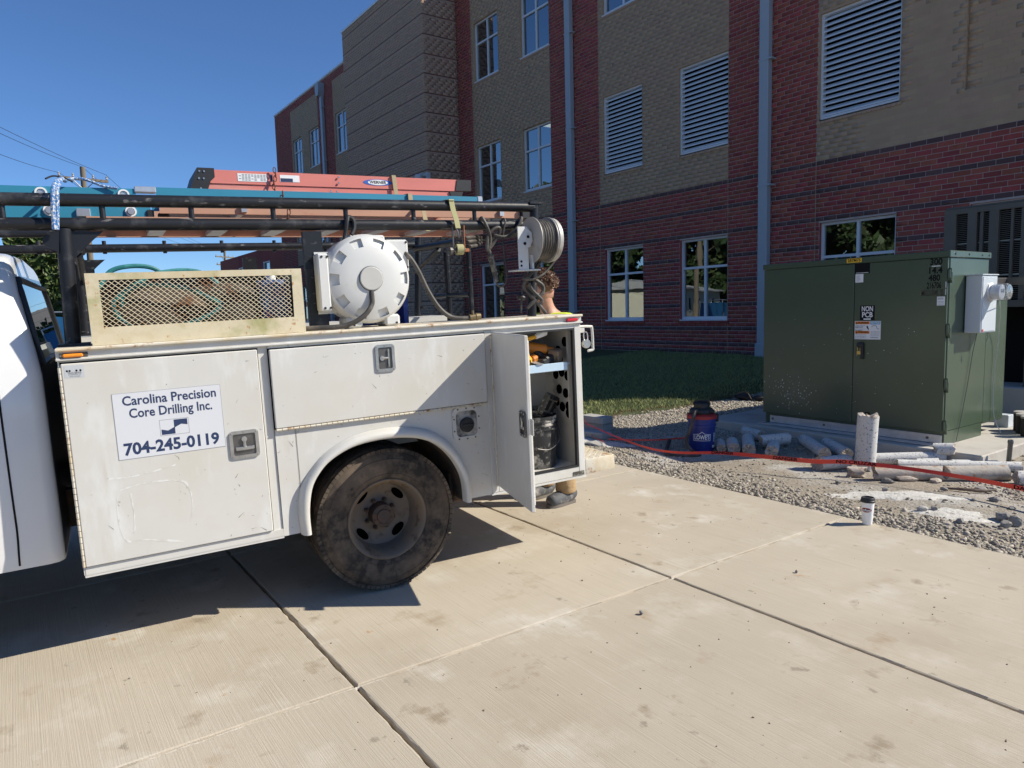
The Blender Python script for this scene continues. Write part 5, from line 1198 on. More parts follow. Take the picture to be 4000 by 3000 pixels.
for P, nm in (([(-0.22, 2.215, 1.60), (-0.175, 2.215, 1.640), (-0.16, 2.225, 1.625), (-0.155, 2.243, 1.584), (-0.16, 2.261, 1.538), (-0.165, 2.264, 1.493), (-0.165, 2.240, 1.442)], 'cable'),
          ([(-0.165, 2.240, 1.445), (-0.165, 2.243, 1.497), (-0.165, 2.251, 1.538), (-0.16, 2.290, 1.575), (-0.16, 2.328, 1.582), (-0.17, 2.331, 1.548), (-0.18, 2.30, 1.50), (-0.18, 2.265, 1.46)], 'cable'),
          ([(-0.18, 2.300, 1.545), (-0.165, 2.335, 1.530), (-0.16, 2.380, 1.532), (-0.16, 2.418, 1.552), (-0.155, 2.464, 1.599), (-0.16, 2.488, 1.640), (-0.20, 2.495, 1.640), (-0.235, 2.48, 1.60)], 'cable'),
          ([(-0.22, 2.350, 1.595), (-0.175, 2.365, 1.638), (-0.155, 2.370, 1.620), (-0.16, 2.359, 1.575), (-0.165, 2.353, 1.515), (-0.165, 2.356, 1.427), (-0.165, 2.366, 1.310), (-0.165, 2.352, 1.249), (-0.165, 2.318, 1.227), (-0.165, 2.292, 1.250)], 'thin_cable')):
    bk2(MB().tube(smooth_path(P, 6), 0.0105 if nm == 'cable' else 0.006, 8), nm, 'hose_black')
for dz in (0.0, 0.03, 0.055): bk2(MB().tube(smooth_path([(-0.30, 2.10, 1.475+dz), (-0.45, 2.30, 1.50+dz), (-0.75, 2.50, 1.545+dz*0.6), (-1.1, 2.54, 1.56+dz*0.5)], 5), 0.011, 8), 'run_cable', 'hose_black')
bk2(MB().cyl((-0.165, 2.250, 1.455), (-0.165, 2.260, 1.419), 0.010, 0.014, n=10).cyl((-0.165, 2.260, 1.419), (-0.165, 2.288, 1.298), 0.020, 0.018, n=12).cyl((-0.165, 2.288, 1.298), (-0.165, 2.296, 1.255), 0.012, n=10), 'connector', 'grimy')
# basket contents
tc, bt = tthing('hose_coil', 'teal hose coiled in the rusty basket with two loops above the rim', 'hose', (-0.22, 0.6, 1.05))
P = [(-0.2, 0.19, 1.30), (-0.22, 0.245, 1.375), (-0.23, 0.33, 1.398), (-0.24, 0.42, 1.39), (-0.25, 0.47, 1.35), (-0.25, 0.5, 1.25), (-0.2, 0.4, 1.12), (-0.12, 0.3, 1.14), (-0.08, 0.28, 1.25), (-0.12, 0.40, 1.34), (-0.2, 0.48, 1.366), (-0.22, 0.58, 1.372), (-0.22, 0.66, 1.350), (-0.2, 0.72, 1.28), (-0.12, 0.70, 1.18), (-0.08, 0.5, 1.10), (-0.07, 0.3, 1.12), (-0.07, 0.24, 1.22), (-0.07, 0.35, 1.30), (-0.07, 0.55, 1.28), (-0.08, 0.7, 1.20)]
bt(MB().tube(smooth_path(P, 6), 0.011, 8), 'hose', 'hose_teal')
for nm, lb, ct, c_, r_, m_ in (('crumpled_tarp', 'brown crumpled tarp inside the basket mesh', 'tarp', (-0.235, 0.42, 1.15), (0.155, 0.27, 0.13), 'dark_canvas'), ('canvas_bag', 'dark canvas bag inside the basket mesh', 'bag', (-0.235, 0.76, 1.15), (0.155, 0.20, 0.13), 'bag_dark'), ('fluid_jug', 'blue jug at the tail end of the basket', 'jug', (-0.19, 0.97, 1.16), (0.10, 0.075, 0.15), 'jug_blue')):
    o_, bq = tthing(nm, lb, ct, (c_[0], c_[1], 1.042)); bm = bmesh.new(); bmesh.ops.create_icosphere(bm, subdivisions=3, radius=1)
    rr = random.Random(hash(nm) % 1000 if False else len(nm)); ax = [Vector((rr.gauss(0, 1), rr.gauss(0, 1), rr.gauss(0, 1))).normalized() for _ in range(14)]
    for v in bm.verts:
        k = 1+sum(0.10*math.sin(5*v.co.dot(a)+i) for i, a in enumerate(ax))*0.45
        if nm == 'fluid_jug': v.co = Vector([max(-0.72, min(0.72, x))/0.72 for x in v.co])
        else: v.co *= k
        v.co = Vector((v.co.x*r_[0], v.co.y*r_[1], max(v.co.z, -0.75)*r_[2]))+Vector(c_)
    mb = MB(); bm.verts.index_update(); mb.add([v.co for v in bm.verts], [[v.index for v in f.verts] for f in bm.faces]); bm.free(); bq(mb, 'cover' if nm != 'fluid_jug' else 'body', m_, ang=60)
    if nm == 'fluid_jug': bq(MB().cyl((-0.19, 0.97, 1.30), (-0.19, 0.97, 1.335), 0.025, n=14), 'cap', 'ink_white')
# blue crate in the bed behind the reel
cr, bcr = tthing('milk_crate', 'blue plastic crate in the truck bed behind the white reel', 'crate', (-0.72, 1.70, 0.35))
for k in range(4): bcr(MB().box(-0.9, -0.55, 1.52, 1.86, 0.35+k*0.21, 0.36+k*0.21).box(-0.56, -0.55, 1.52, 1.86, 0.361+k*0.21, 0.40+k*0.21).box(-0.56, -0.55, 1.52, 1.55, 0.40+k*0.21, 0.52+k*0.21).box(-0.56, -0.55, 1.83, 1.86, 0.40+k*0.21, 0.52+k*0.21).box(-0.56, -0.55, 1.52, 1.86, 0.52+k*0.21, 0.559+k*0.21).box(-0.9, -0.56, 1.85, 1.86, 0.361+k*0.21, 0.559+k*0.21).box(-0.9, -0.89, 1.52, 1.85, 0.361+k*0.21, 0.559+k*0.21), 'tier', 'bucket_blue', smooth=False)
# --- things in the open compartment
def bucket5(name, label, base, r, h, m, handle=True):
    o_, bq = tthing(name, label, 'bucket', base); s_, u_, w_ = base
    pr = [(0.0, 0.0), (r*0.86, 0.0), (r*0.88, 0.004), (r*0.955, h*0.74), (r*1.03, h*0.745), (r*1.03, h*0.77), (r*0.965, h*0.775), (r*0.97, h*0.82), (r*1.03, h*0.825), (r*1.03, h*0.85), (r*0.975, h*0.855), (r*0.98, h*0.90), (r*1.035, h*0.905), (r*1.035, h*0.93), (r*0.985, h*0.935), (r*1.0, h), (r*0.97, h), (r*0.86, 0.02), (0, 0.02)]
    bq(MB().lathe(pr, (s_, u_, w_), (0, 0, 1), 40), 'pail', m)
    if handle: bq(MB().tube(smooth_path([(s_+r*0.3, u_+r*0.98, w_+h*0.80), (s_+r*0.9, u_+r*0.75, w_+h*0.55), (s_+r*1.03, u_+r*0.1, w_+h*0.38), (s_+r*0.95, u_-r*0.55, w_+h*0.42)], 5), 0.003, 6), 'handle', 'dark_steel')
    return o_, bq
bucket5('mud_bucket', 'black pail caked with dried grey slurry in the open compartment', (-0.205, 2.555, 0.0635), 0.135, 0.335, 'bucket_black')
bucket5('rear_bucket', 'second black pail half hidden behind the slurry-caked pail', (-0.29, 2.635, 0.0635), 0.115, 0.36, 'bucket_black', False)
ba, bq = tthing('tool_battery', 'grimy ribbed battery pack leaning on the black pail', 'battery', (-0.17, 2.60, 0.39))
MX = Euler((R_(-22), R_(18), R_(12))).to_matrix(); C_ = Vector((-0.15, 2.615, 0.465))
def bx_(c, sz, b=0.004): q = MB().obox((0, 0, 0), sz, None, b); M4 = MX; return MB().add([M4 @ (Vector(p)+Vector(c))+C_ for p in q.v], q.f)
bq(bx_((0, 0, 0), (0.06, 0.098, 0.145), 0.014), 'case', 'grimy'); q = MB()
for i in range(8): e = bx_((0.031, -0.040+i*0.0115, 0.056), (0.006, 0.007, 0.025), 0.002); q.add(e.v, e.f); e = bx_((0.031, -0.040+i*0.0115, -0.058), (0.006, 0.007, 0.02), 0.002); q.add(e.v, e.f)
for c in ((0.031, -0.027, 0), (0.031, 0.027, 0)): e = bx_(c, (0.008, 0.030, 0.07), 0.003); q.add(e.v, e.f)
bq(q, 'ribs', 'ink_black'); bq(bx_((-0.003, 0.048, 0.0), (0.05, 0.006, 0.13), 0.002), 'edge_trim', 'tool_orange')
gd, bq = tthing('angle_grinder', 'yellow power tool head with slotted vents on the compartment shelf', 'power tool', (-0.10, 2.47, 0.742))
bq(MB().lathe([(0.0, 0.0), (0.030, 0.0), (0.034, 0.012), (0.030, 0.035), (0.022, 0.050), (0.020, 0.075), (0.024, 0.095), (0.018, 0.105), (0, 0.105)], (-0.09, 2.445, 0.745), (0.1, -0.25, 1), 24), 'gear_head', 'tool_yellow'); q = MB()
for i in range(9): t = i*0.7; q.obox((-0.09+0.033*math.cos(t), 2.443+0.033*math.sin(t), 0.760), (0.006, 0.005, 0.022), (0, 0, t))
bq(q, 'vents', 'ink_black'); bq(MB().lathe([(0.012, 0), (0.045, 0.003), (0.05, 0.008), (0.012, 0.010)], (-0.07, 2.49, 0.744), (0.2, 0.2, 1), 24), 'guard', 'alu'); bq(MB().obox((-0.11, 2.50, 0.775), (0.05, 0.05, 0.045), (0.3, 0.4, 0.2), 0.012), 'motor_body', 'tool_orange')
dl, bq = tthing('cordless_drill', 'orange and black drill lying at the back of the shelf', 'drill', (-0.17, 2.57, 0.733))
bq(MB().cyl((-0.20, 2.50, 0.84), (-0.15, 2.62, 0.82), 0.038, 0.032, n=16).cyl((-0.15, 2.62, 0.82), (-0.13, 2.66, 0.812), 0.020, n=12), 'motor_housing', 'tool_orange'); bq(MB().cyl((-0.18, 2.54, 0.83), (-0.12, 2.60, 0.755), 0.022, n=12).obox((-0.12, 2.605, 0.765), (0.08, 0.10, 0.05), (0.2, 0.1, 0.3), 0.01), 'grip', 'black_plastic')
dl2, bq = tthing('demolition_drill', 'dark power tool with orange trim beside the brown block', 'drill', (-0.20, 2.55, 0.733))
bq(MB().obox((-0.22, 2.45, 0.82), (0.10, 0.12, 0.11), (0.2, 0.3, 0.1), 0.03).obox((-0.10, 2.57, 0.752), (0.06, 0.10, 0.035), (0.1, 0.0, 0.4), 0.008), 'body', 'black_plastic'); bq(MB().obox((-0.165, 2.455, 0.83), (0.02, 0.05, 0.08), (0.2, 0.3, 0.1), 0.006), 'trim', 'tool_orange')
wb, bq = tthing('wood_chunk', 'brown wooden block at the tail end of the shelf', 'block', (-0.11, 2.665, 0.733))
bq(MB().obox((-0.11, 2.663, 0.778), (0.08, 0.072, 0.088), (0.15, 0.1, 0.5), 0.008), 'block', 'wood_block')
pc, bq = tthing('extension_cord', 'yellow power cord with clear plug end at the top of the compartment', 'cord', (-0.12, 2.5, 0.733))
bq(MB().tube(smooth_path([(-0.10, 2.36, 0.905), (-0.10, 2.44, 0.903), (-0.11, 2.52, 0.912)], 4), 0.008, 8).tube(smooth_path([(-0.12, 2.36, 0.885), (-0.11, 2.44, 0.888), (-0.11, 2.52, 0.905)], 4), 0.008, 8).tube(smooth_path([(-0.3, 2.3, 0.74), (-0.25, 2.3, 0.85), (-0.15, 2.33, 0.90), (-0.10, 2.36, 0.905)], 4), 0.008, 8), 'cable', 'tool_yellow'); bq(MB().cyl((-0.11, 2.52, 0.908), (-0.115, 2.575, 0.928), 0.016, 0.024, n=14).cyl((-0.115, 2.575, 0.928), (-0.118, 2.60, 0.93), 0.020, n=14), 'plug', 'ink_white')

# ================================================================ TRANSFORMER CABINET
TYF = 7.50; TX0_, TX1_ = -5.30, -3.225
tf = thing('transformer_cabinet', 'large dark green steel transformer cabinet with locked doors', 'transformer', ((TX0_+TX1_)/2, TYF+0.7, 0.10)); TFB = Vector(tf.location)
def ft(mb, nm, m, parent=None, **k): return mb.build(nm, MATS[m] if isinstance(m, str) else m, parent or tf, shift=TFB, **k)
ft(MB().box(TX0_+0.02, TX1_-0.004, TYF+0.03, TYF+0.90, 0.24, 1.965, 0.006).box(TX0_+0.02, TX1_-0.004, TYF+0.03, TYF+0.88, 0.10, 0.239), 'front_housing', 'trans_green')
ft(MB().box(TX0_+0.03, TX1_-0.006, TYF+0.901, TYF+1.42, 0.22, 1.63, 0.008), 'tank', 'trans_green')
ft(MB().box(TX0_-0.012, TX1_+0.012, TYF-0.016, TYF+0.915, 1.966, 2.030, 0.006), 'lid', 'trans_green')
XS = -4.172
ft(MB().box(TX0_, XS-0.003, TYF-0.004, TYF+0.028, 0.235, 1.964, 0.005), 'left_door', 'trans_green'); dR = ft(MB().box(XS+0.003, TX1_-0.012, TYF-0.004, TYF+0.028, 0.235, 1.964, 0.005), 'right_door', 'trans_green')
ft(MB().box(XS-0.0028, XS+0.0028, TYF+0.010, TYF+0.02, 0.235, 1.964), 'door_gap', 'ink_black')
ft(MB().box(-5.21, -3.245, TYF+0.012, TYF+0.028, 0.118, 0.205, 0.003).box(-5.30, -3.25, TYF-0.10, TYF+0.011, 0.104, 0.116, 0.002), 'sill_plate', 'alu')
q = MB()
for a in (-5.17, -4.5, -3.38): q.cyl((a, TYF+0.012, 0.165), (a, TYF+0.004, 0.165), 0.014, n=10)
tag(ft(q, 'bolts', 'dark_steel'), kind='stuff')
for z in (1.80, 1.26, 0.72, 0.30):
    ft(MB().box(TX1_-0.012, TX1_+0.020, TYF+0.006, TYF+0.018, z-0.06, z+0.06, 0.003).cyl((TX1_+0.004, TYF-0.004, z-0.035), (TX1_+0.004, TYF-0.004, z+0.045), 0.012, n=10).box(TX1_-0.003, TX1_+0.022, TYF+0.02, TYF+0.045, z-0.085, z+0.02, 0.003), 'hinge', 'trans_green')
q = MB()
for y in (TYF+0.10, TYF+0.40, TYF+0.70, TYF+0.86): q.cyl((TX1_+0.012, y, 2.0), (TX1_+0.019, y, 2.0), 0.012, 0.009, n=10)
ft(q, 'lid_bolts', 'trans_green')
# handle with padlock
q = MB().box(-4.075, -4.045, TYF-0.032, TYF-0.006, 0.94, 1.115, 0.006).lathe([(0.0, 0), (0.030, 0), (0.030, 0.03), (0.022, 0.035), (0, 0.035)], (-4.085, TYF-0.004, 1.09), (0, -1, 0), 18)
hd_ = ft(q, 'door_handle', 'black_plastic', dR); ft(MB().box(-4.115, -4.072, TYF-0.035, TYF-0.015, 0.985, 1.03, 0.005).tube(smooth_path([(-4.108, TYF-0.025, 1.03), (-4.108, TYF-0.025, 1.06), (-4.094, TYF-0.025, 1.072), (-4.080, TYF-0.025, 1.06), (-4.080, TYF-0.025, 1.03)], 3), 0.004, 6), 'padlock', 'brass', hd_)
# print on the doors
TP = lambda x0, z0, e=0.0052: (lambda x, y: (x0+x, TYF-e, z0+y))
PX = lambda x: x*0.974; PZ = lambda z: 1.55+(z-1.55)*0.974
q = MB(); text_into(q, '300', TP(-3.345, 1.926), 0.090, 0.03, 'CENTER', fit=0.115); text_into(q, '14.4', TP(-3.352, 1.842), 0.090, 0.03, 'CENTER', fit=0.125); text_into(q, '480', TP(-3.356, 1.768), 0.088, 0.03, 'CENTER', fit=0.11); text_into(q, '216706', TP(-3.358, 1.694), 0.088, 0.02, 'CENTER', fit=0.135)
tag(ft(q, 'stencil_numbers', 'ink_black', dR, smooth=False, recalc=False), kind='stuff')
q = MB(); text_into(q, 'MILD/304L SS', TP(-3.372, 1.622), 0.088, 0.01, 'CENTER', fit=0.205); ft(q, 'stencil_lettering', mat('ink_brown', (0.035, 0.018, 0.016), 0.6), dR, smooth=False, recalc=False)
def plate(nm, x0, x1, z0, z1, m, par, e=0.0048): return ft(MB().box(x0, x1, TYF-e-0.001, TYF-0.0038, z0, z1), nm, m, par, smooth=False)
plate('number_underline', -3.385, -3.305, 1.882, 1.889, 'ink_white', dR); plate('barcode_label', -3.328+0.003, -3.240-0.012, 1.498, 1.585, 'ink_white', dR); q = MB()
for i in range(11): q.box(-3.318+i*0.005, -3.3155+i*0.005, TYF-0.0064, TYF-0.0059, 1.555, 1.577)
for i in range(3): q.box(-3.318, -3.262, TYF-0.0064, TYF-0.0059, 1.508+i*0.014, 1.512+i*0.014)
ft(q, 'barcode', 'ink_grey', dR, smooth=False)
for i, z in enumerate((1.70, 1.63)): plate('edge_label', -3.252, -3.243, z-0.03, z+0.03, 'sticker_grey', dR)
plate('name_plate', -4.166, -4.005, 1.855, 1.968-0.004, 'ink_black', dR); plate('plate_line', -4.155, -4.02, 1.862, 1.866, 'ink_white', dR, 0.0058)
plate('white_label', -4.160, -4.074, 1.762, 1.852, 'ink_white', dR); q = MB()
for i in range(6): q.box(-4.150, -4.150+0.05*random.uniform(0.6, 1), TYF-0.0064, TYF-0.0059, 1.775+i*0.011, 1.779+i*0.011)
ft(q, 'label_print', 'ink_grey', dR, smooth=False)
plate('pcb_plate', -4.100, -3.942, 1.357, 1.515, 'ink_black', dR); q = MB(); text_into(q, 'NON', TP(-4.021, 1.476, 0.0064), 0.078, 0.025, 'CENTER', fit=0.122); text_into(q, 'PCB', TP(-4.021, 1.412, 0.0064), 0.078, 0.025, 'CENTER', fit=0.115); q.box(-4.06, -3.982, TYF-0.0064, TYF-0.0059, 1.362, 1.376)
ft(q, 'pcb_lettering', 'ink_white', dR, smooth=False, recalc=False)
plate('warning_decal', -4.155, -3.873, 1.152, 1.348, 'ink_white', dR)
q = MB()
for z0 in (1.314, 1.212): q.box(-4.150, -3.992, TYF-0.0064, TYF-0.0059, z0, z0+0.030)
ft(q, 'warning_bars', 'ink_orange', dR, smooth=False); ft(MB().box(-3.985, -3.878, TYF-0.0064, TYF-0.0059, 1.312, 1.344), 'notice_bar', 'ink_cyan', dR, smooth=False)
q = MB(); text_into(q, 'WARNING', TP(-4.060, 1.329, 0.0067), 0.030, 0.03, 'CENTER', fit=0.115); text_into(q, 'WARNING', TP(-4.060, 1.227, 0.0067), 0.030, 0.03, 'CENTER', fit=0.115)
text_into(q, 'Hazardous voltage inside', TP(-4.148, 1.300, 0.0067), 0.012, 0, fit=0.105); text_into(q, 'KEEP OUT!', TP(-4.148, 1.281, 0.0067), 0.024, 0.01, fit=0.085); 
for i, ww in enumerate((0.10, 0.09)): text_into(q, 'If open or unlocked call police or', TP(-4.148, 1.262-0.011*i, 0.0067), 0.010, 0, fit=ww)
text_into(q, 'Duke Energy', TP(-4.148, 1.249-0.004, 0.0067), 0.013, 0.02, fit=0.07)
for i in range(3): text_into(q, 'Hazardous voltage underground', TP(-4.148, 1.200-0.016*i, 0.0067), 0.011, 0, fit=0.12)
for i in range(4): text_into(q, 'keep area clear for safe work', TP(-3.980, 1.236-0.013*i, 0.0067), 0.010, 0, fit=0.095)
text_into(q, 'Duke Energy', TP(-3.980, 1.174, 0.0067), 0.015, 0.02, fit=0.085)
for zz in (1.316, 1.214): q.add([(a, TYF-0.0067, b) for a, b in ((-4.145, zz), (-4.121, zz), (-4.133, zz+0.022))], [(0, 1, 2)])
q.add([(a, TYF-0.0067, b) for a, b in ((-4.022, 1.30), (-4.012, 1.296), (-4.0, 1.265), (-4.0, 1.250), (-4.012, 1.262), (-4.026, 1.285))], [(0, 1, 2, 3, 4, 5)])
ft(q, 'decal_print', 'ink_black', dR, smooth=False, recalc=False)
q = MB(); text_into(q, 'NOTICE', TP(-3.9315, 1.328, 0.0067), 0.030, 0.03, 'CENTER', fit=0.09); ft(q, 'notice_lettering', 'ink_white', dR, smooth=False, recalc=False)
q = MB().tube(smooth_path([(-3.97, TYF-0.0066, 1.285), (-3.95, TYF-0.0066, 1.30), (-3.92, TYF-0.0066, 1.295), (-3.91, TYF-0.0066, 1.27), (-3.89, TYF-0.0066, 1.262)], 4), 0.0035, 5); ft(q, 'notice_pictogram', 'ink_grey', dR)
ft(MB().box(-4.255, -4.090, TYF-0.0185, TYF-0.0163, 1.978, 2.022, 0.0), 'number_tag', 'ink_yellow'); q = MB(); text_into(q, '287M75', lambda x, y: (-4.1725+x, TYF-0.0188, 2.000+y), 0.045, 0.03, 'CENTER', fit=0.145); ft(q, 'tag_number', 'ink_black', smooth=False, recalc=False)
plate('low_label', -4.02, -3.965, 0.27, 0.365, 'ink_black', dR); q = MB(); text_into(q, 'KEEP 10 FT', TP(-3.970, 0.334, 0.0064), 0.026, 0.02, 'RIGHT', fit=0.048); text_into(q, 'OUTSIDE', TP(-3.970, 0.306, 0.0064), 0.024, 0.02, 'RIGHT', fit=0.047); ft(q, 'low_label_print', 'ink_yellow', dR, smooth=False, recalc=False)
# concrete splatter on the left door
q = MB()
for i in range(150):
    if i < 95: a, b = random.gauss(-4.93, 0.17), random.gauss(0.50, 0.10)
    else: a, b = random.uniform(-5.25, -3.4), random.uniform(0.3, 1.5)
    if not (TX0_+0.02 < a < TX1_-0.04 and 0.26 < b < 1.9): continue
    r = random.uniform(0.002, 0.008)*(1 if i < 95 else 0.55); n = 7; q.add([(a+r*math.cos(t)*random.uniform(0.6, 1.2), TYF-0.0046, b+r*1.3*math.sin(t)*random.uniform(0.6, 1.2)) for t in np.linspace(0, 6.283, n+1)[:-1]], [list(range(n))])
ft(q, 'concrete_splatter', 'core_concrete', smooth=False, recalc=False)
# right side: seam, meter socket with glass meter, conduit strap, wires
mt = thing('electric_meter', 'grey meter box with round glass meter on the cabinet side', 'meter', (TX1_, 8.05, 1.20)); MTB = Vector(mt.location)
def fm(mb, nm, m, parent=None, **k): return mb.build(nm, MATS[m] if isinstance(m, str) else m, parent or mt, shift=MTB, **k)
bx = fm(MB().box(TX1_+0.004, TX1_+0.150, 7.86, 8.22, 1.215, 1.785, 0.006), 'box', 'grey_box'); fm(MB().box(TX1_+0.0, TX1_+0.160, 7.85, 8.23, 1.786, 1.797, 0.003).box(TX1_+0.151, TX1_+0.155, 7.88, 8.20, 1.23, 1.77), 'cover', 'grey_box')
cy = (8.05, 1.615)
fm(MB().lathe([(0.095, 0.0), (0.095, 0.015), (0.088, 0.02)], (TX1_+0.155, *cy), (1, 0, 0), 32), 'ring', 'alu')
fm(MB().lathe([(0.085, 0.0), (0.085, 0.13), (0.075, 0.150), (0.0, 0.155), (0.0, 0.150), (0.072, 0.145), (0.081, 0.128), (0.081, 0.0)], (TX1_+0.172, *cy), (1, 0, 0), 36), 'glass_dome', 'meter_glass')
fm(MB().lathe([(0.074, 0.0), (0.074, 0.085), (0.06, 0.09), (0, 0.09)], (TX1_+0.173, *cy), (1, 0, 0), 28), 'meter_body', 'ink_white'); fm(MB().box(TX1_+0.264, TX1_+0.267, cy[0]-0.04, cy[0]+0.04, cy[1]-0.005, cy[1]+0.03), 'dial', 'ink_grey')
fm(MB().box(TX1_+0.156, TX1_+0.157, 7.885, 7.915, 1.225, 1.25), 'small_label', 'ink_red'); fm(MB().tube(smooth_path([(TX1_+0.15, 8.03, 1.215), (TX1_+0.15, 8.03, 1.185), (TX1_+0.15, 8.05, 1.17), (TX1_+0.15, 8.04, 1.15)], 4), 0.003, 5).box(TX1_+0.146, TX1_+0.150, 8.03, 8.06, 1.12, 1.155), 'seal_tag', 'trans_green')
fm(MB().box(TX1_+0.0, TX1_+0.006, 8.50, 8.86, 1.69, 1.77, 0.002).box(TX1_+0.0, TX1_+0.21, 8.84, 8.852, 1.69, 1.775, 0.002).cyl((TX1_+0.17, 8.845, 1.62), (TX1_+0.17, 8.845, 1.70), 0.008, n=8), 'strut_bracket', 'dark_steel')
fm(MB().tube(smooth_path([(TX1_+0.03, 8.10, 1.21), (TX1_+0.012, 8.06, 1.0), (TX1_+0.010, 7.98, 0.7), (TX1_+0.010, 7.86, 0.35), (TX1_+0.012, 7.76, 0.12)], 5), 0.003, 5), 'ground_wire', 'wire')
fm(MB().tube(smooth_path([(TX1_+0.24, 8.06, 1.53), (TX1_+0.10, 8.45, 1.40), (TX1_+0.03, 8.62, 1.1), (TX1_+0.012, 8.60, 0.7), (TX1_+0.02, 8.62, 0.3), (TX1_+0.10, 8.60, 0.12)], 6), 0.004, 5), 'sense_wire', mat('wire_pale', (0.55, 0.56, 0.55), 0.5))
# pad
tp_ = MB().box(-6.05, -2.78, 7.27, 9.55, -0.1, 0.10, 0.012).build('transformer_pad', MATS['pad_concrete']); S(tp_)
# chiller with plinth
pl = MB().box(-5.0, -2.35, 10.35, 13.0, -0.1, 0.42, 0.015).build('chiller_plinth', MATS['pad_concrete']); S(pl)
chl = thing('chiller_unit', 'tall dark grey chiller unit with coil grilles behind the green cabinet', 'air conditioner', (-3.55, 11.6, 0.42)); CB = Vector(chl.location)
def fc(mb, nm, m, parent=None, **k): return mb.build(nm, MATS[m] if isinstance(m, str) else m, parent or chl, shift=CB, **k)
cx0, cx1, cy0, cy1, cz0, cz1 = -4.60, -2.55, 10.50, 12.8, 1.44, 2.79
fc(MB().box(cx0, cx1, cy0+0.03, cy1, cz1-0.03, cz1, 0.008), 'top_panel', 'chiller_grey'); fc(MB().box(cx0, cx0+0.05, cy0+0.05, cy1, cz0, cz1-0.031), 'end_panel', 'chiller_grey'); fc(MB().box(cx1-0.05, cx1, cy0+0.05, cy1, cz0, cz1-0.031), 'end_panel', 'chiller_grey'); fc(MB().box(cx0+0.06, cx1-0.06, cy0+0.07, cy1-0.1, cz0+0.05, cz1-0.04), 'coil', 'void_black')
fc(MB().box(cx0, cx1, cy0, cy0+0.07, cz0, cz0+0.09, 0.004), 'base_rail', 'chiller_grey'); fc(MB().box(cx0+0.001, cx1, cy0, cy0+0.05, cz1-0.10, cz1-0.031), 'top_rail', 'chiller_grey')
xs = [cx0+0.075, cx0+0.345, cx0+0.45, cx0+0.60, cx0+0.80, cx0+0.93, cx0+1.12]; xs += [cx0+1.12+0.30*k for k in range(1, 3)]
for i, a in enumerate(xs): 
    wd = (0.075, 0.055, 0.02, 0.055, 0.015, 0.03, 0.015)[i % 7]; fc(MB().box(a-wd, a+wd, cy0+(0.0 if wd > 0.05 else 0.02), cy0+0.06, cz0+0.091, cz1-0.101), 'mullion', 'chiller_grey', smooth=False)
for z in (1.86, 2.30): fc(MB().box(cx0+0.1, cx1-0.02, cy0+0.062, cy0+0.066, z-0.008, z+0.008), 'cross_wire', 'alu', smooth=False)
fc(MB().box(cx0+0.1, cx1-0.1, cy0+0.5, cy1-0.1, 0.43, cz0-0.001), 'compressor_bay', 'ink_black')
for a in (cx0+0.05, cx0+1.0, cx1-0.14): fc(MB().box(a, a+0.09, cy0+0.02, cy0+0.11, 0.421, cz0-0.002), 'leg', 'chiller_grey')
fc(MB().box(cx0+0.85, cx1-0.3, cy0+0.25, cy1-0.3, cz1, cz1+0.16, 0.02), 'fan_shroud', 'alu')
fin = MB()
for k in range(48): fin.box(cx0+0.08, cx1-0.02, cy0+0.052, cy0+0.068, cz0+0.11+k*0.0242, cz0+0.118+k*0.0242)
tag(fc(fin, 'coil_fins', 'chiller_grey', smooth=False), kind='stuff')
# ================================================================ CONCRETE CORES
def core(label, a, b, r, dirty=False, seed=0, rough_end=0.012, group='drilled concrete cores on the gravel'):
    """solid drilled core from a to b (3D axis points); ends broken unevenly"""
    rr = random.Random(seed); a, b = Vector(a), Vector(b); ax = (b-a).normalized(); L = (b-a).length
    t = ax.orthogonal().normalized(); q = ax.cross(t); n = 28; base = a+Vector((0, 0, 0))
    o = thing('concrete_core', label, 'concrete core', (a+b)/2-Vector((0, 0, r)) if abs(ax.z) < 0.7 else a, group=group)
    B = Vector(o.location); nr = 7
    ph = [rr.uniform(0, 6.28) for _ in range(4)]; tilt0, tilt1 = (rr.uniform(-1, 1)*rough_end*2 for _ in range(2))
    def jag(th, s_): return rough_end*(0.5*math.sin(2*th+ph[s_])+0.35*math.sin(5*th+ph[s_+1])+rr.uniform(-0.2, 0.2))
    e0 = [jag(2*math.pi*k/n, 0)+tilt0*math.cos(2*math.pi*k/n) for k in range(n)]; e1 = [L+jag(2*math.pi*k/n, 2)+tilt1*math.cos(2*math.pi*k/n) for k in range(n)]
    v = []
    for i in range(nr+1):
        for k in range(n):
            th = 2*math.pi*k/n; h = e0[k]+(e1[k]-e0[k])*i/nr; rad_ = r*(1+rr.uniform(-0.012, 0.012)*(0.5 if 0 < i < nr else 1.5))
            v.append(a+ax*h+(t*math.cos(th)+q*math.sin(th))*rad_)
    f = [(i*n+k, i*n+(k+1) % n, (i+1)*n+(k+1) % n, (i+1)*n+k) for i in range(nr) for k in range(n)]
    MB().add(v, f).build('core_side', MATS['core_dirty' if dirty else 'core_concrete'], o, shift=B, ang=50)
    for ring, hh in ((v[:n], e0), (v[-n:], e1)):
        c = sum((Vector(p) for p in ring), Vector())/n; mid = [c.lerp(Vector(p), 0.55)+ax*rr.uniform(-1, 1)*rough_end*0.7 for p in ring]
        MB().add(list(ring)+mid+[c+ax*rr.uniform(-1, 1)*rough_end*0.8], [(k, (k+1) % n, n+(k+1) % n, n+k) for k in range(n)]+[(n+k, n+(k+1) % n, 2*n) for k in range(n)]).build('broken_end', MATS['core_end'], o, shift=B, ang=30)
    return o
def gz(x, y, r): return hgt(x, y)+r*0.94
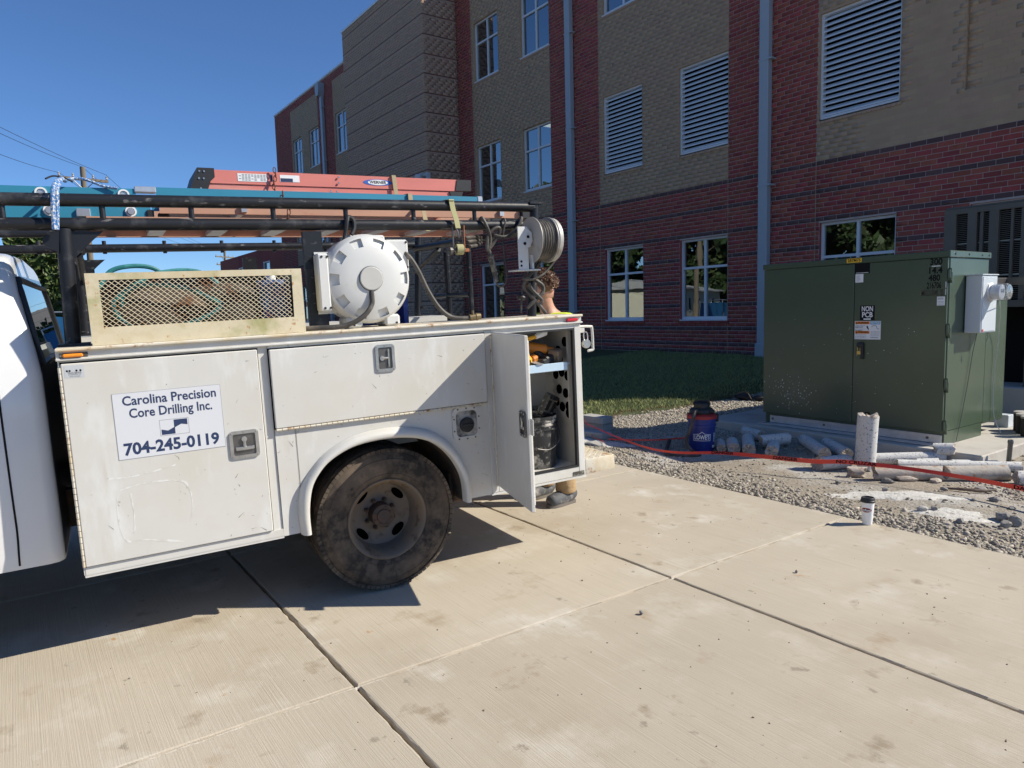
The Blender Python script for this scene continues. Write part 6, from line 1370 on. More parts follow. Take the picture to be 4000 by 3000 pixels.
def lying(label, x0, y0, x1, y1, r, dirty=False, seed=0, dz0=0.0, dz1=0.0, re=0.012): return core(label, (x0, y0, gz(x0, y0, r)+dz0), (x1, y1, gz(x1, y1, r)+dz1), r, dirty, seed, re)
lying('small bluish core nearest the blue vacuum bucket', -4.84, 6.13, -5.02, 6.34, 0.050, seed=1)
lying('short thick core second from the blue vacuum bucket', -4.68, 6.13, -4.90, 6.38, 0.064, seed=2)
lying('long core with crumbled brown end third from the vacuum bucket', -4.50, 6.14, -4.93, 6.70, 0.066, seed=3, re=0.022)
lying('core lying crosswise behind the row with its round end facing left', -4.62, 6.50, -4.50, 6.82, 0.064, seed=4, dz0=0.03, dz1=0.03)
lying('stubby core with a broken tan end in front of the crosswise one', -4.29, 6.22, -4.46, 6.50, 0.062, seed=5, re=0.026)
lying('core at the back of the pile against the pad edge', -5.18, 6.98, -4.86, 6.86, 0.060, seed=6, dz0=0.02, dz1=0.02)
lying('long pale core slanting left of the upright core', -4.46, 7.06, -3.95, 6.62, 0.062, seed=7)
lying('grey core partly hidden behind the upright core', -4.24, 7.13, -3.80, 6.78, 0.060, seed=8)
core('large upright core with chipped rim standing before the green cabinet', (-3.46, 6.47, -0.015), (-3.445, 6.485, 0.495), 0.092, seed=9, rough_end=0.028)
lying('sunlit core under the red tape left of the upright core', -3.72, 6.12, -3.60, 6.40, 0.066, seed=10, re=0.02)
lying('wedge-shaped broken core fragment below the upright core', -3.37, 6.03, -3.28, 6.12, 0.050, True, seed=11, re=0.03)
lying('long core just right of the upright core along the pad', -3.55, 6.72, -3.10, 7.26, 0.058, seed=12)
lying('very long slim pale core reaching the right edge of the pile', -3.22, 6.60, -2.53, 7.45, 0.046, seed=13, dz0=0.02)
lying('thick front core with a brown muddy underside', -3.15, 6.06, -2.80, 6.52, 0.066, True, seed=14, re=0.025)
lying('thick front core at the right with a large brown patch', -2.795, 6.525, -2.46, 6.98, 0.066, True, seed=15)
core('short stub core resting on top of the long cores', (-3.17, 7.20, 0.115), (-3.03, 7.28, 0.125), 0.062, seed=16, rough_end=0.02)
lying('thin core piece behind the stub core', -2.99, 7.10, -2.86, 7.26, 0.040, seed=17)
lying('thin half-buried core by the steel stake', -2.90, 7.24, -2.72, 7.44, 0.036, seed=18)
lying('core cut off by the right picture edge', -2.36, 6.86, -2.18, 7.06, 0.062, seed=19)
lying('low core fragment between stub and front cores', -3.20, 6.93, -3.09, 7.09, 0.040, seed=20)
# ================================================================ VACUUM BUCKET
VB = Vector((-5.085, 6.10, hgt(-5.085, 6.10)-0.005))
vb = thing('vacuum_bucket', 'blue bucket vacuum with red lid and black motor head on the gravel', 'vacuum', VB)
MB().lathe([(0, 0), (0.128, 0), (0.131, 0.005), (0.146, 0.28), (0.155, 0.283), (0.155, 0.30), (0.147, 0.303), (0.148, 0.345), (0.156, 0.348), (0.156, 0.365), (0.150, 0.37), (0.0, 0.37)], (0, 0, 0), (0, 0, 1), 48).build('pail', MATS['bucket_blue'], vb)
MB().lathe([(0.160, 0.362), (0.162, 0.395), (0.150, 0.402), (0.13, 0.415), (0.0, 0.42)], (0, 0, 0), (0, 0, 1), 40).build('lid', MATS['lid_red'], vb)
MB().lathe([(0.128, 0.415), (0.135, 0.43), (0.128, 0.455), (0.10, 0.475), (0.065, 0.48)], (0, 0, 0), (0, 0, 1), 28).lathe([(0.085, 0.47), (0.085, 0.52), (0.07, 0.535), (0, 0.54)], (0.0, 0.0, 0), (0, 0, 1), 22).box(-0.03, 0.16, -0.03, 0.03, 0.43, 0.465, 0.01).build('motor_head', MATS['black_plastic'], vb)
MB().tube(smooth_path([(-0.06, -0.05, 0.50), (-0.05, -0.05, 0.545), (0.05, 0.04, 0.545), (0.06, 0.05, 0.50)], 4), 0.011, 8).build('carry_handle', MATS['black_plastic'], vb)
MB().box(-0.17, -0.145, -0.05, -0.01, 0.32, 0.41, 0.006).box(0.10, 0.128, 0.10, 0.13, 0.32, 0.41, 0.006).build('clips', MATS['black_plastic'], vb)
hp = [(0.02, -0.10, 0.455), (0.05, -0.17, 0.44), (0.06, -0.22, 0.36), (0.035, -0.23, 0.25), (-0.01, -0.235, 0.14), (0.04, -0.24, 0.06), (0.14, -0.26, 0.028), (0.22, -0.30, 0.022), (0.16, -0.42, 0.022), (0.02, -0.52, 0.022), (-0.05, -0.52, 0.03), (-0.20, -0.33, 0.05), (-0.36, -0.12, 0.075)]
HS = smooth_path(hp, 8); mb = MB().tube(HS, 0.018, 10)
hose = mb.build('hose', MATS['hose_black'], vb)
MB().tube(HS[-11:], 0.021, 10).build('nozzle', MATS['black_plastic'], vb)
# print on the pail (wraps round it), facing the drive
face = math.atan2(-VB.y, -VB.x)+0.02
def wrap(r0, off): 
    def fn(x, y):
        rr_ = 0.131+(0.015)*(off+y)/0.28+r0; th = face+x/0.14; return (rr_*math.cos(th), rr_*math.sin(th), off+y)
    return fn
fn = wrap(0.0012, 0.165); q = MB()
text_into(q, "LOWE'S", fn, 0.068, 0.03, 'CENTER', fit=0.165)
def strip(P, t, fn_): 
    P = [Vector((a, b)) for a, b in P]; mbq = MB()
    for A, Bq in zip(P[:-1], P[1:]):
        d = (Bq-A).normalized(); nrm = Vector((-d.y, d.x))*t/2; k = 6
        for i in range(k):
            p0, p1 = A.lerp(Bq, i/k)-d*(t/2 if i == 0 else 0), A.lerp(Bq, (i+1)/k)+d*(t/2 if i == k-1 else 0)
            mbq.add([fn_(*(p0-nrm)), fn_(*(p1-nrm)), fn_(*(p1+nrm)), fn_(*(p0+nrm))], [(0, 1, 2, 3)])
    return mbq
s_ = strip([(-0.095, -0.035), (0.095, -0.035), (0.095, 0.032), (0.03, 0.038), (0, 0.062), (-0.03, 0.038), (-0.095, 0.032), (-0.095, -0.035)], 0.005, wrap(0.001, 0.165)); q.add(s_.v, s_.f)
def wrapv(x, y): return wrap(0.0012, 0.16)(0.165-y, x)
text_into(q, 'CORE', wrapv, 0.05, 0.02, 'CENTER', fit=0.10); s_ = strip([(0.145, -0.10), (0.175, -0.10)], 0.03, wrap(0.001, 0.16)); q.add(s_.v, s_.f)
q.build('pail_print', MATS['ink_white'], vb, smooth=False, recalc=False)
# ================================================================ DANGER TAPE
def tape(label, P, wd, words, tw=0.25):
    P = smooth_path(P, 8); o_base = P[len(P)//2].copy(); o_base.z = hgt(o_base.x, o_base.y)
    o = thing('danger_tape', label, 'tape', o_base); mb = MB(); up = []
    for i, p in enumerate(P):
        t = (P[min(i+1, len(P)-1)]-P[max(i-1, 0)]).normalized(); n_ = Vector((0, 0, 1)).cross(t).normalized(); ang = 0.35*math.sin(i*tw)+0.25
        up.append((t, Vector((0, 0, 1))*math.cos(ang)+n_*math.sin(ang)))
    v = []
    for p, (t, u_) in zip(P, up):
        nn = t.cross(u_).normalized()*0.0012; wd_ = wd*(0.42+0.5*min(1, max(0, (p.x+5.4)/1.2)))*(0.9+0.1*math.sin(3*p.x)); v += [p-u_*wd_/2-nn, p+u_*wd_/2-nn, p+u_*wd_/2+nn, p-u_*wd_/2+nn]
    f = [(i*4+k, i*4+4+k, i*4+4+(k+1) % 4, i*4+(k+1) % 4) for i in range(len(P)-1) for k in range(4)]
    mb.add(v, f).build('ribbon', MATS['tape_red'], o, shift=o_base, ang=60)
    L = [0]
    for a, b in zip(P[:-1], P[1:]): L.append(L[-1]+(b-a).length)
    q = MB()
    for s0, word in words:
        def fn(x, y):
            s_ = min(max(s0*L[-1]+x, 0.001), L[-1]-0.001); i = max(k for k in range(len(L)-1) if L[k] <= s_); t_ = (s_-L[i])/(L[i+1]-L[i]); p = P[i].lerp(P[i+1], t_); u_ = up[i][1].lerp(up[i+1][1], t_); tt = up[i][0]
            nn = tt.cross(u_).normalized(); 
            if nn.dot(Vector((0, 0, CAM_H))-p) < 0: nn = -nn
            return p+u_*y+nn*0.003
        text_into(q, word, fn, wd*0.98, 0.03, 'CENTER', fit=0.042*len(word)*wd/0.05)
    if words: tag(q.build('lettering', MATS['ink_black'], o, shift=o_base, smooth=False, recalc=False), kind='stuff')
    return o
tape('long red danger tape stretched across the gravel before the cores', [(-6.62, 5.75, 0.14), (-5.9, 5.55, 0.10), (-5.2, 5.38, 0.08), (-4.75, 5.36, 0.10), (-4.30, 5.52, 0.14), (-3.58, 5.75, 0.145), (-3.33, 5.93, 0.15), (-2.86, 6.06, 0.15), (-2.40, 6.06, 0.15), (-1.95, 6.03, 0.14), (-1.2, 6.0, 0.12)], 0.043, [(0.42, 'DANGER'), (0.525, 'DANGER'), (0.63, 'NO CRUZAR'), (0.86, 'DANGER')])
tape('red tape lying slack on the shaded gravel left of the vacuum bucket', [(-6.05, 5.62, 0.03), (-5.85, 5.72, 0.035), (-5.60, 5.95, 0.04), (-5.45, 6.20, 0.05), (-5.32, 6.32, 0.06), (-5.22, 6.28, 0.05)], 0.040, [])
tape('thin strip of red tape among the concrete blocks', [(-6.95, 6.0, 0.16), (-6.55, 5.75, 0.06), (-6.3, 5.6, 0.025), (-6.0, 5.5, 0.02)], 0.022, [])
# ================================================================ CEMENT DUST
def dust(label, cx, cy, rx, ry, seed, hf, rot=0.0):
    rr = random.Random(seed); n = 64; ph = [rr.uniform(0, 6.28) for _ in range(5)]; rings = 14; V = []
    def rr_(t): return 1+0.16*math.sin(2*t+ph[0])+0.13*math.sin(3*t+ph[1])+0.09*math.sin(5*t+ph[2])+0.07*math.sin(9*t+ph[3])+0.05*math.sin(17*t+ph[4])
    for k in range(rings+1):
        for i in range(n):
            t = 2*math.pi*i/n; a, b = rx*rr_(t)*k/rings*math.cos(t), ry*rr_(t)*k/rings*math.sin(t); x, y = cx+a*math.cos(rot)-b*math.sin(rot), cy+a*math.sin(rot)+b*math.cos(rot); V.append((x, y, hf(x, y)+0.012*(1-(k/rings)**2)-0.010*(k/rings)**6+rr.uniform(-0.0035, 0.0035)))
    F = [(k*n+i, k*n+(i+1) % n, (k+1)*n+(i+1) % n, (k+1)*n+i) for k in range(rings) for i in range(n)]
    o = np_mesh('cement_dust', V, F, MATS['dust'], smooth=True); tag(o, label, 'cement dust', kind='stuff')
mat('dust', (0.60, 0.58, 0.535), 0.95, world=True, var=(9, 0.12), layers=[((0.42, 0.39, 0.34), 6, 0.52, 0.70), ((0.32, 0.29, 0.25), 40, 0.60, 0.68)], bump=[(30, 0.7, None, 0.012), (120, 0.5, None, 0.004)])
dust('pale cement dust spread on the dirt behind the cup', -2.78, 5.66, 0.46, 0.20, 3, hgt, 0.65); dust('small pale dust patch right of the cup', -2.28, 5.48, 0.30, 0.14, 5, hgt, 0.5); dust('grey slurry stain by the concrete blocks', -6.15, 5.55, 0.5, 0.2, 8, hgt, 0.2)
# ================================================================ CUP
cpb = Vector((-2.535, 4.795, 0.002)); cp = thing('paper_cup', 'white paper coffee cup with black lid at the slab edge', 'cup', cpb)
MB().lathe([(0, 0.006), (0.029, 0.006), (0.030, 0.0), (0.0315, 0.006), (0.0435, 0.168), (0.0425, 0.168), (0.0, 0.165)], (0, 0, 0), (0, 0, 1), 36).build('cup_body', MATS['paper_cup'], cp)
MB().lathe([(0.0435, 0.158), (0.0475, 0.160), (0.0475, 0.170), (0.0445, 0.173), (0.043, 0.188), (0.040, 0.192), (0.036, 0.190), (0.034, 0.184), (0.0, 0.184)], (0, 0, 0), (0, 0, 1), 36).build('lid', MATS['black_plastic'], cp)
cf = math.atan2(-cpb.y, -cpb.x)-0.25
def cupw(off, e): return lambda x, y: ((0.0315+0.0120*(off+y)/0.162+e)*math.cos(cf+x/0.038), (0.0315+0.0120*(off+y)/0.162+e)*math.sin(cf+x/0.038), off+y)
def oval(fn, rx, ry, mname, nm):
    n = 24; v = [fn(0, 0)]; 
    for k in range(1, 4): v += [fn(rx*k/3*math.cos(t), ry*k/3*math.sin(t)) for t in np.linspace(0, 6.283, n+1)[:-1]]
    f = [(0, 1+i, 1+(i+1) % n) for i in range(n)]+[(1+k*n+i, 1+(k+1)*n+i, 1+(k+1)*n+(i+1) % n, 1+k*n+(i+1) % n) for k in range(2) for i in range(n)]
    MB().add(v, f).build(nm, MATS[mname], cp, smooth=False, recalc=False)
oval(cupw(0.107, 0.0004), 0.036, 0.016, 'ink_red', 'logo_oval'); oval(cupw(0.107, 0.0007), 0.026, 0.0115, 'ink_black', 'logo_inset')
q = MB(); text_into(q, 'refuel', cupw(0.107, 0.0010), 0.026, 0.02, 'CENTER', fit=0.056); q.build('logo_lettering', MATS['ink_white'], cp, smooth=False, recalc=False)
q = MB(); text_into(q, 'REFUEL', cupw(0.022, 0.0006), 0.006, 0, 'CENTER'); q.build('small_print', MATS['ink_grey'], cp, smooth=False, recalc=False)
# ================================================================ SMALL THINGS IN THE YARD
for i, (x, y, z, sx, sy, sz, rz, lb) in enumerate(((-6.80, 6.10, 0.0, 0.40, 0.20, 0.10, 0.1, 'grey concrete block behind the truck bumper at the back'), (-6.45, 5.75, 0.0, 0.40, 0.20, 0.075, 0.15, 'grey concrete block in front of the other by the bumper'), (-6.78, 6.08, 0.10, 0.40, 0.20, 0.09, 0.08, 'concrete block stacked on top behind the bumper'))):
    o = MB().obox((0, 0, sz/2), (sx, sy, sz), None, 0.008).build('concrete_block', MATS['concrete_grey']); o.location = (x, y, z+hgt(x, y)); o.rotation_euler = (0, 0, rz); tag(o, lb, 'concrete block', 'concrete blocks behind the truck bumper')
rock('rock', 'flat slurry-grey stone slab beside the concrete blocks', (-6.1, 5.45), 0.13, 'concrete_grey', (1.4, 1, 0.25), 21)
rock('rock', 'grey boulder at the right edge above the slab', (-2.00, 5.62), 0.062, 'rock', (1, 1, 0.8), 1); rock('rock', 'brown rock beside the grey boulder at the right edge', (-1.91, 5.56), 0.050, 'rock', (1, 0.9, 0.9), 2); rock('rock', 'smaller rock in front of the right edge boulder', (-1.93, 5.46), 0.042, 'rock', (1.1, 1, 0.8), 3)
rock('rock', 'pale stone sitting on the cement dust patch', (-2.455, 5.43), 0.040, 'concrete_grey', (1.3, 1, 0.7), 4); rock('rock', 'dark stone beside the pale one on the dust patch', (-2.41, 5.50), 0.030, 'rock', (1, 1, 0.8), 5)
rock('rock', 'orange-brown clay lump under the long front cores', (-2.95, 6.20), 0.060, 'core_end', (1.6, 0.8, 0.6), 6); rock('rock', 'light stone by the clay lump under the front cores', (-3.02, 6.02), 0.045, 'rock', (1.4, 0.8, 0.6), 7)
rock('rock', 'dark clod near the right tape end', (-2.42, 6.33), 0.050, 'rock', (1, 1.2, 0.6), 8); rock('rock', 'grey rock half buried near the dust patch right side', (-2.22, 6.05), 0.045, 'rock', (1.2, 1, 0.6), 9); rock('rock', 'brown clay lump under the far end of the front core', (-2.78, 6.36), 0.055, 'core_end', (1.5, 0.8, 0.6), 10)
rock('pebble', 'dark pebble alone on the middle slab', (-2.468, 2.499, 0.0), 0.014, 'rock', (1, 1, 0.8), 12, 'pebble'); rock('pebble', 'small pebble near the far joint crossing on the right slab', (-2.31, 3.60, 0.0), 0.011, 'rock', (1.2, 1, 0.8), 13, 'pebble')
for i, (x, y) in enumerate(((-2.3, 5.9), (-2.6, 6.1), (-1.75, 5.75), (-2.05, 5.9), (-3.3, 5.75), (-2.15, 5.3), (-1.65, 5.35), (-2.9, 5.75))):
    rock('stone', 'fist-sized loose stone on the compacted dirt in front of the cores', (x, y), random.uniform(0.018, 0.032), 'rock', (1.2, 1, 0.7), 40+i, 'stone', 'loose stones on the dirt')
sp = tag(MB().tube(smooth_path([(-2.62, 6.12, 0.02), (-2.50, 6.16, 0.028), (-2.38, 6.26, 0.02), (-2.33, 6.36, 0.02)], 4), [0.010]*4+[0.013]*4+[0.009]*5, 8).build('stick', MATS['bark']), 'broken brown stick on the dirt right of the cup', 'stick')
stk_ = thing('steel_stake', 'thin grey steel pipe stake at the pad corner', 'stake', (-2.66, 7.52, 0.0)); MB().cyl((0, 0, -0.05), (0.012, 0, 0.215), 0.021, n=14).build('pipe', MATS['dark_steel'], stk_); MB().lathe([(0.0, 0.245), (0.020, 0.24), (0.024, 0.225), (0.024, 0.205), (0.020, 0.20)], (0.012, 0, 0), (0, 0, 1), 14).build('cap', MATS['dark_steel'], stk_)
pv = tag(MB().cyl((-5.95, 7.60, 0.03), (-6.55, 7.95, 0.03), 0.016, n=12).build('white_pipe', MATS['ink_white']), 'white plastic pipe lying on gravel behind the vacuum bucket', 'pipe')
tag(MB().tube(smooth_path([(-7.5, 9.7, 0.05), (-7.3, 9.6, 0.10), (-7.15, 9.65, 0.16), (-7.0, 9.6, 0.05)], 4), 0.008, 6).build('root', MATS['bark']), 'dark root curling up at the lawn corner', 'root')
for i, (x, y) in enumerate(((-7.25, 9.75), (-7.0, 9.85), (-7.4, 9.9), (-6.75, 9.8))): rock('soil_clod', 'dark soil clod at the shaded lawn corner', (x, y), 0.13, 'undercarriage', (1.2, 1, 0.5), 60+i, 'soil', 'soil clods at the lawn corner')
for i, (x, y, lb) in enumerate(((-3.06, 8.98, 'dark test cylinder with white top farthest left by the plinth'), (-2.98, 8.82, 'dark test cylinder in the middle of the three'), (-2.88, 8.66, 'dark test cylinder nearest the camera at the right edge'))):
    o = thing('test_cylinder', lb, 'cylinder', (x, y, 0.10), group='concrete test cylinders'); MB().lathe([(0, 0), (0.078, 0), (0.080, 0.004), (0.080, 0.20), (0, 0.20)], (0, 0, 0), (0, 0, 1), 26).build('mould', MATS['undercarriage'], o); MB().lathe([(0.084, 0.192), (0.084, 0.212), (0.07, 0.216), (0, 0.216)], (0, 0, 0), (0, 0, 1), 26).build('lid', MATS['concrete_grey'], o)
MB_ = MB().box(-0.07, 0.07, -0.07, 0.07, 0.0, 0.14, 0.004).build('conduit_box', MATS['grey_box']); MB_.location = (-3.30, 9.15, 0.10); tag(MB_, 'small pale electrical box beside the cabinet base', 'box')
# ================================================================ PERSON
PB = Vector((-4.455, 3.515, 0.0))
FW = Vector((0.10, -0.995, 0)).normalized(); LF = Vector((0, 0, 1)).cross(FW)       # forward, his left
def P3(f, l, z): return FW*f+LF*l+Vector((0, 0, z+(0.03 if z > 1.0 else 0)))
def skin(name, nodes, edges, m, parent=None, sub=2, root=0):
    me = bpy.data.meshes.new(name); me.from_pydata([tuple(n_[0]) for n_ in nodes], edges, [])
    o = bpy.data.objects.new(name, me); COL.objects.link(o)
    md = o.modifiers.new('skin', 'SKIN'); md.use_smooth_shade = True
    sv = me.skin_vertices[0].data
    for i, n_ in enumerate(nodes): sv[i].radius = n_[1] if isinstance(n_[1], tuple) else (n_[1], n_[1]); sv[i].use_root = (i == root)
    s2 = o.modifiers.new('sub', 'SUBSURF'); s2.levels = sub; s2.render_levels = sub
    dg = bpy.context.evaluated_depsgraph_get(); ev = o.evaluated_get(dg); nm = bpy.data.meshes.new_from_object(ev)
    o.modifiers.clear(); o.data = nm; bpy.data.meshes.remove(me); nm.materials.clear(); nm.materials.append(MATS[m])
    for p in nm.polygons: p.use_smooth = True
    if parent is not None: o.parent = parent
    return o
N = [(P3(0, 0, 0.98), (0.13, 0.10)), (P3(0.0, 0, 1.12), (0.13, 0.09)), (P3(0.01, 0, 1.30), (0.155, 0.10)), (P3(-0.01, 0, 1.43), (0.12, 0.085)), (P3(0.0, 0, 1.50), (0.058, 0.06)), (P3(0.045, 0, 1.575), (0.056, 0.058)), (P3(0.075, 0, 1.64), (0.072, 0.085)), (P3(0.075, 0, 1.705), (0.074, 0.092)), (P3(0.07, 0, 1.755), (0.058, 0.07)),
     (P3(0, 0.17, 1.43), 0.062), (P3(0.02, 0.23, 1.22), 0.047), (P3(0.18, 0.20, 1.05), 0.038), (P3(0.28, 0.14, 1.03), 0.030), (P3(0, -0.17, 1.43), 0.062), (P3(0.02, -0.23, 1.22), 0.047), (P3(0.18, -0.20, 1.05), 0.038), (P3(0.28, -0.14, 1.03), 0.030),
     (P3(0, 0.10, 0.90), 0.088), (P3(0.02, 0.125, 0.50), 0.060), (P3(0.0, 0.14, 0.10), 0.045), (P3(0, -0.10, 0.90), 0.088), (P3(0.0, -0.135, 0.50), 0.060), (P3(-0.04, -0.15, 0.10), 0.045)]
Eg = [(0, 1), (1, 2), (2, 3), (3, 4), (4, 5), (5, 6), (6, 7), (7, 8), (3, 9), (9, 10), (10, 11), (11, 12), (3, 13), (13, 14), (14, 15), (15, 16), (0, 17), (17, 18), (18, 19), (0, 20), (20, 21), (21, 22)]
per = skin('person', N, Eg, 'skin'); per.location = PB
tag(per, 'worker with curly brown hair and yellow shirt standing behind the truck tail', 'person')
# face pointing forward and down
hc = P3(0.070, 0.0, 1.690); dn = (FW*0.82+Vector((0, 0, -0.57))).normalized(); hu = (Vector((0, 0, 1))*0.82+FW*0.57).normalized()
def H3(f, l, u_): return hc+dn*f+LF*l+hu*u_
fc_ = MB()
fc_.lathe([(0.0, 0.115), (0.035, 0.108), (0.062, 0.085), (0.074, 0.045), (0.076, 0.0), (0.074, -0.05), (0.05, -0.09), (0, -0.10)], H3(0, 0, 0), hu, 28)
fc_.v = [tuple(Vector(p)+dn*0.022*max(0.0, (Vector(p)-hc).dot(dn)/0.07)) for p in fc_.v]
fc_.build('face', MATS['skin'], per, ang=80)
MB().add([H3(0.092, 0, 0.02), H3(0.093, -0.014, -0.022), H3(0.093, 0.014, -0.022), H3(0.122, 0, -0.020), H3(0.092, 0, -0.034)], [(0, 1, 3), (0, 3, 2), (1, 4, 3), (3, 4, 2)]).build('nose', MATS['skin'], per)
q = MB()
for l in (-0.030, 0.030): q.lathe([(0, -0.010), (0.009, -0.006), (0.011, 0), (0.009, 0.006), (0, 0.010)], H3(0.084, l, 0.012), LF, 10)
q.build('eyes', MATS['ink_white'], per); MB().tube([H3(0.092, -0.022, -0.056), H3(0.098, 0, -0.054), H3(0.092, 0.022, -0.056)], 0.005, 6).build('mouth', mat('lips', (0.42, 0.15, 0.12), 0.5), per)
for l in (-1, 1):
    e = MB().lathe([(0.0, -0.006), (0.012, -0.008), (0.017, 0.0), (0.014, 0.006), (0.0, 0.003)], H3(-0.008, 0.080*l, -0.008), (LF*l-dn*0.25), 14); e.v = [tuple(hc+(Vector(p)-hc)+hu*0.7*((Vector(p)-H3(-0.008, 0.08*l, -0.008)).dot(hu))) for p in e.v]; e.build('ear', MATS['skin'], per)
# curly hair: many ringlets over a cap
hr = MB().lathe([(0.0, 0.138), (0.058, 0.126), (0.090, 0.095), (0.102, 0.045), (0.095, 0.0), (0.065, -0.03)], hc-dn*0.018, hu, 26); hr.v = [tuple(Vector(p)*1.0) for p in hr.v]
rr = random.Random(5)
for i in range(420):
    th = rr.uniform(0, 6.283); el = math.asin(rr.uniform(-0.12, 1.0)); d = dn*math.cos(el)*math.cos(th)+LF*math.cos(el)*math.sin(th)+hu*math.sin(el)
    fr_ = math.cos(el)*math.cos(th)
    if fr_ > 0.45 and el < 0.85: continue
    if el < 0.05 and fr_ > -0.2: continue
    base = hc-dn*0.010+d*Vector((1, 1, 1)).length/1.732*(0.100+0.038*max(0, math.sin(el)))
    ax_ = (d+Vector((rr.gauss(0, .6), rr.gauss(0, .6), rr.gauss(0, .6)))).normalized(); t1 = ax_.orthogonal().normalized(); t2 = ax_.cross(t1); rc = rr.uniform(0.008, 0.016); ln = rr.uniform(0.025, 0.055)
    hr.tube([base+ax_*ln*(k/9-0.35)+(t1*math.cos(k*1.15)+t2*math.sin(k*1.15))*rc for k in range(11)], [0.0042]*10+[0.002], 5)
hr.build('hair', MATS['hair'], per, ang=60)
# clothes
SH = [(P3(0, 0, 0.94), (0.165, 0.125)), (P3(0.0, 0, 1.12), (0.155, 0.115)), (P3(0.01, 0, 1.30), (0.180, 0.125)), (P3(-0.01, 0, 1.425), (0.145, 0.105)), (P3(-0.008, 0, 1.485), (0.085, 0.082)), (P3(0, 0.185, 1.435), 0.085), (P3(0.01, 0.225, 1.30), 0.078), (P3(0.02, 0.235, 1.22), 0.072), (P3(0, -0.185, 1.435), 0.085), (P3(0.01, -0.225, 1.30), 0.078), (P3(0.02, -0.235, 1.22), 0.072)]
skin('shirt', SH, [(0, 1), (1, 2), (2, 3), (3, 4), (3, 5), (5, 6), (6, 7), (3, 8), (8, 9), (9, 10)], 'hivis', per)
PN = [(P3(0, 0, 1.0), (0.155, 0.12)), (P3(0, 0, 0.92), (0.155, 0.125)), (P3(0.0, 0.10, 0.84), 0.115), (P3(0.02, 0.125, 0.50), 0.090), (P3(0.0, 0.14, 0.22), 0.085), (P3(-0.005, 0.14, 0.12), 0.090), (P3(-0.005, 0.14, 0.085), 0.088), (P3(0, -0.10, 0.84), 0.115), (P3(0.0, -0.135, 0.50), 0.090), (P3(-0.04, -0.15, 0.22), 0.085), (P3(-0.045, -0.15, 0.12), 0.090), (P3(-0.045, -0.15, 0.085), 0.088)]
skin('trousers', PN, [(0, 1), (1, 2), (2, 3), (3, 4), (4, 5), (5, 6), (1, 7), (7, 8), (8, 9), (9, 10), (10, 11)], 'pants', per)
for l, f0 in ((0.14, 0.0), (-0.15, -0.04)):
    BT = [(P3(f0-0.095, l, 0.052), (0.058, 0.058)), (P3(f0-0.01, l, 0.070), (0.058, 0.064)), (P3(f0+0.0, l, 0.14), (0.066, 0.066)), (P3(f0+0.07, l, 0.062), (0.062, 0.060)), (P3(f0+0.135, l, 0.055), (0.066, 0.054)), (P3(f0+0.195, l, 0.048), (0.056, 0.046))]
    bo_ = skin('boot', BT, [(0, 1), (1, 2), (1, 3), (3, 4), (4, 5)], 'boot', per)
    pl_ = [(f0-0.085, -0.032), (f0-0.078, -0.038), (f0-0.02, -0.040), (f0+0.10, -0.050), (f0+0.16, -0.042), (f0+0.195, -0.022), (f0+0.195, 0.022), (f0+0.16, 0.042), (f0+0.10, 0.050), (f0-0.02, 0.040), (f0-0.078, 0.038), (f0-0.085, 0.032)]
    MB().prism(pl_, lambda a, b, d: tuple(P3(a, l+b, d)), 0.001, 0.026).build('boot_sole', MATS['boot_sole'], per)
    q = MB()
    for k in range(4): q.tube([P3(f0+0.062+0.018*k, l-0.026, 0.103-0.006*k), P3(f0+0.066+0.018*k, l, 0.112-0.007*k), P3(f0+0.062+0.018*k, l+0.026, 0.103-0.006*k)], 0.004, 5)
    q.build('laces', MATS['ink_black'], per)
for l in (-1, 1):
    for k, (dl_, ln) in enumerate(((-0.024, 0.070), (-0.008, 0.078), (0.008, 0.074), (0.024, 0.060))):
        skin('finger', [(P3(0.30, 0.14*l+dl_, 1.025), 0.009), (P3(0.30+ln*0.6, 0.14*l+dl_, 1.02), 0.009), (P3(0.30+ln, 0.14*l+dl_, 1.0), 0.008)], [(0, 1), (1, 2)], 'skin', per, 1)
    skin('thumb', [(P3(0.285, 0.14*l-0.028*l, 1.03), 0.010), (P3(0.32, 0.14*l-0.05*l, 1.03), 0.010), (P3(0.345, 0.14*l-0.052*l, 1.02), 0.009)], [(0, 1), (1, 2)], 'skin', per, 1)
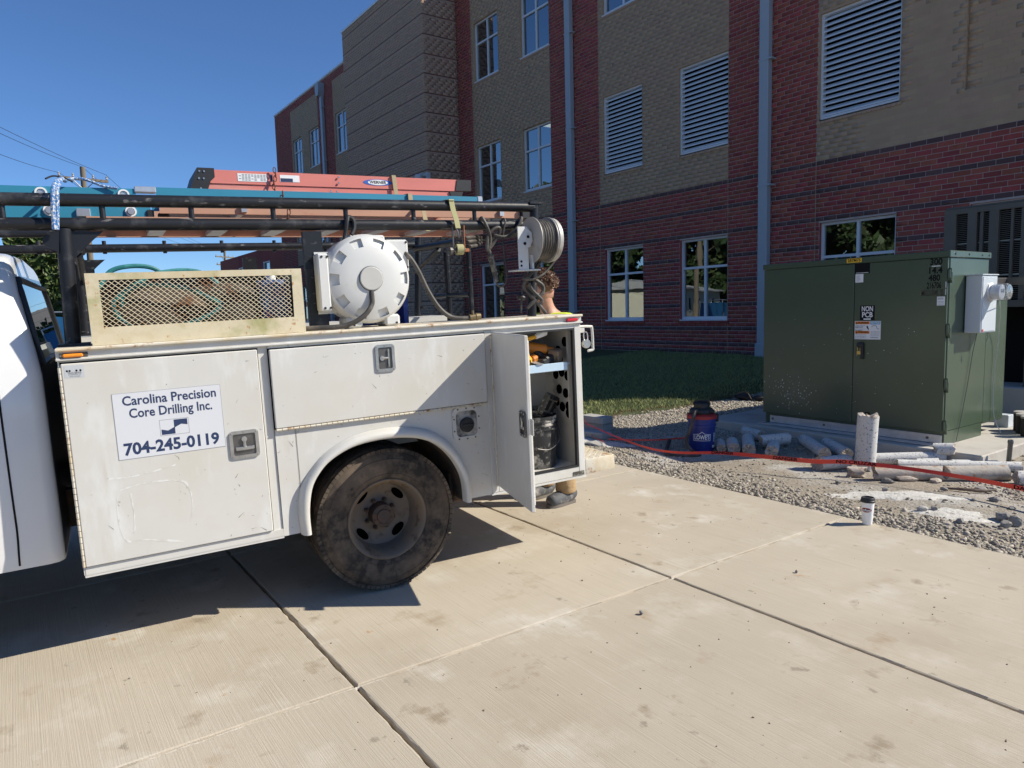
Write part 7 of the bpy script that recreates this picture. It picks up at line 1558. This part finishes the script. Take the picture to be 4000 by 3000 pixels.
# ================================================================ BACKGROUND
def leaf_cloud(name, n, pos_fn, size, m, parent):
    C = np.array([pos_fn() for _ in range(n)]); a = RNG.normal(0, 1, (n, 3)); a /= np.linalg.norm(a, axis=1)[:, None]; b = np.cross(a, RNG.normal(0, 1, (n, 3))); b /= np.linalg.norm(b, axis=1)[:, None]
    s = RNG.uniform(0.6, 1.3, n)[:, None]*size
    V = np.stack([C-a*s, C+b*s*0.55, C+a*s, C-b*s*0.55], 1).reshape(-1, 3)
    return np_mesh(name, V, np.arange(n*4).reshape(-1, 4), m, parent)
def tree(label, loc, h, rx, ch, leaves, size, m='leaf_green', box=False, seed=0, group=None, name='tree'):
    rr = random.Random(seed); o = thing(name, label, 'tree' if name != 'hedge' else 'hedge', loc, group=group)
    mb = MB().tube([(0, 0, -0.2), (0.05*rx, 0, h*0.4), (0, 0.05*rx, h*0.85)], [0.06*rx+0.06, 0.05*rx+0.04, 0.03], 8)
    for k in range(9):
        a = rr.uniform(0, 6.28); z = h-ch*rr.uniform(0.3, 0.95); L_ = rx*rr.uniform(0.5, 0.9); mb.tube([(0, 0, z), (L_*0.5*math.cos(a), L_*0.5*math.sin(a), z+0.15*L_), (L_*math.cos(a), L_*math.sin(a), z+0.4*L_)], [0.03*rx+0.01, 0.02*rx+0.01, 0.008], 5)
    mb.build('trunk', MATS['bark'], o)
    if box:
        def pf():
            f_ = rr.choice((0, 1, 2, 3, 4, 4)); u_, v_ = rr.uniform(-1, 1), rr.uniform(0, 1); d = rr.uniform(0.78, 1.0)+rr.gauss(0, 0.03)
            if f_ < 4: c = [(d, u_), (-d, u_), (u_, d), (u_, -d)][f_]; return (c[0]*rx*(1+0.05*math.sin(9*v_)), c[1]*rx, h-ch+ch*v_)
            return (u_*rx, rr.uniform(-1, 1)*rx, h-ch*0.04+rr.gauss(0, 0.08))
    else:
        cl = [(Vector((rr.gauss(0, 0.42)*rx, rr.gauss(0, 0.42)*rx, h-ch*rr.uniform(0.12, 0.95))), rr.uniform(0.25, 0.5)*rx) for _ in range(26)]
        def pf():
            c, r = cl[rr.randrange(len(cl))]; d = Vector((rr.gauss(0, 1), rr.gauss(0, 1), rr.gauss(0, 0.8))).normalized()*r*rr.uniform(0.6, 1.05); return tuple(c+d)
    leaf_cloud('crown', leaves, pf, size, MATS[m], o); return o
tree('tall clipped evergreen hedge tree beyond the truck cab', (-37.6, 1.15, 0), 5.25, 1.05, 4.6, 17000, 0.15, 'leaf_green', True, 3, name='hedge')
for k in range(7): tree('low green shrubs along the far fence line', (-44-2*k*0.2, -1.5+2.1*k, 0), 2.6, 1.6, 2.3, 1600, 0.16, 'leaf_green', False, 70+k, 'shrubs along the far fence', 'shrub')
# trees across the road, seen mirrored in the school windows
base_t = tree('tall dark tree across the road opposite the school', (-60, -25, 0), 15, 4.6, 13.5, 9000, 0.50, 'leaf_dark', False, 5, 'dark trees across the road')
for k, (x, y, s) in enumerate(((-50, -30, 1.0), (-68, -24, 1.1), (-75, -19, 1.0), (-56, -36, 1.15), (-64, -32, 1.05), (-82, -16, 1.1), (-43, -36, 1.1), (-37, -41, 1.0), (-72, -29, 1.2), (-90, -14, 1.2), (-48, -42, 1.2), (-30, -44, 1.1), (-34, -33, 1.0), (-27, -37, 1.05), (-22, -45, 1.1), (-39, -30, 0.95))):
    c = copy_tree(base_t); c.location = (x, y, 0); c.rotation_euler = (0, 0, k*1.3); c.scale = (s, s, s*random.uniform(0.9, 1.1))
def pole(label, loc, h, arms, rot, tr_=False):
    o = thing('utility_pole', label, 'pole', loc, rot); MB().cyl((0, 0, -0.5), (0, 0, h), 0.16, 0.11, n=12).build('post', MATS['pole_wood'], o)
    for z, L_ in arms:
        a = MB().box(-0.05, 0.05, -L_/2, L_/2, z-0.06, z+0.06).build('crossarm', MATS['pole_wood'], o)
        for t in (-0.47, -0.2, 0.2, 0.47): MB().lathe([(0.02, 0), (0.05, 0.05), (0.03, 0.10), (0.05, 0.14), (0, 0.2)], (0, t*L_, z+0.06), (0, 0, 1), 10).build('insulator', MATS['insulator'], a)
        MB().cyl((0.06, -0.5, z), (0.06, 0, z-0.5), 0.02, n=6).cyl((0.06, 0.5, z), (0.06, 0, z-0.5), 0.02, n=6).build('brace', MATS['dark_steel'], o)
    if tr_: MB().lathe([(0, 0), (0.25, 0.02), (0.25, 0.8), (0.15, 0.88), (0, 0.9)], (0.3, 0.15, arms[-1][0]-1.6), (0, 0, 1), 16).build('transformer_can', MATS['insulator'], o)
    return o
pole('wooden utility pole with one crossarm rising left of the ladders', (-38.5, 3.25, 0), 8.65, [(8.10, 2.05)], R_(8)); pole('distant utility pole with stacked crossarms between hedge and wing', (-77.5, 18.6, 0), 9.3, [(8.9, 2.4), (7.9, 2.4), (7.1, 2.2)], R_(30), True); pole('small distant pole with transformer can beside the hedge', (-66, 2.9, 0), 5.8, [(5.2, 1.8)], R_(0), True)
pole('wooden pole across the drive mirrored in a ground floor window', (-26.6, -1.5, 0), 10.5, [(9.6, 2.2)], R_(40))
def wire_(label, a, b, sag): 
    a, b = Vector(a), Vector(b); P = [a.lerp(b, k/24)-Vector((0, 0, sag*4*(k/24)*(1-k/24))) for k in range(25)]
    mid = a.lerp(b, 0.5); o = MB().tube(P, 0.009, 5).build('power_line', MATS['wire'], shift=mid); o.location = mid; tag(o, label, 'wire', 'overhead wires')
wire_('overhead wire from left insulator of the near pole towards the camera side', (-38.6, 2.30, 8.35), (-21.4, -3.1, 7.25), 0.3); wire_('overhead wire from the top of the near pole towards the camera side', (-38.5, 3.25, 8.66), (-21.5, -4.05, 8.47), 0.3); wire_('overhead wire from right insulator of the near pole towards the camera side', (-38.4, 4.20, 8.35), (-21.6, -5.0, 9.25), 0.3)
for k in range(3): wire_('wire sagging from the near pole to the distant pole', (-38.5, 2.3+0.95*k, 8.35 if k != 1 else 8.66), (-77.5, 17.8+0.8*k, 9.0), 1.2)
for k in range(4): wire_('low service wire crossing behind the hedge', (-60, -12, 4.6-0.55*k), (-60, 30, 5.0-0.55*k), 0.5)
# blue screened chain-link fence along the far side of the lot
fnc = thing('blue_screen_fence', 'chain-link fence with blue privacy screen beyond the truck', 'fence', (-23, -6, -0.05)); FB = Vector(fnc.location)
f0, f1 = Vector((-22.5, 3.2, -0.05)), Vector((-32.0, -24.0, -0.05)); NP = 10
for k in range(NP+1):
    p = f0.lerp(f1, k/NP); MB().cyl(p, p+Vector((0, 0, 1.92)), 0.03, n=8).build('post', MATS['alu'], fnc, shift=FB)
for k in range(NP):
    a, b = f0.lerp(f1, k/NP), f0.lerp(f1, (k+1)/NP); n_ = (b-a).cross(Vector((0, 0, 1))).normalized(); V = []
    for i in range(13):
        p = a.lerp(b, i/12)-n_*(0.05+0.03*math.sin(i*1.9+k)); V += [p+Vector((0, 0, 0.05)), p+Vector((0, 0, 1.78+0.02*math.sin(i*2)))]
    MB().add(V, [(2*i, 2*i+2, 2*i+3, 2*i+1) for i in range(12)]).build('screen', MATS['screen_blue'], fnc, shift=FB, recalc=False)
MB().cyl(f0+Vector((0, 0, 1.9)), f1+Vector((0, 0, 1.9)), 0.022, n=8).build('top_rail', MATS['alu'], fnc, shift=FB)
# portable classrooms behind that fence
def trailer(label, loc, rot, L_, W_, seed):
    o = thing('portable_classroom', label, 'building', loc, rot, 'portable classrooms'); MB().box(-L_/2, L_/2, -W_/2, W_/2, 0.5, 2.85).build('wall', MATS['siding_cream'], o, smooth=False); MB().box(-L_/2+0.1, L_/2-0.1, -W_/2+0.1, W_/2-0.1, 0.0, 0.499).build('skirt', MATS['roof_shingle'], o, smooth=False)
    MB().prism([(-W_/2-0.35, 2.85), (W_/2+0.35, 2.85), (W_/2+0.35, 2.95), (0, 3.5), (-W_/2-0.35, 2.95)], lambda a, b, d: (d, a, b), -L_/2-0.3, L_/2+0.3).build('roof', MATS['roof_grey'], o, smooth=False)
    for k in range(int(L_//3)):
        for s_ in (-1, 1): w_ = MB().box(-L_/2+1.2+3*k, -L_/2+2.1+3*k, s_*W_/2-0.03, s_*W_/2+0.03, 1.25, 2.35).build('window', MATS['ink_white'], o, smooth=False); MB().box(-L_/2+1.27+3*k, -L_/2+2.03+3*k, s_*W_/2-0.04, s_*W_/2+0.04, 1.32, 2.28).build('pane', MATS['ink_black'], w_, smooth=False)
    return o
trailer('cream portable classroom nearest the blue fence', (-37.5, -9.0, 0), R_(62), 9.5, 5, 1); trailer('cream portable classroom farther along the blue fence', (-43.5, -18.0, 0), R_(70), 10, 5, 2); trailer('cream portable classroom at the far end of the row', (-47, -3.5, -0.05), R_(75), 9, 4.5, 3)
# houses far behind the hedge
for k, (x, y, lb) in enumerate(((-92, 6.0, 'grey roofed house far beyond the hedge'), (-95, 16.0, 'second grey roofed house far behind the rack post'))):
    o = thing('house', lb, 'house', (x, y, 0), R_(80)); MB().box(-6, 6, -4, 4, 0, 2.8).build('wall', MATS['siding_cream'], o, smooth=False); MB().prism([(-4.6, 2.8), (4.6, 2.8), (0, 5.4)], lambda a, b, d: (d, a, b), -6.5, 6.5).build('roof', MATS['roof_shingle'], o, smooth=False)
    for t in (-4, -1, 2.5):
        wq = MB().box(t, t+1.2, -4.03, -3.97, 1.0, 2.3).build('window', MATS['ink_white'], o, smooth=False); MB().box(t+0.08, t+1.12, -4.05, -3.96, 1.08, 2.22).build('pane', MATS['ink_black'], wq, smooth=False)
